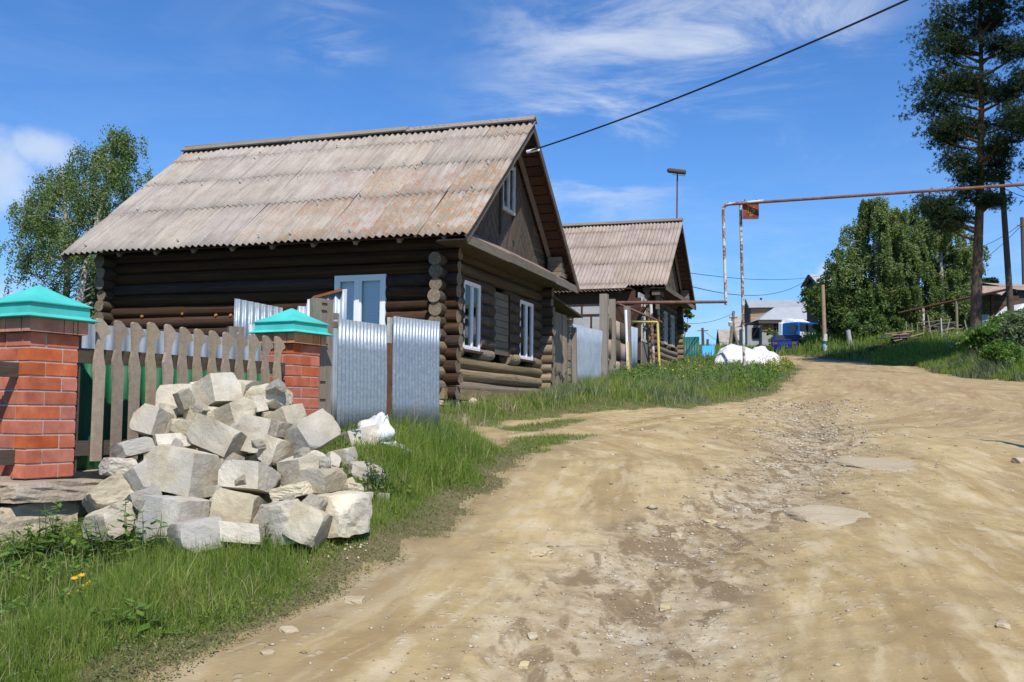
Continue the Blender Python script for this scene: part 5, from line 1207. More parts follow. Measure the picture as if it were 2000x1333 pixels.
# two small houses seen past the tarpaulin
gable_house('village_house', gbase(1441, 700, 112) + Vector((.2, 0, 0)), -.12, 6.4, 6, 2.2, 5.0, .35, 'middle far house with grey slate roof and dark gable', 'oldgreywall', 'slategrey', 'dark', ((1.3, .9, 'front'), (3.6, .9, 'front')))
gable_house('village_house', gbase(1409, 700, 120) + Vector((.2, 0, 0)), -.10, 5.4, 5, 1.2, 3.6, .35, 'farthest small house with grey slate roof left of the leaning pole', 'oldgreywall', 'slategrey', 'dark', ())
# house with pale metal roof and boarded attic
b0 = W(1471, 700, 100); vh = empty('village_house', b0, -.08); tag(vh, 'two storey far house with pale metal roof and orange window boards', 'house', 'houses up the hill')
k = 100 / F
def q2(px, py, y=0.0):    # local x,z from pixel on the front plane
    v = W(px, py, 100) - b0; return Vector((v.x, y, v.z))
x0, x1 = q2(1488, 640).x, q2(1588, 640).x; xl = q2(1470, 640).x - .6; ze = q2(1488, 627).z; zr = q2(1500, 580).z; Wd_ = 7.0
mb = MB(); mb.box(((x0 + x1) / 2, Wd_ / 2, ze / 2 - .6), (x1 - x0, Wd_, ze + .5)); mb.build('wall', MT['greywall'], vh)
mb = MB(); mb.box((x0 - .65, Wd_ * .5, ze / 2 - .6), (1.4, Wd_ * .8, ze + .4)); mb.build('side_wing', MT['greywall'], vh)
zm = q2(1500, 597).z; ym = Wd_ / 2 * (zm - ze) / (zr - ze) - .5
za = q2(1467, 580).x; zc = q2(1520, 597).x
face_part(vh, 'roof_slope', [[(x0 - .4, -.6, ze), (x1 + 1, -.6, ze), (x1 + 1, ym, zm), (zc, ym, zm)]], 'greymetal', .06)
face_part(vh, 'roof_slope', [[(za - .1, ym - .25, zm - .12), (x1 + 1, ym, zm), (x1 + 1, Wd_ / 2, zr), (za, Wd_ / 2, zr)]], 'greymetal', .06)
face_part(vh, 'roof_slope', [[(x1 + 1, Wd_ + .5, ze), (za, Wd_ + .5, ze), (za, Wd_ / 2, zr), (x1 + 1, Wd_ / 2, zr)]], 'greymetal', .06)
face_part(vh, 'hip_slope', [[(x0 - 1.5, Wd_, ze - .1), (x0 - .5, -.6, ze), (zc, ym, zm), (zc, Wd_ - .5, zm)]], 'greymetal', .05)
xa = q2(1472, 600).x
for i in range(6):
    mb = MB(); h = (zm - ze + .1) / 6; mb.box(((xa + zc) / 2, ym + .25, ze - .2 + h * (i + .5)), (zc - xa, .12, h - .02)); mb.build('attic_board', MT['tanwood'], vh)
mb = MB(); mb.prism([(ym + .2, ze - .3), (Wd_ - ym, ze - .3), (Wd_ - ym, zm), (Wd_ / 2, zr - .1), (ym + .2, zm)], .15, frame_mtx((xa - .1, 0, 0), (0, 1, 0), (0, 0, 1), (1, 0, 0))); mb.build('attic_gable', MT['dkwood'], vh)
mb = MB(); mb.bar((za - .05, ym - .25, zm - .12), (za - .05, Wd_ / 2, zr + .05), .08, .3); mb.build('bargeboard', MT['dkwood'], vh)
mb = MB(); mb.box(((x0 + x1) / 2, -.55, ze - .18), (x1 - x0 + .9, .1, .28)); mb.build('fascia', MT['dkwood'], vh)
zt = q2(1488, 633).z; zo = q2(1488, 647).z
for i in range(9):
    w = (x1 - x0) / 9; mt = ('orange', 'orange', 'dark', 'tanwood', 'tanwood', 'dark', 'tanwood', 'orange', 'tanwood')[i]
    mb = MB(); mb.box((x0 + w * (i + .5), -.06, (zt + zo) / 2), (w - .07, .1, zt - zo)); p_ = mb.build('veranda_panel', MT[mt], vh)
    mb = MB(); mb.box((x0 + w * (i + .5), -.12, (zt + zo) / 2), (w - .07, .05, .07)); mb.box((x0 + w * (i + .5), -.125, (zt + zo) / 2), (.06, .05, zt - zo)); mb.build('panel_bar', MT['tanwood'], p_)
for px in (1474, 1481):
    a = q2(px, 640).x; mb = MB(); mb.box((a, Wd_ * .1 - .05, q2(px, 650).z), (.35, .1, 1.1)); mb.build('window', MT['dark'], vh)
mb = MB(); mb.tube([q2(1499, 585, 4), q2(1499, 574, 4)], .12, 8); mb.build('chimney_pipe', MT['dark'], vh)
# gabled turret above the trees
tb = W(1598, 640, 90); tr = gable_house('turret_house', tb, .25, 1.9, 3.2, q2(1598, 549).z * 0 + (W(1598, 551, 90).z - tb.z), (W(1598, 536, 90).z - tb.z), .35, 'dark wooden turret with pale gable roof above the bushes', 'dkwood', 'greymetal', 'dark', (), 1)
# house with yard shed on the right
sb = W(1925, 640, 62); sh = empty('yard_shed', sb, .0); tag(sh, 'open yard shed with grey sheet roof behind the big pine', 'shed')
def q3(px, py, Y=62): return W(px, py, Y) - sb
face_part(sh, 'roof_sheet', [[q3(1916, 573, 60), q3(1955, 577, 60), q3(1976, 562, 64), q3(1916, 560, 64)]], 'slate', .05)
face_part(sh, 'roof_sheet', [[q3(1936, 571, 59), q3(1956, 578, 58.5), q3(1972, 562, 60), q3(1938, 566, 60)]], 'slate', .05)
for px in (1917, 1938, 1970): mb = MB(); mb.bar(q3(px, 650), q3(px - .5, 568), .16, .16, (0, 1, 0)); mb.build('shed_post', MT['rust'] if px == 1938 else MT['dkwood'], sh)
for i in range(5): mb = MB(); a = q3(1916, 584 + i * 9, 64); b = q3(1990, 582 + i * 9, 64); mb.bar(a, b, .05, .27); mb.build('wall_board', MT['dkwood'] if i % 2 else MT['redboard'], sh)
mb = MB(); mb.bar(q3(1916, 626, 61), q3(1932, 626, 61), .1, .7); mb.build('tin_panel', MT['greywall'], sh)
db = W(1990, 640, 66); gable_house('yard_house', db, .2, 6, 9, (W(1990, 568, 66).z - db.z), (W(1990, 546, 66).z - db.z), .4, 'dark wooden house at the right edge behind the utility pole', 'dkwood', 'slate2', 'dark', (), 2)

# ------------------------------------------------------------------ vehicles
def wheel(root, c, r, w, ax=(0, 1, 0)):
    ax = Vector(ax).normalized(); c = Vector(c); mb = MB(); mb.tube([c - ax * w / 2, c - ax * w * .4, c + ax * w * .4, c + ax * w / 2], [r * .93, r, r, r * .93], 20); o = mb.build('wheel', MT['black'], root)
    mb = MB(); mb.tube([c - ax * (w / 2 + .012), c + ax * (w / 2 + .012)], [r * .58, r * .58], 16); mb.build('rim', MT['chrome'], o); return o
def rbox(mb, x0, x1, y0, y1, z0, z1, b=.06, tx=0, ty=0, mi=0):
    "box with chamfered vertical edges and a narrowed top (tx: in x, ty: in y)"
    def ring(z, s):
        a, c, d, e = x0 + tx * s, x1 - tx * s, y0 + ty * s, y1 - ty * s
        return [(a + b, d, z), (c - b, d, z), (c, d + b, z), (c, e - b, z), (c - b, e, z), (a + b, e, z), (a, e - b, z), (a, d + b, z)]
    R_ = [ring(z0, 0), ring(z1 - b, (z1 - b - z0) / (z1 - z0)), [((v[0] - (x0 + x1) / 2) * .96 + (x0 + x1) / 2, (v[1] - (y0 + y1) / 2) * .96 + (y0 + y1) / 2, z1) for v in ring(z1, 1)]]
    V = [v for r in R_ for v in r]; Fq = [(i * 8 + j, i * 8 + (j + 1) % 8, i * 8 + 8 + (j + 1) % 8, i * 8 + 8 + j) for i in range(2) for j in range(8)] + [tuple(range(8))[::-1], tuple(range(16, 24))]
    mb.add(V, Fq, mi)
# cab-over truck: local x forward, y left
tkp = W(1582, 692, 70); tk = empty('truck', tkp, math.radians(-60)); tag(tk, 'blue and white cab over truck parked under the trees', 'truck')
mb = MB(); rbox(mb, -2.1, 0, -1.22, 1.22, .75, 2.55, .1, .05, .03); mb.build('cab', MT['bluepaint'], tk)
mb = MB(); rbox(mb, -2.25, -1.75, -1.24, 1.24, .75, 2.62, .08, 0, 0); mb.build('cab_rear', MT['carwhite'], tk)
mb = MB(); mb.add([(-2.1, -1.05, 2.56), (-2.1, 1.05, 2.56), (-.6, .95, 2.56), (-.6, -.95, 2.56), (-2.0, -.95, 2.95), (-2.0, .95, 2.95), (-1.5, .9, 2.93), (-1.5, -.9, 2.93)], [(3, 2, 1, 0), (4, 7, 6, 5), (0, 1, 5, 4), (1, 2, 6, 5), (2, 3, 7, 6), (3, 0, 4, 7)]); mb.build('roof_fairing', MT['carwhite'], tk)
mb = MB(); mb.box((.02, 0, 1.25), (.06, 2.2, 1.0)); f_ = mb.build('front_panel', MT['carwhite'], tk)
for i in range(5): mb = MB(); mb.box((.055, 0, .92 + i * .14), (.03, 1.7, .05)); mb.build('grille_slat', MT['dkwood'], f_)
mb = MB(); mb.add([(.015, -1.02, 1.82), (.015, 1.02, 1.82), (-.035, 1.0, 2.42), (-.035, -1.0, 2.42)], [(0, 1, 2, 3)]); mb.box((0.0, 0, 2.1), (.03, 2.05, .62)); mb.build('windscreen', MT['carglass'], tk)
for s in (-1, 1):
    mb = MB(); mb.box((-.72, s * 1.205, 2.02), (.72, .04, .62)); mb.build('side_window', MT['carglass'], tk)
    mb = MB(); mb.box((.06, s * .85, .72), (.08, .32, .2)); mb.build('headlight', MT['lampglass'], tk)
    mb = MB(); mb.box((.0, s * 1.16, .78), (.1, .1, .14)); mb.build('indicator', MT['orangelamp'], tk)
    mb = MB(); mb.box((-.02, s * 1.38, 2.05), (.08, .18, .42)); mb.build('mirror', MT['black'], tk)
    wheel(tk, (-1.0, s * 1.0, .5), .5, .3); wheel(tk, (-4.6, s * 1.0, .5), .5, .3)
mb = MB(); rbox(mb, -.5, .12, -1.2, 1.2, .4, .8, .06); mb.build('bumper', MT['dkwood'], tk)
mb = MB(); mb.box((-3.2, 0, .75), (5.4, .8, .22)); mb.build('chassis', MT['dark'], tk)
tk.scale = (.88, .88, .88)
# dark blue car in front of it
cp = W(1540, 699, 66); ca = empty('car', cp, math.radians(68)); tag(ca, 'dark blue car half hidden behind the weeds left of the truck', 'car')
prof = [(-2.0, .35), (-2.05, .75), (-1.9, .95), (-1.55, 1.0), (-1.15, 1.42), (.25, 1.45), (.95, .98), (1.75, .86), (2.0, .7), (2.02, .35)]
mb = MB(); mb.prism(prof, 1.62, frame_mtx((0, .81, 0), (1, 0, 0), (0, 0, 1), (0, -1, 0))); mb.build('body', MT['darkblue'], ca)
for s in (-1, 1):
    mb = MB(); mb.prism([(-1.40, 1.02), (-1.08, 1.36), (.2, 1.38), (.75, 1.0)], .02, frame_mtx((0, s * .82 + .01, 0), (1, 0, 0), (0, 0, 1), (0, -1, 0))); mb.build('side_window', MT['carglass'], ca)
    for x in (-1.25, 1.3): wheel(ca, (x, s * .72, .32), .32, .2)
mb = MB(); mb.add([(-1.56, -.7, 1.03), (-1.56, .7, 1.03), (-1.18, .66, 1.40), (-1.18, -.66, 1.40)], [(0, 1, 2, 3)]); mb.add([(-1.585, -.7, 1.03), (-1.585, .7, 1.03), (-1.205, .66, 1.40), (-1.205, -.66, 1.40)], [(3, 2, 1, 0)]); mb.build('rear_window', MT['carglass'], ca)
mb = MB(); mb.add([(.98, -.7, 1.0), (.98, .7, 1.0), (.30, .66, 1.44), (.30, -.66, 1.44)], [(0, 1, 2, 3)]); mb.build('windscreen', MT['carglass'], ca)
for s in (-1, 1): mb = MB(); mb.box((-2.03, s * .6, .82), (.06, .25, .14)); mb.build('tail_light', MT['rustred'], ca)
# white vehicle among the bushes at the right edge
vp = W(2002, 660, 55); va = empty('white_van', vp, math.radians(185)); tag(va, 'white van half hidden in the bushes at the right edge', 'van')
prof = [(-2.0, .4), (-2.05, 1.2), (-1.9, 1.75), (.6, 1.8), (1.35, 1.15), (2.0, .95), (2.05, .4)]
mb = MB(); mb.prism(prof, 1.7, frame_mtx((0, .85, 0), (1, 0, 0), (0, 0, 1), (0, -1, 0))); mb.build('body', MT['carwhite'], va)
for s in (-1, 1):
    mb = MB(); mb.prism([(-1.7, 1.2), (-1.65, 1.62), (.5, 1.65), (1.0, 1.2)], .02, frame_mtx((0, s * .86 + .01, 0), (1, 0, 0), (0, 0, 1), (0, -1, 0))); mb.build('side_window', MT['carglass'], va)
    for x in (-1.3, 1.3): wheel(va, (x, s * .76, .33), .33, .22)

# ------------------------------------------------------------------ poles and wires
def pole(name, pa, pb, Y, r0, r1, mat, label, arms=(), group='utility poles'):
    A = W(*pb, Y); B = W(*pa, Y); g = gz(A.x, A.y); 
    if A.z > g: A = A - (B - A) * ((A.z - g + .3) / (B - A).z)
    o = empty(name, A); d = B - A; mb = MB(); mb.tube([Vector(), d * .5, d], [r0, (r0 + r1) / 2, r1], 12); mb.build('shaft', MT[mat], o); tag(o, label, 'pole', group)
    for t, l in arms:
        mb = MB(); p = d * t; mb.bar(p + Vector((-l, -.1, 0)), p + Vector((l, -.1, .03)), .07, .07); mb.build('insulator_arm', MT['rust'], o)
        for s in (-1, 1): mb = MB(); mb.tube([p + Vector((s * l * .9, -.1, .02)), p + Vector((s * l * .9, -.1, .16))], .035, 8); mb.build('insulator', MT['oldwhite'], o)
    return o
pole('utility_pole', (1956, 342), (1977, 650), 47, .16, .12, 'dkwood', 'dark leaning utility pole right of the big pine', ((.97, .35), (.88, .4)))
pole('utility_pole', (1607, 557), (1612, 700), 60, .13, .11, 'tanwood', 'tan wooden pole with paper notices beside the truck')
for i, (y, c, h) in enumerate(((676, 'ltblue', .22), (671, 'weed', .28), (660, 'oldwhite', .42), (684, 'ltblue', .2))):
    mb = MB(); c0 = W(1611.3, y, 60) ; mb.tube([c0 - Vector((0, 0, h / 2)), c0 + Vector((0, 0, h / 2))], .14, 12)
    o = mb.build('paper_notice', MT[c] if c != 'weed' else MT['greensheet']); tag(o, ('lilac strip of paper low on the tan pole', 'green notice on the tan pole', 'white notice taped high on the tan pole', 'lowest lilac paper strip on the tan pole')[i], 'notice', 'notices on the tan pole')
pole('stub_post', (1656, 645), (1664, 690), 60, .14, .14, 'greywall', 'grey concrete stub post under the bushes', group='posts under the bushes')
pole('utility_pole', (1634, 486), (1648, 640), 66, .15, .12, 'dkwood', 'dark leaning pole rising out of the bushes')
pole('utility_pole', (1433, 608), (1424, 700), 75, .14, .11, 'post', 'grey utility pole with lamp behind the tarpaulin heap', ((.85, .3),))
pole('brace_pole', (1430, 632), (1448, 700), 75.2, .12, .10, 'post', 'slanting brace pole leaning on the grey utility pole')
lp = W(1427, 633, 74.6); ll = empty('pole_lamp', lp); tag(ll, 'small white lantern on the grey utility pole', 'lamp')
mb = MB(); mb.tube([(0, 0, -.18), (0, 0, .1)], [.14, .18], 10); mb.build('lamp_glass', MT['oldwhite'], ll); mb = MB(); mb.tube([(0, 0, .1), (0, 0, .2)], [.2, .05], 10); mb.build('lamp_hood', MT['carwhite'], ll); mb = MB(); mb.bar((0, 0, .1), (.25, .3, .15), .04, .04); mb.build('lamp_arm', MT['rust'], ll)
pole('utility_pole', (1372, 641), (1374, 700), 95, .16, .12, 'dkwood', 'distant pole behind the blue gate', ((.9, .5),))
pole('utility_pole', (1382, 663), (1382, 700), 98, .13, .12, 'dkwood', 'distant short pole above the blue gate')
pole('utility_pole', (1996, 425), (2003, 640), 70, .15, .12, 'dkwood', 'thin far pole cut by the right edge', ((.93, .4),))
def wire(name, a, b, sag, r, label, n=22, group='overhead wires'):
    a = Vector(a); b = Vector(b); o = empty(name, a); pts = []
    for i in range(n + 1): t = i / n; p = a.lerp(b, t) - a; p.z -= sag * 4 * t * (1 - t); pts.append(p)
    mb = MB(); mb.tube(pts, r, 6); mb.build('strand', MT['cable'], o); tag(o, label, 'wire', group); return o
wa = W(1030, 297, 19.6); wb = Vector((8.25, 9.5, gz(8.25, 9.5) + 6.9))
cb = wire('service_cable', wa, wb + Vector((0, 0, .12)), .26, .0155, 'thick black cable from the first gable up to the top right', 40)
mb = MB(); mb.tube([Vector((-.0, 0, 0)), (W(1052, 292, 19.4) - wa)], .035, 8); mb.build('insulator_sleeve', MT['carwhite'], cb)
wire('overhead_wire', W(1336, 556, 43), W(1578, 546, 88), .9, .018, 'sagging wire from the second house to the turret')
wire('overhead_wire', W(1337, 532, 43), W(1640, 530, 80), .5, .014, 'faint upper wire from the second house')
wire('overhead_wire', W(1952, 366, 47), W(1640, 505, 66), .5, .016, 'upper wire from the dark leaning pole to the bushes')
wire('overhead_wire', W(1950, 388, 47), W(1636, 520, 66), .7, .016, 'lower wire from the dark leaning pole to the bushes')
wire('overhead_wire', W(1957, 345, 47), W(2080, 390, 40), .3, .016, 'wire from the dark leaning pole top to the right edge')
wire('overhead_wire', W(1960, 368, 47), W(2080, 395, 40), .2, .016, 'wire from the middle of the dark leaning pole to the right')
wire('overhead_wire', W(1996, 436, 70), W(1880, 490, 80), .4, .018, 'wire between the far right pole and the birches')
wire('overhead_wire', W(1996, 440, 70), W(1860, 545, 85), .4, .018, 'lowest wire between the far right pole and the birches')
wire('overhead_wire', W(1432, 612, 75), W(1337, 632, 60), .25, .014, 'thin wire from the grey utility pole to the second house')
wire('overhead_wire', W(1373, 645, 95), W(1440, 680, 92), .3, .016, 'thin wire between the distant pole and the far house')
# low pipe rail on posts in front of the birches
pr = empty('pipe_rail', G(1806, 655)); p0 = pr.location.copy(); tag(pr, 'long low pipe on posts in front of the birches', 'pipe')
mb = MB(); mb.tube([W(1755, 612, 60) - p0, W(1868, 587, 57) - p0, W(1975, 564, 54) - p0], .07, 8); mb.build('pipe_run', MT['rust'], pr)
for px, py, pb, Y in ((1803, 602, 660, 58.6), (1868, 588, 645, 57)):
    mb = MB(); mb.tube([W(px + 2, pb + 25, Y) - p0, W(px, py, Y) - p0], .08, 8); mb.build('rail_post', MT['pipe_w'] if px < 1850 else MT['post'], pr)
for i, (pa, pb, lb) in enumerate((((1838, 622), (1840, 655), 'short white stake by the tarpaulin covered wood heap'), ((1855, 625), (1848, 655), 'thin leaning stake left of the big pine'), ((1884, 625), (1890, 652), 'leaning trestle leg beside the pine trunk'), ((1812, 615), (1818, 650), 'grey slanting stake before the birches'))):
    o = post('stake', *pa, *pb, 55, .08, .06, 'oldwhite' if i == 0 else 'greywood', lb, 'stakes along the far yard', 'stake')
# wire mesh fence posts with boards behind the wood heap
for i in range(6):
    px = 1770 + i * 11; post('paling', px, 628 + (i % 3) * 3, px + 1, 668 - i * 2, 58, .12, .05, 'tealpale' if 'tealpale' in MT else 'greywood', ('leftmost grey paling behind the wood heap', 'second grey paling from the left behind the wood heap', 'third grey paling from the left behind the wood heap', 'fourth grey paling from the left behind the wood heap', 'fifth grey paling from the left behind the wood heap', 'rightmost grey paling behind the wood heap')[i], 'palings behind the wood heaps', 'paling')
# wood heaps
def wood_heap(px, py, Y, n, L, label, tarp_=True, seed=0):
    r = random.Random(seed); c = G(px, py); o = empty('wood_heap', c); tag(o, label, 'wood heap', 'heaps of boards up the slope')
    for i in range(n):
        mb = MB(); a = r.uniform(-.5, .5); z = .12 + i * .05; x = r.uniform(-.5, .5); l = L * r.uniform(.5, 1)
        mb.bar((x - l / 2 * math.cos(a), r.uniform(-.4, .4), z + r.uniform(-.1, .2)), (x + l / 2 * math.cos(a), r.uniform(-.4, .4), z + r.uniform(-.05, .45)), .14, .05); mb.build('board', MT['tanwood' if r.random() < .5 else 'greywoodx'], o)
    if tarp_:
        t = blob('black_tarp', MT['dark'], (0, 0, 0), (.55, .4, .32), seed, .3, 20, 12); t.parent = o; t.location = (.1, 0, .22)
    return o
wood_heap(1758, 672, 57, 9, 2.0, 'low heap of boards with black sheeting in front of the palings', True, 1)
wood_heap(1833, 656, 55, 10, 2.2, 'taller covered wood heap left of the pine trunk', True, 2)
def loglying(pa, pb, Y, r_, label):
    a = G(*pa); b = G(*pb); a.z += r_; b.z += r_; o = empty('fallen_log', a); mb = MB(); mb.tube([Vector(), (b - a) * .5 + Vector((0, 0, .03)), b - a], [r_, r_ * .9, r_ * .8], 10); mb.build('stem', MT['log_grey'], o); tag(o, label, 'log'); return o
loglying((1692, 689), (1732, 682), 54, .14, 'grey log lying at the edge of the lane')
loglying((1655, 694), (1692, 692), 53, .08, 'thin pole lying on the bare earth by the lane')
# ------------------------------------------------------------------ trees
def quads_from(C, A, B):
    "leaf diamonds: centres C, half axes A (long) and B (short)"
    n = len(C); V = np.empty((n, 4, 3)); V[:, 0] = C - A; V[:, 1] = C + B; V[:, 2] = C + A; V[:, 3] = C - B
    T = np.arange(n * 4).reshape(n, 4); return V.reshape(-1, 3), T
def unit(v): return v / np.maximum(np.linalg.norm(v, axis=-1, keepdims=True), 1e-9)
def leaves(C, size, rng, droop=0.0, asp=.55):
    n = len(C); a = unit(rng.normal(size=(n, 3)) + np.array([0, 0, -droop])); b = unit(np.cross(a, rng.normal(size=(n, 3))))
    s = size * rng.uniform(.6, 1.35, (n, 1)); return quads_from(C, a * s, b * s * asp)
def birch(name, base, H, label, spread=2.6, nlimb=46, nleaf=26000, lsize=.06, lean=(0, 0), seed=0, low=.22, mat='leaf_birch', top_w=.35, group='birches', dens=1.0, cat='tree', trunk='birch', r0=.16, droop=1.0):
    r = random.Random(seed); rng = np.random.default_rng(seed); o = empty(name, base); tag(o, label, cat, group)
    tp = [Vector((lean[0] * H * t + .12 * math.sin(t * 5 + seed), lean[1] * H * t + .1 * math.cos(t * 4 + seed), H * t - .3 * (t == 0))) for t in [i / 9 for i in range(10)]]
    mb = MB(); mb.tube(tp, [r0 * (1 - .9 * i / 9) + .012 for i in range(10)], 10); mb.build('trunk', MT[trunk], o)
    def trunk_at(t): k = min(8, int(t * 9)); return tp[k].lerp(tp[k + 1], t * 9 - k)
    lm = MB(); C = []; tn = []
    for i in range(nlimb):
        t = low + (1 - low) * (i + r.random()) / nlimb; t = min(.985, t); a = r.uniform(0, 6.283)
        prof = math.sin(min(1, (t - low) / (1 - low) + .18) * math.pi * .86) ** .7 if t < .9 else top_w
        Ln = spread * max(.25, prof) * r.uniform(.65, 1.2)
        p0 = trunk_at(t); d = Vector((math.cos(a), math.sin(a), r.uniform(.35, .95))); pts = [p0]
        for k in range(1, 6):
            q = k / 5; pts.append(p0 + Vector((d.x * Ln * q, d.y * Ln * q, d.z * Ln * q * (1 - .62 * droop * q))))
        lm.tube(pts, [.035 * (1 - q / 6) * (1 - .5 * t) * H / 9 for q in range(6)], 5, cap=False)
        tl = r.gauss(0, .13)
        for s in range(int(9 * dens)):
            q = r.uniform(.25, 1.02); k = min(4, int(q * 5)); b = pts[k].lerp(pts[k + 1], min(1, q * 5 - k)) + Vector((r.gauss(0, .16), r.gauss(0, .16), r.gauss(0, .08)))
            hang = r.uniform(.4, 1.5) * droop * H / 9; m = max(4, int(nleaf / (nlimb * 9 * dens)))
            u = rng.uniform(0, 1, m); sw = rng.normal(0, .07, (m, 2))
            cc = np.stack([b.x + sw[:, 0] + d.x * .15 * u, b.y + sw[:, 1] + d.y * .15 * u, b.z - hang * u + rng.normal(0, .07, m)], 1); C.append(cc); tn.append(np.full(m, tl))
    lm.build('limbs', MT[trunk], o)
    C = np.concatenate(C); V, T = leaves(C, lsize, rng, .5); tt = np.repeat(np.clip(.45 + np.concatenate(tn) + rng.normal(0, .2, len(C)), 0, 1), 4)
    link('crown', np_mesh('crown', V, T, MT[mat], tt), o); return o
def bush(name, base, clumps, label, nleaf=9000, lsize=.09, seed=0, mat='leaf_dark', group='bushes', cat='bush', stems=5, r0=.05, asp=.5):
    "clumps: (dx,dy,dz,rx,ry,rz)"
    r = random.Random(seed); rng = np.random.default_rng(seed + 99); o = empty(name, base); tag(o, label, cat, group)
    vol = np.array([c[3] * c[4] * c[5] for c in clumps]) ** .75; nn = (vol / vol.sum() * nleaf).astype(int); C = []; tn = []
    for c, n in zip(clumps, nn):
        sub = max(8, n // 55); d = unit(rng.normal(size=(sub, 3))) * rng.uniform(.45, 1.02, (sub, 1)) ** .6
        cen = d * np.array(c[3:]) + np.array(c[:3]); m = 55
        P = np.repeat(cen, m, 0) + rng.normal(size=(sub * m, 3)) * np.array(c[3:]) * .13; C.append(P); tn.append(np.repeat(rng.normal(0, .16, sub), m))
    C = np.concatenate(C); keep = C[:, 2] > .03; C = C[keep]; tn = np.concatenate(tn)[keep]
    V, T = leaves(C, lsize, rng, .2, asp); tt = np.repeat(np.clip(.45 + tn + rng.normal(0, .18, len(C)), 0, 1), 4)
    link('crown', np_mesh('crown', V, T, MT[mat], tt), o)
    mb = MB()
    for i in range(stems):
        c = r.choice(clumps); mb.tube([(r.gauss(0, .15), r.gauss(0, .15), -.2), (c[0] * .5, c[1] * .5, c[2] * .55), (c[0], c[1], c[2] + c[5] * .3)], [r0, r0 * .7, r0 * .25], 6, cap=False)
    mb.build('stems', MT['bark'], o); return o
def pine(name, base, H, label, clumps, seed=0, lean=(0, 0), r0=.27, nt=9000):
    "clumps: (height fraction, azimuth deg, reach, size)"
    r = random.Random(seed); rng = np.random.default_rng(seed + 7); o = empty(name, base); tag(o, label, 'tree', 'tall pines')
    n = 14; tp = [Vector((lean[0] * H * t + .18 * math.sin(t * 4.3 + seed) * t, lean[1] * H * t, H * t - .4 * (t == 0))) for t in [i / (n - 1) for i in range(n)]]
    mb = MB(); mb.tube(tp, [r0 * (1.25 if i == 0 else 1.0 - .8 * i / (n - 1)) for i in range(n)], 14, jit=.04); mb.build('trunk', MT['pinebark'], o)
    def at(t): k = min(n - 2, int(t * (n - 1))); return tp[k].lerp(tp[k + 1], t * (n - 1) - k)
    lm = MB(); C = []; D = []; tn = []
    for hf, az, reach, size in clumps:
        a = math.radians(az); p0 = at(max(.05, hf - .03)); e = at(hf) + Vector((math.cos(a) * reach, math.sin(a) * reach, reach * r.uniform(.05, .22)))
        md = p0.lerp(e, .5) + Vector((0, 0, -.08 * reach)); lm.tube([p0, md, e], [.075, .05, .02], 6, cap=False)
        k = max(5, int(10 * size)); tl = r.gauss(0, .12)
        for i in range(k):
            q = r.uniform(.45, 1.08); c = (p0.lerp(e, q)) + Vector((r.gauss(0, size * .25), r.gauss(0, size * .25), r.gauss(.05, size * .12)))
            m = int(nt / (len(clumps) * k * 12)) + 2; tc_ = rng.normal(size=(m, 3)) * np.array([.25, .25, .12]) * (size ** .5) + np.array(c)
            tc_ = np.repeat(tc_, 12, 0); dd_ = unit(rng.normal(size=(m * 12, 3)) + np.array([0, 0, .5])); C.append(tc_ + dd_ * .055); D.append(dd_); tn.append(np.repeat(tl + rng.normal(0, .14, m), 12))
    lm.build('limbs', MT['pinebark'], o)
    C = np.concatenate(C); D = np.concatenate(D); tn = np.concatenate(tn); m = len(C)
    s = rng.uniform(.045, .085, (m, 1)); b = unit(np.cross(D, rng.normal(size=(m, 3)))) * s * .17
    V, T = quads_from(C, D * s, b); tt = np.repeat(np.clip(.45 + tn + rng.normal(0, .15, m), 0, 1), 4)
    link('crown', np_mesh('crown', V, T, MT['needle'], tt), o); return o

# birch behind the first house
def birch_at(px, py_top, px_top, Y, label, **k):
    b = W(px, 700, Y); b.z = gz(b.x, b.y); t = W(px_top, py_top, Y); H = t.z - b.z; return birch('birch_tree', b, H, label, lean=((t.x - b.x) / H, 0), **k)
birch_at(140, 262, 218, 31, 'tall drooping birch behind the left end of the first log house', spread=1.9, nlimb=64, nleaf=46000, lsize=.038, seed=3, low=.16, top_w=.4)
birch_at(120, 330, 128, 32, 'shorter birch to the left of the tall one behind the brick pillar', spread=2.1, nlimb=54, nleaf=36000, lsize=.038, seed=5, low=.16, top_w=.35)
# birches up the lane
birch_at(1712, 392, 1708, 62, 'leftmost birch of the clump with a forked white trunk', spread=2.7, nlimb=52, nleaf=36000, lsize=.075, seed=11, low=.12, r0=.2)
birch_at(1735, 405, 1738, 63, 'slim birch behind the forked white one', spread=2.6, nlimb=44, nleaf=28000, lsize=.075, seed=12, low=.12, r0=.18)
birch_at(1790, 412, 1790, 64, 'broad birch in the middle of the clump', spread=3.2, nlimb=56, nleaf=39000, lsize=.075, seed=13, low=.1, r0=.2)
birch_at(1838, 410, 1842, 63, 'right hand birch of the clump beside the pine', spread=2.9, nlimb=54, nleaf=39000, lsize=.075, seed=14, low=.08, r0=.2)
birch_at(1765, 470, 1762, 66, 'low birch filling the back of the clump', spread=2.8, nlimb=40, nleaf=28000, lsize=.085, seed=15, low=.06, r0=.16)
birch_at(1885, 480, 1888, 72, 'smaller birch just left of the pine trunk', spread=1.7, nlimb=36, nleaf=21000, lsize=.085, seed=16, low=.08, r0=.14)
def bush_px(name, px, Y, clumps_px, label, **k):
    b = W(px, 700, Y); b.z = gz(b.x, b.y); cl = []
    for x, y, rx, ry, dy in clumps_px:
        c = W(x, y, Y) - b; s = Y / F; cl.append((c.x, dy, c.z, rx * s, max(rx, ry) * s * .9, ry * s))
    return bush(name, b, cl, label, **k)
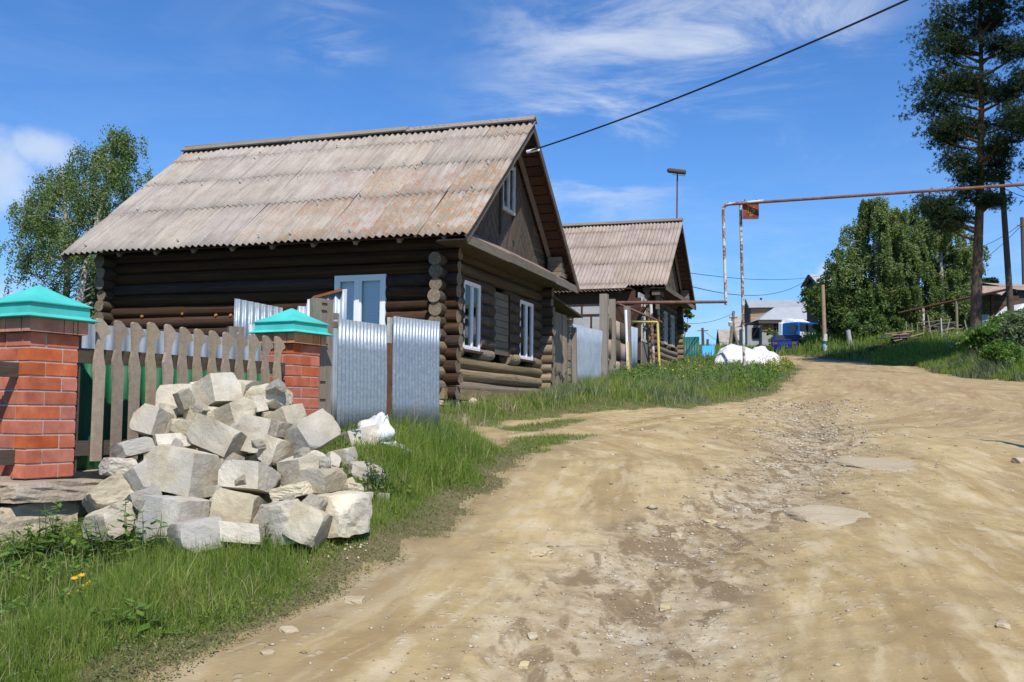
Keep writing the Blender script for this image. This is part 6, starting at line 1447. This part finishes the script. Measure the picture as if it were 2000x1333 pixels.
bush_px('lilac_bush', 1612, 63, [(1602, 595, 34, 30, 0), (1630, 560, 32, 42, .5), (1655, 520, 30, 36, 1.0), (1645, 605, 44, 40, 0), (1585, 580, 20, 22, -.4), (1625, 640, 22, 20, 1.2), (1660, 645, 36, 26, .6), (1680, 560, 26, 50, 1.5), (1660, 675, 50, 18, 4), (1610, 672, 20, 16, 4.5)], 'large dark lilac bush overhanging the truck', nleaf=17000, lsize=.115, seed=2)
bush_px('leafy_bush', 1700, 61, [(1690, 640, 40, 34, 0), (1720, 620, 34, 40, .6), (1740, 650, 40, 28, .2), (1700, 600, 30, 40, .8)], 'dark rounded bush under the forked birch', nleaf=11000, lsize=.115, seed=4)
bush_px('leafy_bush', 1800, 66, [(1780, 620, 40, 50, 0), (1820, 600, 40, 60, .5), (1860, 610, 34, 50, .5), (1790, 655, 50, 22, 0)], 'shaded undergrowth bush behind the wood heaps', nleaf=11000, lsize=.085, seed=6)
bush_px('small_tree', 1505, 78, [(1520, 668, 16, 14, 0), (1510, 655, 12, 16, 0), (1535, 672, 14, 12, 0), (1540, 650, 10, 14, .4)], 'small green bush in front of the pale roofed house', nleaf=3500, lsize=.075, seed=7, mat='weed')
bush_px('small_tree', 1330, 52, [(1338, 605, 14, 7, 0), (1345, 617, 12, 6, 0), (1335, 640, 12, 8, 0), (1328, 628, 12, 8, 0)], 'thin leafy branches sticking out behind the second house', nleaf=900, lsize=.075, seed=8, r0=.03)
bush_px('distant_tree', 1933, 140, [(1933, 556, 15, 13, 0), (1925, 562, 10, 8, 0), (1945, 560, 8, 8, 0)], 'distant rounded pine crown above the shed roof', nleaf=3000, lsize=.22, seed=9, mat='needle', cat='tree')
# weeds and shrubs on the right bank
for i, (px, Y, cl, lb, mt) in enumerate([
    (1930, 43, [(1935, 655, 40, 22, 0), (1965, 640, 30, 28, .2), (1905, 668, 26, 14, 0)], 'bright green shrub below the pine on the right bank', 'weed'),
    (1990, 41, [(1985, 645, 30, 32, 0), (2010, 660, 36, 50, .2), (1990, 700, 30, 30, 0)], 'dense dark shrub at the right edge of the bank', 'worm'),
    (1950, 39, [(1950, 690, 26, 22, 0), (1975, 700, 22, 26, 0)], 'leafy weed clump in front of the dark shrub', 'weed')]):
    bush_px('bank_shrub', px, Y, cl, lb, nleaf=9000, lsize=.075, seed=20 + i, mat=mt, group='shrubs on the right bank', r0=.03)
# pines
def pcl(seed, n, t0, t1, reach):
    r = random.Random(seed); o = []
    for i in range(n):
        t = t0 + (t1 - t0) * i / (n - 1); f = 1 - (t - t0) / (1.02 - t0); o.append((t + r.uniform(-.02, .02), r.uniform(0, 360), reach * r.uniform(.5, 1.1) * (.45 + .7 * f), r.uniform(.9, 1.5)))
    return o
pb = W(1903, 640, 45); pb.z = gz(pb.x, pb.y); HP = 17.5
cl1 = pcl(31, 24, .52, 1.0, 2.4) + [(.385, 182, 2.0, 1.2), (.36, 178, 1.5, 1.1), (.40, 170, 2.3, 1.0), (.42, 20, 1.0, .9), (.43, 200, .9, 1.0), (.41, 300, .8, .9), (.52, 185, 1.6, 1.2), (.58, 180, 2.2, 1.3), (.66, 178, 2.3, 1.3), (.72, 183, 2.3, 1.3), (.80, 180, 2.2, 1.4), (.88, 175, 2.0, 1.3), (.55, 10, 1.3, 1.1), (.62, 350, 1.6, 1.1), (.50, 180, 1.2, 1.3), (.47, 190, .8, 1.2), (.60, 195, 2.2, 1.5), (.64, 172, 2.4, 1.4), (.69, 186, 2.3, 1.5), (.75, 176, 2.1, 1.5), (.84, 184, 2.4, 1.5), (.92, 180, 1.8, 1.4), (.37, 190, 2.4, 1.3), (.34, 183, 1.9, 1.0)]
pine('pine_tree', pb, HP, 'tall pine with bare lower trunk at the right of the lane', cl1, 31, (.042, 0), .27, 210000)
pb2 = W(2085, 640, 42); pb2.z = gz(pb2.x, pb2.y)
pine('pine_tree', pb2, 18.5, 'second pine mostly outside the right edge', pcl(41, 34, .45, 1.0, 2.8), 41, (-.01, 0), .27, 210000)
# ------------------------------------------------------------------ grass, weeds, gravel
def blades(name, X, Y, h, w, tint, mat, label, lean=.35, rng=None, root=None, Z=None, cat='grass', dirv=None, kind='stuff', loc=None):
    rng = rng or NPR; n = len(X)
    if n == 0: return None
    Zb = (gh(X, Y) if Z is None else Z) - .01
    a = rng.uniform(0, 2 * np.pi, n); fx, fy = np.cos(a), np.sin(a)
    la = rng.uniform(0, 2 * np.pi, n); lm = np.abs(rng.normal(0, lean, n)); lx, ly = np.cos(la) * lm, np.sin(la) * lm
    if dirv is not None: lx = lx + dirv[0]; ly = ly + dirv[1]
    V = np.empty((n, 5, 3))
    for k, (t, ww) in enumerate(((0, 1), (0, -1), (.55, .8), (.55, -.8), (1, 0))):
        b = t * t
        V[:, k, 0] = X + fx * w * ww * .5 + lx * h * b; V[:, k, 1] = Y + fy * w * ww * .5 + ly * h * b; V[:, k, 2] = Zb + h * t * (1 - .28 * np.minimum(lm, 1) * t)
    i = np.arange(n)[:, None] * 5; T = np.concatenate([i + np.array([[0, 1, 2]]), i + np.array([[1, 3, 2]]), i + np.array([[2, 3, 4]])])
    V = V.reshape(-1, 3)
    if loc is not None: V = V - np.array(loc)
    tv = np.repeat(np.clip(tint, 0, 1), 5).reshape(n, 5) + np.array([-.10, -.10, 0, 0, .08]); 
    o = link(name, np_mesh(name, V, T, MT[mat], np.clip(tv, 0, 1).ravel()))
    if loc is not None: o.location = loc
    if root is not None: o.parent = root; o.location = (0, 0, 0) if loc is not None else o.location
    else: tag(o, label, cat, kind=kind)
    return o
def scatter(n, y0, y1, t0, t1, rng):
    Y = y0 * (y1 / y0) ** rng.uniform(0, 1, n); X = rng.uniform(t0, t1, n) * Y; return X, Y
HINV = hmat((-1.312, 18.5, 0)).inverted()
def in_house(X, Y):
    u = (X + 1.312) * HU.x + (Y - 18.5) * HU.y; v = (X + 1.312) * HV.x + (Y - 18.5) * HV.y
    a = (u > -.15) & (v > -.1) & (u < 6.6) & (v < 8)
    u = (X - H2O.x) * HU.x + (Y - H2O.y) * HU.y; v = (X - H2O.x) * HV.x + (Y - H2O.y) * HV.y
    return a | ((u > -1.4) & (v > -.1) & (u < 6.6) & (v < 9))
def behind_fence(X, Y): return ((X - FO.x) * FN.x + (Y - FO.y) * FN.y) > .02
g = np.random.default_rng(5)
# near bank turf
X, Y = scatter(330000, 3.2, 15.5, -.66, .12, g); sd = road_sd(X, Y); ok = (sd < .06) & ~(behind_fence(X, Y) & (Y < 12.2)) & ~in_house(X, Y)
X, Y, sd = X[ok], Y[ok], sd[ok]; d = -sd; n1_ = fbm(X * 1.6, Y * 1.6, 31, 3); n2_ = fbm(X * 6, Y * 6, 37, 3)
keep = g.uniform(0, 1, len(X)) < np.clip(.50 + d * 2.6 + (n2_ - .5) * 1.2, .08, 1); X, Y, d, n1_, n2_ = X[keep], Y[keep], d[keep], n1_[keep], n2_[keep]
tall = sstep(d, .05, .75) * (1 - .62 * (X < -2.15)); gate = np.exp(-(((X + .55) / .6) ** 2 + ((Y - 9.6) / 2.0) ** 2)); near_pile = np.exp(-(((X + 1.45) / .42) ** 2 + ((Y - 8.2) / 1.15) ** 2))
h = (.030 + .105 * tall * (.35 + 1.3 * n1_) + .22 * gate * sstep(d, .1, .7)) * (1 - .72 * near_pile) * g.uniform(.5, 1.45, len(X)); w = np.maximum(.0042, .00062 * Y) * g.uniform(.7, 1.3, len(X))
tint = .30 + .42 * n2_ + .25 * (n1_ - .5) + g.normal(0, .12, len(X)) - .05 * gate
dry = (d < .34 * n1_ + .03) | (g.uniform(0, 1, len(X)) < .07)
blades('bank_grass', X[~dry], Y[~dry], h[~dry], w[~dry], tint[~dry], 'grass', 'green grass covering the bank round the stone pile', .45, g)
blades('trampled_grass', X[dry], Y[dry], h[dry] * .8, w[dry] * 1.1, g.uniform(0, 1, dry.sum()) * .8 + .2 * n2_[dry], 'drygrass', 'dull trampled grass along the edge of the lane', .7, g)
# low creeping leaves
X, Y = scatter(75000, 3.2, 13.5, -.66, .1, g); sd = road_sd(X, Y); q_ = fbm(X * 2.3, Y * 2.3, 51, 3); ok = (sd < .10) & ~behind_fence(X, Y) & (q_ > .40); X, Y, q_, sd = X[ok], Y[ok], q_[ok], sd[ok]
n = len(X); C = np.stack([X, Y, gh(X, Y) + g.uniform(.004, .05, n) + .05 * sstep(-sd, .3, 1.2) * g.uniform(0, 1, n)], 1); a = unit(g.normal(size=(n, 3)) * np.array([1, 1, .45])); b = unit(np.cross(a, g.normal(size=(n, 3)) * .35 + np.array([0, 0, 1])))
s = (np.maximum(.008, .0011 * Y) * g.uniform(.6, 1.5, n) * (1 + .9 * sstep(-sd, .5, 1.5)))[:, None]; V, T = quads_from(C, a * s, b * s * .5)
sel = -sd < .15 + .5 * q_; 
for nm, m_, mt, lb in (('creeping_weed', sel, 'drygrass', 'small dusty creeping weeds at the lane edge'), ('clover_leaves', ~sel, 'weed', 'small broad leaves growing through the bank grass')):
    idx = np.where(m_)[0]; vv = V.reshape(-1, 4, 3)[idx].reshape(-1, 3)
    o = link(nm, np_mesh(nm, vv, np.arange(len(vv)).reshape(-1, 4), MT[mt], np.repeat(g.uniform(0, 1, len(idx)), 4))); tag(o, lb, 'weeds', kind='stuff')
# verge along the houses
X, Y = scatter(170000, 12.5, 62, -.22, .36, g); sd = road_sd(X, Y); lim = np.interp(Y, [12, 30, 50, 62], [2, 10, 15, 17]); ok = (sd < .1) & (X < lim + .5) & ~in_house(X, Y) & ~(behind_fence(X, Y) & (Y < 12.4)); X, Y, sd = X[ok], Y[ok], sd[ok]
d = -sd; n1_ = fbm(X * .7, Y * .7, 61, 3); n2_ = fbm(X * 3, Y * 3, 67, 3); tl = sstep(Y, 20, 30)
h = (.05 + .13 * sstep(d, .1, 1.2) + tl * sstep(d, .0, 2.2) * (.02 + .24 * n1_) * (1 - .45 * sstep(Y, 33, 42))) * g.uniform(.5, 1.4, len(X)); w = np.maximum(.007, .00065 * Y) * g.uniform(.7, 1.3, len(X))
tint = .36 + .50 * n2_ + g.normal(0, .13, len(X)) + .2 * (n1_ - .5)
wo = (fbm(X * 1.1, Y * 1.1, 71, 3) > .60) & (Y > 22)
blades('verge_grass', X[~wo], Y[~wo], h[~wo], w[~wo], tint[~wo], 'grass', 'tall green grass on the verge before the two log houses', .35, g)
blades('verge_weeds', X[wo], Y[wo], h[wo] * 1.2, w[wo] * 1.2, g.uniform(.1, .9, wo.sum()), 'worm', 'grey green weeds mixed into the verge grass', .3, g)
X, Y = scatter(14000, 3.4, 46, -.62, .30, g); sd = road_sd(X, Y); ok = (sd < -.35) & ~in_house(X, Y) & ~(behind_fence(X, Y) & (Y < 12.4)) & (X < np.interp(Y, [3, 12, 30, 50], [1, 2, 10, 15])); X, Y = X[ok], Y[ok]
blades('seed_stalks', X, Y, (.12 + .010 * Y) * g.uniform(.6, 1.3, len(X)), np.maximum(.0026, .00042 * Y), g.uniform(0, 1, len(X)), 'straw', 'thin pale seed stalks rising out of the grass', .35, g)
# leafy stalks on the verge and by the lane
X, Y = scatter(4600, 29, 52, .10, .30, g); sd = road_sd(X, Y); lim = np.interp(Y, [12, 30, 50, 62], [2, 10, 15, 17]); ok = (sd < -.25) & (X < lim) & (fbm(X * .9, Y * .9, 81, 2) > .47); X, Y = X[ok], Y[ok]; n = len(X)
hh = g.uniform(.2, .6, n) * (1 - .4 * sstep(Y, 33, 42)); m = 12; C = np.repeat(np.stack([X, Y, gh(X, Y)], 1), m, 0); tt = np.tile(np.linspace(.15, 1, m), n); C[:, 2] += tt * np.repeat(hh, m); C[:, :2] += g.normal(0, .06, (n * m, 2)) * (1.15 - tt)[:, None]
V, T = leaves(C, .040, g, .1, .4); o = link('leafy_stalks', np_mesh('leafy_stalks', V, T, MT['weed'], np.repeat(g.uniform(0, 1, n * m), 4))); tag(o, 'leafy weed stalks standing in the verge grass', 'weeds', kind='stuff')
def bloom(name, cx, n, mat, label, size=.03, hgt=.55, yr=None):
    P = []
    for i in range(n):
        p = G(g.normal(cx[0], cx[2]), g.normal(cx[1], cx[3])); P.append((p.x, p.y, p.z + hgt * g.uniform(.55, 1.1)))
    V, T = leaves(np.array(P), size, g, 0, .8); o = link(name, np_mesh(name, V, T, MT[mat], np.repeat(g.uniform(0, 1, n), 4))); tag(o, label, 'flowers', kind='stuff')
bloom('yellow_blooms', (1515, 722, 22, 9), 420, 'yellowbloom', 'yellow rape like blooms near the lane bend', .03, .4)
bloom('yellow_specks', (1345, 745, 30, 12), 90, 'yellowbloom', 'scattered yellow blooms in the verge grass', .03, .55)
# right bank
X, Y = scatter(120000, 30, 62, .36, .72, g); sd = road_sd(X, Y); ok = (sd < .0) & (X > np.interp(Y, [30, 40, 50, 62], [14, 15, 18, 20])); X, Y, sd = X[ok], Y[ok], sd[ok]; d = -sd
n1_ = fbm(X * .6, Y * .6, 91, 3); n2_ = fbm(X * 2, Y * 2, 93, 3); fl = Y > 46
h = np.where(fl, .12 + .18 * n1_, .22 + .75 * n1_ * sstep(d, .0, 2.5)) * g.uniform(.5, 1.4, len(X)); w = np.maximum(.01, .00062 * Y) * g.uniform(.7, 1.3, len(X)); tint = .3 + .5 * n2_ + g.normal(0, .12, len(X))
wo = (fbm(X * .8, Y * .8, 97, 2) > .50) & ~fl
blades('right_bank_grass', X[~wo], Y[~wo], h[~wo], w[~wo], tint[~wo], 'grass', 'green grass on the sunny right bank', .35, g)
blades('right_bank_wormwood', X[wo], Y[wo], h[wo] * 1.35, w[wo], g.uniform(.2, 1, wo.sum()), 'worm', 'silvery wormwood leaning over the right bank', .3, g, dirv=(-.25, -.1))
bloom('white_blooms', (1885, 672, 28, 14), 260, 'whitebloom', 'tiny white blooms on the right bank', .03, .45)
# wild grass beyond the houses
X, Y = scatter(46000, 50, 130, .13, .62, g); sd = road_sd(X, Y); ok = sd < -.2; X, Y = X[ok], Y[ok]; n1_ = fbm(X * .4, Y * .4, 99, 3)
blades('far_grass', X, Y, (.2 + .5 * n1_) * g.uniform(.5, 1.3, len(X)), .0008 * Y, .2 + .5 * n1_ + g.normal(0, .1, len(X)), 'grass', 'rough grass up the hill beyond the lane', .3, g)

# single plants near the camera
def weed_plant(px, py, H, label, pairs=7, ls=.05, seed=0, stems=3, spread=.05, mat='weed', z=0.0, Yf=None):
    rg = np.random.default_rng(seed); b = G(px, py) if Yf is None else W(px, py, Yf); o = empty('weed_plant', b); tag(o, label, 'weed', 'leafy weeds round the pile')
    mb = MB(); C = []; A = []; B = []
    for s in range(stems):
        a = rg.uniform(0, 6.28); tip = Vector((math.cos(a) * spread * 2 * rg.uniform(.3, 1), math.sin(a) * spread * 2 * rg.uniform(.3, 1), H * rg.uniform(.65, 1)))
        st = Vector((rg.normal(0, spread), rg.normal(0, spread), -.02)); mb.tube([st, st.lerp(tip, .5), tip + st * .4], [.0035, .003, .0015], 5, cap=False)
        for k in range(pairs):
            t = .2 + .8 * k / (pairs - 1); c = st.lerp(tip, t); an = k * 1.57 + a
            for q in (0, math.pi):
                d = Vector((math.cos(an + q), math.sin(an + q), rg.uniform(-.5, .35))).normalized(); l = ls * (1.1 - .65 * t) * rg.uniform(.8, 1.2)
                C.append(c + d * l); A.append(d * l); B.append(d.cross(Vector((0, 0, 1))).normalized() * l * .45)
    mb.build('stem', MT['straw_green'] if 'straw_green' in MT else MT['weed_stem'], o)
    V, T = quads_from(np.array(C), np.array(A), np.array(B)); link('leaf_spray', np_mesh('leaf_spray', V, T, MT[mat], np.repeat(rg.uniform(0, 1, len(C)), 4)), o)['kind'] = 'stuff'; return o
MT['weed_stem'] = plain('green_stem', (.06, .10, .03), .7)
for i, a in enumerate([
    (250, 1097, .42, 'tall nettle in front of the bottom left block', 9, .055, 3, .03), (290, 1098, .30, 'nettle with dark leaves beside the large bottom block', 6, .065, 5, .06),
    (112, 1092, .33, 'leafy weed clump below the stone plinth', 7, .065, 9, .10), (182, 1100, .27, 'low leafy weed between the plinth and the pile', 6, .06, 8, .09),
    (30, 1112, .20, 'broad leaved weed at the left edge under the plinth', 5, .075, 11, .12), (525, 1078, .18, 'small weed before the rough white chunk', 5, .03, 2, .02),
    (612, 1062, .17, 'small weed at the right foot of the pile', 5, .03, 3, .03), (745, 965, .36, 'bushy green weed growing over the earth caked chunk', 8, .05, 9, .09),
    (725, 985, .20, 'low weed beside the small flat slab', 5, .04, 5, .06), (690, 870, .24, 'weed at the foot of the wooden gate post', 6, .04, 5, .06),
    (235, 1245, .14, 'plantain like weed in the grass at the lower left', 4, .075, 8, .06), (70, 1270, .12, 'broad leaf weed in the bottom left corner', 4, .06, 7, .06), (160, 1200, .15, 'light green dock leaves below the yellow flowers', 4, .075, 9, .07)]):
    weed_plant(a[0], a[1], a[2], a[3], a[4], a[5], 300 + i, a[6], a[7])
def tuft(px, py, n, H, label, mat='grass', lean=.9, seed=0, w=.006, spread=.06, tint=(.6, .12), group='grass tufts'):
    rg = np.random.default_rng(seed); b = G(px, py); X = rg.normal(b.x, spread, n); Y = rg.normal(b.y, spread, n)
    o = blades('grass_tuft', X, Y, H * rg.uniform(.5, 1.15, n), np.full(n, w), rg.normal(tint[0], tint[1], n), mat, label, lean, rg, kind=None, cat='grass tuft', loc=tuple(b)); o['group'] = group; return o
tuft(345, 1185, 70, .27, 'arching light green grass tuft in front of the pile', seed=1, w=.008, spread=.09, tint=(.68, .1))
tuft(420, 1215, 45, .18, 'smaller arching tuft right of the light green one', seed=2, w=.006, spread=.07, tint=(.6, .1))
tuft(905, 838, 120, .30, 'pale dry tuft where the drive meets the verge', 'straw', .7, 3, .010, .10, (.5, .3))
tuft(835, 872, 160, .42, 'tall grey green grass clump in front of the right gate leaf', 'worm', .5, 4, .009, .22, (.4, .2))
tuft(825, 930, 180, .32, 'dense long grass clump right of the pile', 'grass', .6, 5, .008, .2, (.5, .2))
tuft(990, 800, 90, .32, 'feathery straw grass clump below the first house', 'straw', .6, 6, .012, .1, (.3, .2))
# dry stalk in front of the right gate leaf
ds = empty('dry_stalk', G(808, 868)); tag(ds, 'thin dry grass stalk in front of the right gate leaf', 'grass stalk')
mb = MB(); mb.tube([(0, 0, 0), (.0, .02, .35), (.05, .02, .6), (.13, .03, .72)], [.004, .003, .002, .001], 5); mb.tube([(.02, .02, .25), (.1, .02, .45), (.22, .03, .60)], [.003, .002, .001], 5); mb.build('stalk', MT['tanwood'], ds)
# yellow flowers
fpb = G(158, 1185); fp_ = empty('yellow_flowers', fpb); tag(fp_, 'small clump of yellow orange flowers in the grass at lower left', 'flower')
for i, (px, py) in enumerate(((146, 1132), (160, 1126), (171, 1140), (180, 1146), (154, 1158), (140, 1161), (167, 1146))):
    c = W(px, py, fpb.y + .02 * (i - 3)) - fpb; mb = MB(); mb.tube([(c.x * .4, c.y * .4, 0), c - Vector((0, 0, .004))], [.0025, .0018], 5); st = mb.build('stem', MT['weed_stem'], fp_)
    C = []; A = []; B = []
    for k in range(9):
        a = k * .698; d = Vector((math.cos(a), math.sin(a) * .8 - .25, .45 + math.sin(a) * .3)).normalized(); l = .011; C.append(c + d * l); A.append(d * l); B.append(d.cross(Vector((0, -.6, .8))).normalized() * l * .5)
    V, T = quads_from(np.array(C), np.array(A), np.array(B)); link('flower_head', np_mesh('flower_head', V, T, MT['orangebloom'], np.repeat(np.full(9, .3 + .1 * i), 4)), fp_)

# gravel
n = 10000; Y = 3.3 * (26 / 3.3) ** g.uniform(0, 1, n); gx = np.interp(Y, GULLY[:, 1], GULLY[:, 0]); X = np.where(g.uniform(0, 1, n) < .72, gx + g.normal(0, 1, n) * (.35 + .02 * Y), g.uniform(-.3, .6, n) * Y); sd = poly_sd(X, Y, ROAD); ok = sd > -.15
X, Y = X[ok], Y[ok]; n = len(X); s = np.maximum(.0045, .0008 * Y) * np.exp(g.normal(0, .5, n)); s = np.minimum(s, .045); Z = gh(X, Y)
D = np.array([(1, 0, 0), (-1, 0, 0), (0, 1, 0), (0, -1, 0), (0, 0, 1), (0, 0, -1)], float); V = D[None] * s[:, None, None] * g.uniform(.55, 1.3, (n, 6, 1)) * np.array([1.2, 1.2, .6]) + np.stack([X, Y, Z + s * .15], 1)[:, None]
T8 = np.array([(0, 2, 4), (2, 1, 4), (1, 3, 4), (3, 0, 4), (2, 0, 5), (1, 2, 5), (3, 1, 5), (0, 3, 5)]); T = (np.arange(n)[:, None, None] * 6 + T8[None]).reshape(-1, 3)
def mk_gravel():
    k = N('gravel_stone'); at = k.n('ShaderNodeAttribute', attribute_name='tint'); c = k.ramp(at.outputs['Fac'], [(0, (.20, .15, .095)), (.4, (.36, .29, .20)), (.75, (.43, .375, .29)), (1, (.49, .45, .38))]); return k.bsdf(c, .95)
o = link('gravel', np_mesh('gravel', V.reshape(-1, 3), T, mk_gravel(), np.repeat(g.uniform(0, 1, n), 6))); tag(o, 'loose gravel washed out along the lane', 'gravel', kind='stuff')
MT['roadrock'] = pm('road_rock', [(.25, (.36, .285, .165)), (.5, (.46, .375, .235)), (.75, (.54, .46, .32))], 2.5, bs=.8, bd=.02, vary=.12)
for i, (px, py, wpx, hpx, emb, lb) in enumerate([
    (1640, 1006, 175, 40, .82, 'large flat pale rock bedded in the lane'), (1748, 906, 180, 30, .86, 'broad pale rock bedded further up the lane'),
    (1040, 1256, 24, 14, .3, 'loose squarish stone in the left part of the gully'), (1322, 1052, 22, 14, .35, 'grey stone lying near the middle of the gully'),
    (1386, 1020, 24, 10, .4, 'small grey stone above the bedded flat rock'), (1300, 1190, 26, 14, .35, 'dark stone in the wet part of the gully'),
    (563, 1237, 34, 12, .5, 'pale stone at the lane edge in the lower left'), (692, 1180, 40, 16, .6, 'flat whitish stone near the trampled grass'),
    (1056, 1084, 40, 14, .6, 'flat grey stone bedded in the left wheel track'), (1992, 905, 26, 18, .4, 'grey stone at the right edge of the lane'),
    (1960, 1228, 24, 12, .5, 'lone pebble in the lower right of the lane'), (522, 1280, 24, 10, .5, 'bluish pebble at the lower left lane edge'), (1024, 1300, 22, 12, .4, 'round pebble at the bottom of the gully')]):
    p = G(px, py); s = p.y / F; a = wpx * s / 2; hz = hpx * s * (1.6 if emb > .8 else .9)
    m = Matrix.Translation((p.x, p.y, p.z + (hz * .15 if emb < .8 else -.088))) @ Matrix.Rotation(.062, 4, 'X') @ Matrix.Rotation(i * .9 if emb < .8 else .1, 4, 'Z') 
    o = link('road_rock', stone_mesh('road_rock', MT['roadrock'], 12 if emb > .8 else 4, 500 + i, 3 if emb > .8 else 9, 1.0 if emb > .8 else .35, .02 if emb > .8 else .05, .62, (a, a * (1.6 if emb > .8 else .8), .11 if emb > .8 else hz * .5)), None, m); tag(o, lb, 'rock', 'rocks in the lane')
# roadside pole outside the frame that carries the cable and throws its shadow over the lane
pb_ = Vector((8.25, 9.5, 0)); pb_.z = gz(pb_.x, pb_.y) - .3; o = empty('utility_pole', pb_); mb = MB(); mb.tube([(0, 0, 0), (0, 0, 7.4)], [.13, .10], 12); mb.build('shaft', MT['dkwood'], o); tag(o, 'near roadside pole that carries the black cable outside the right edge', 'pole', 'utility poles')
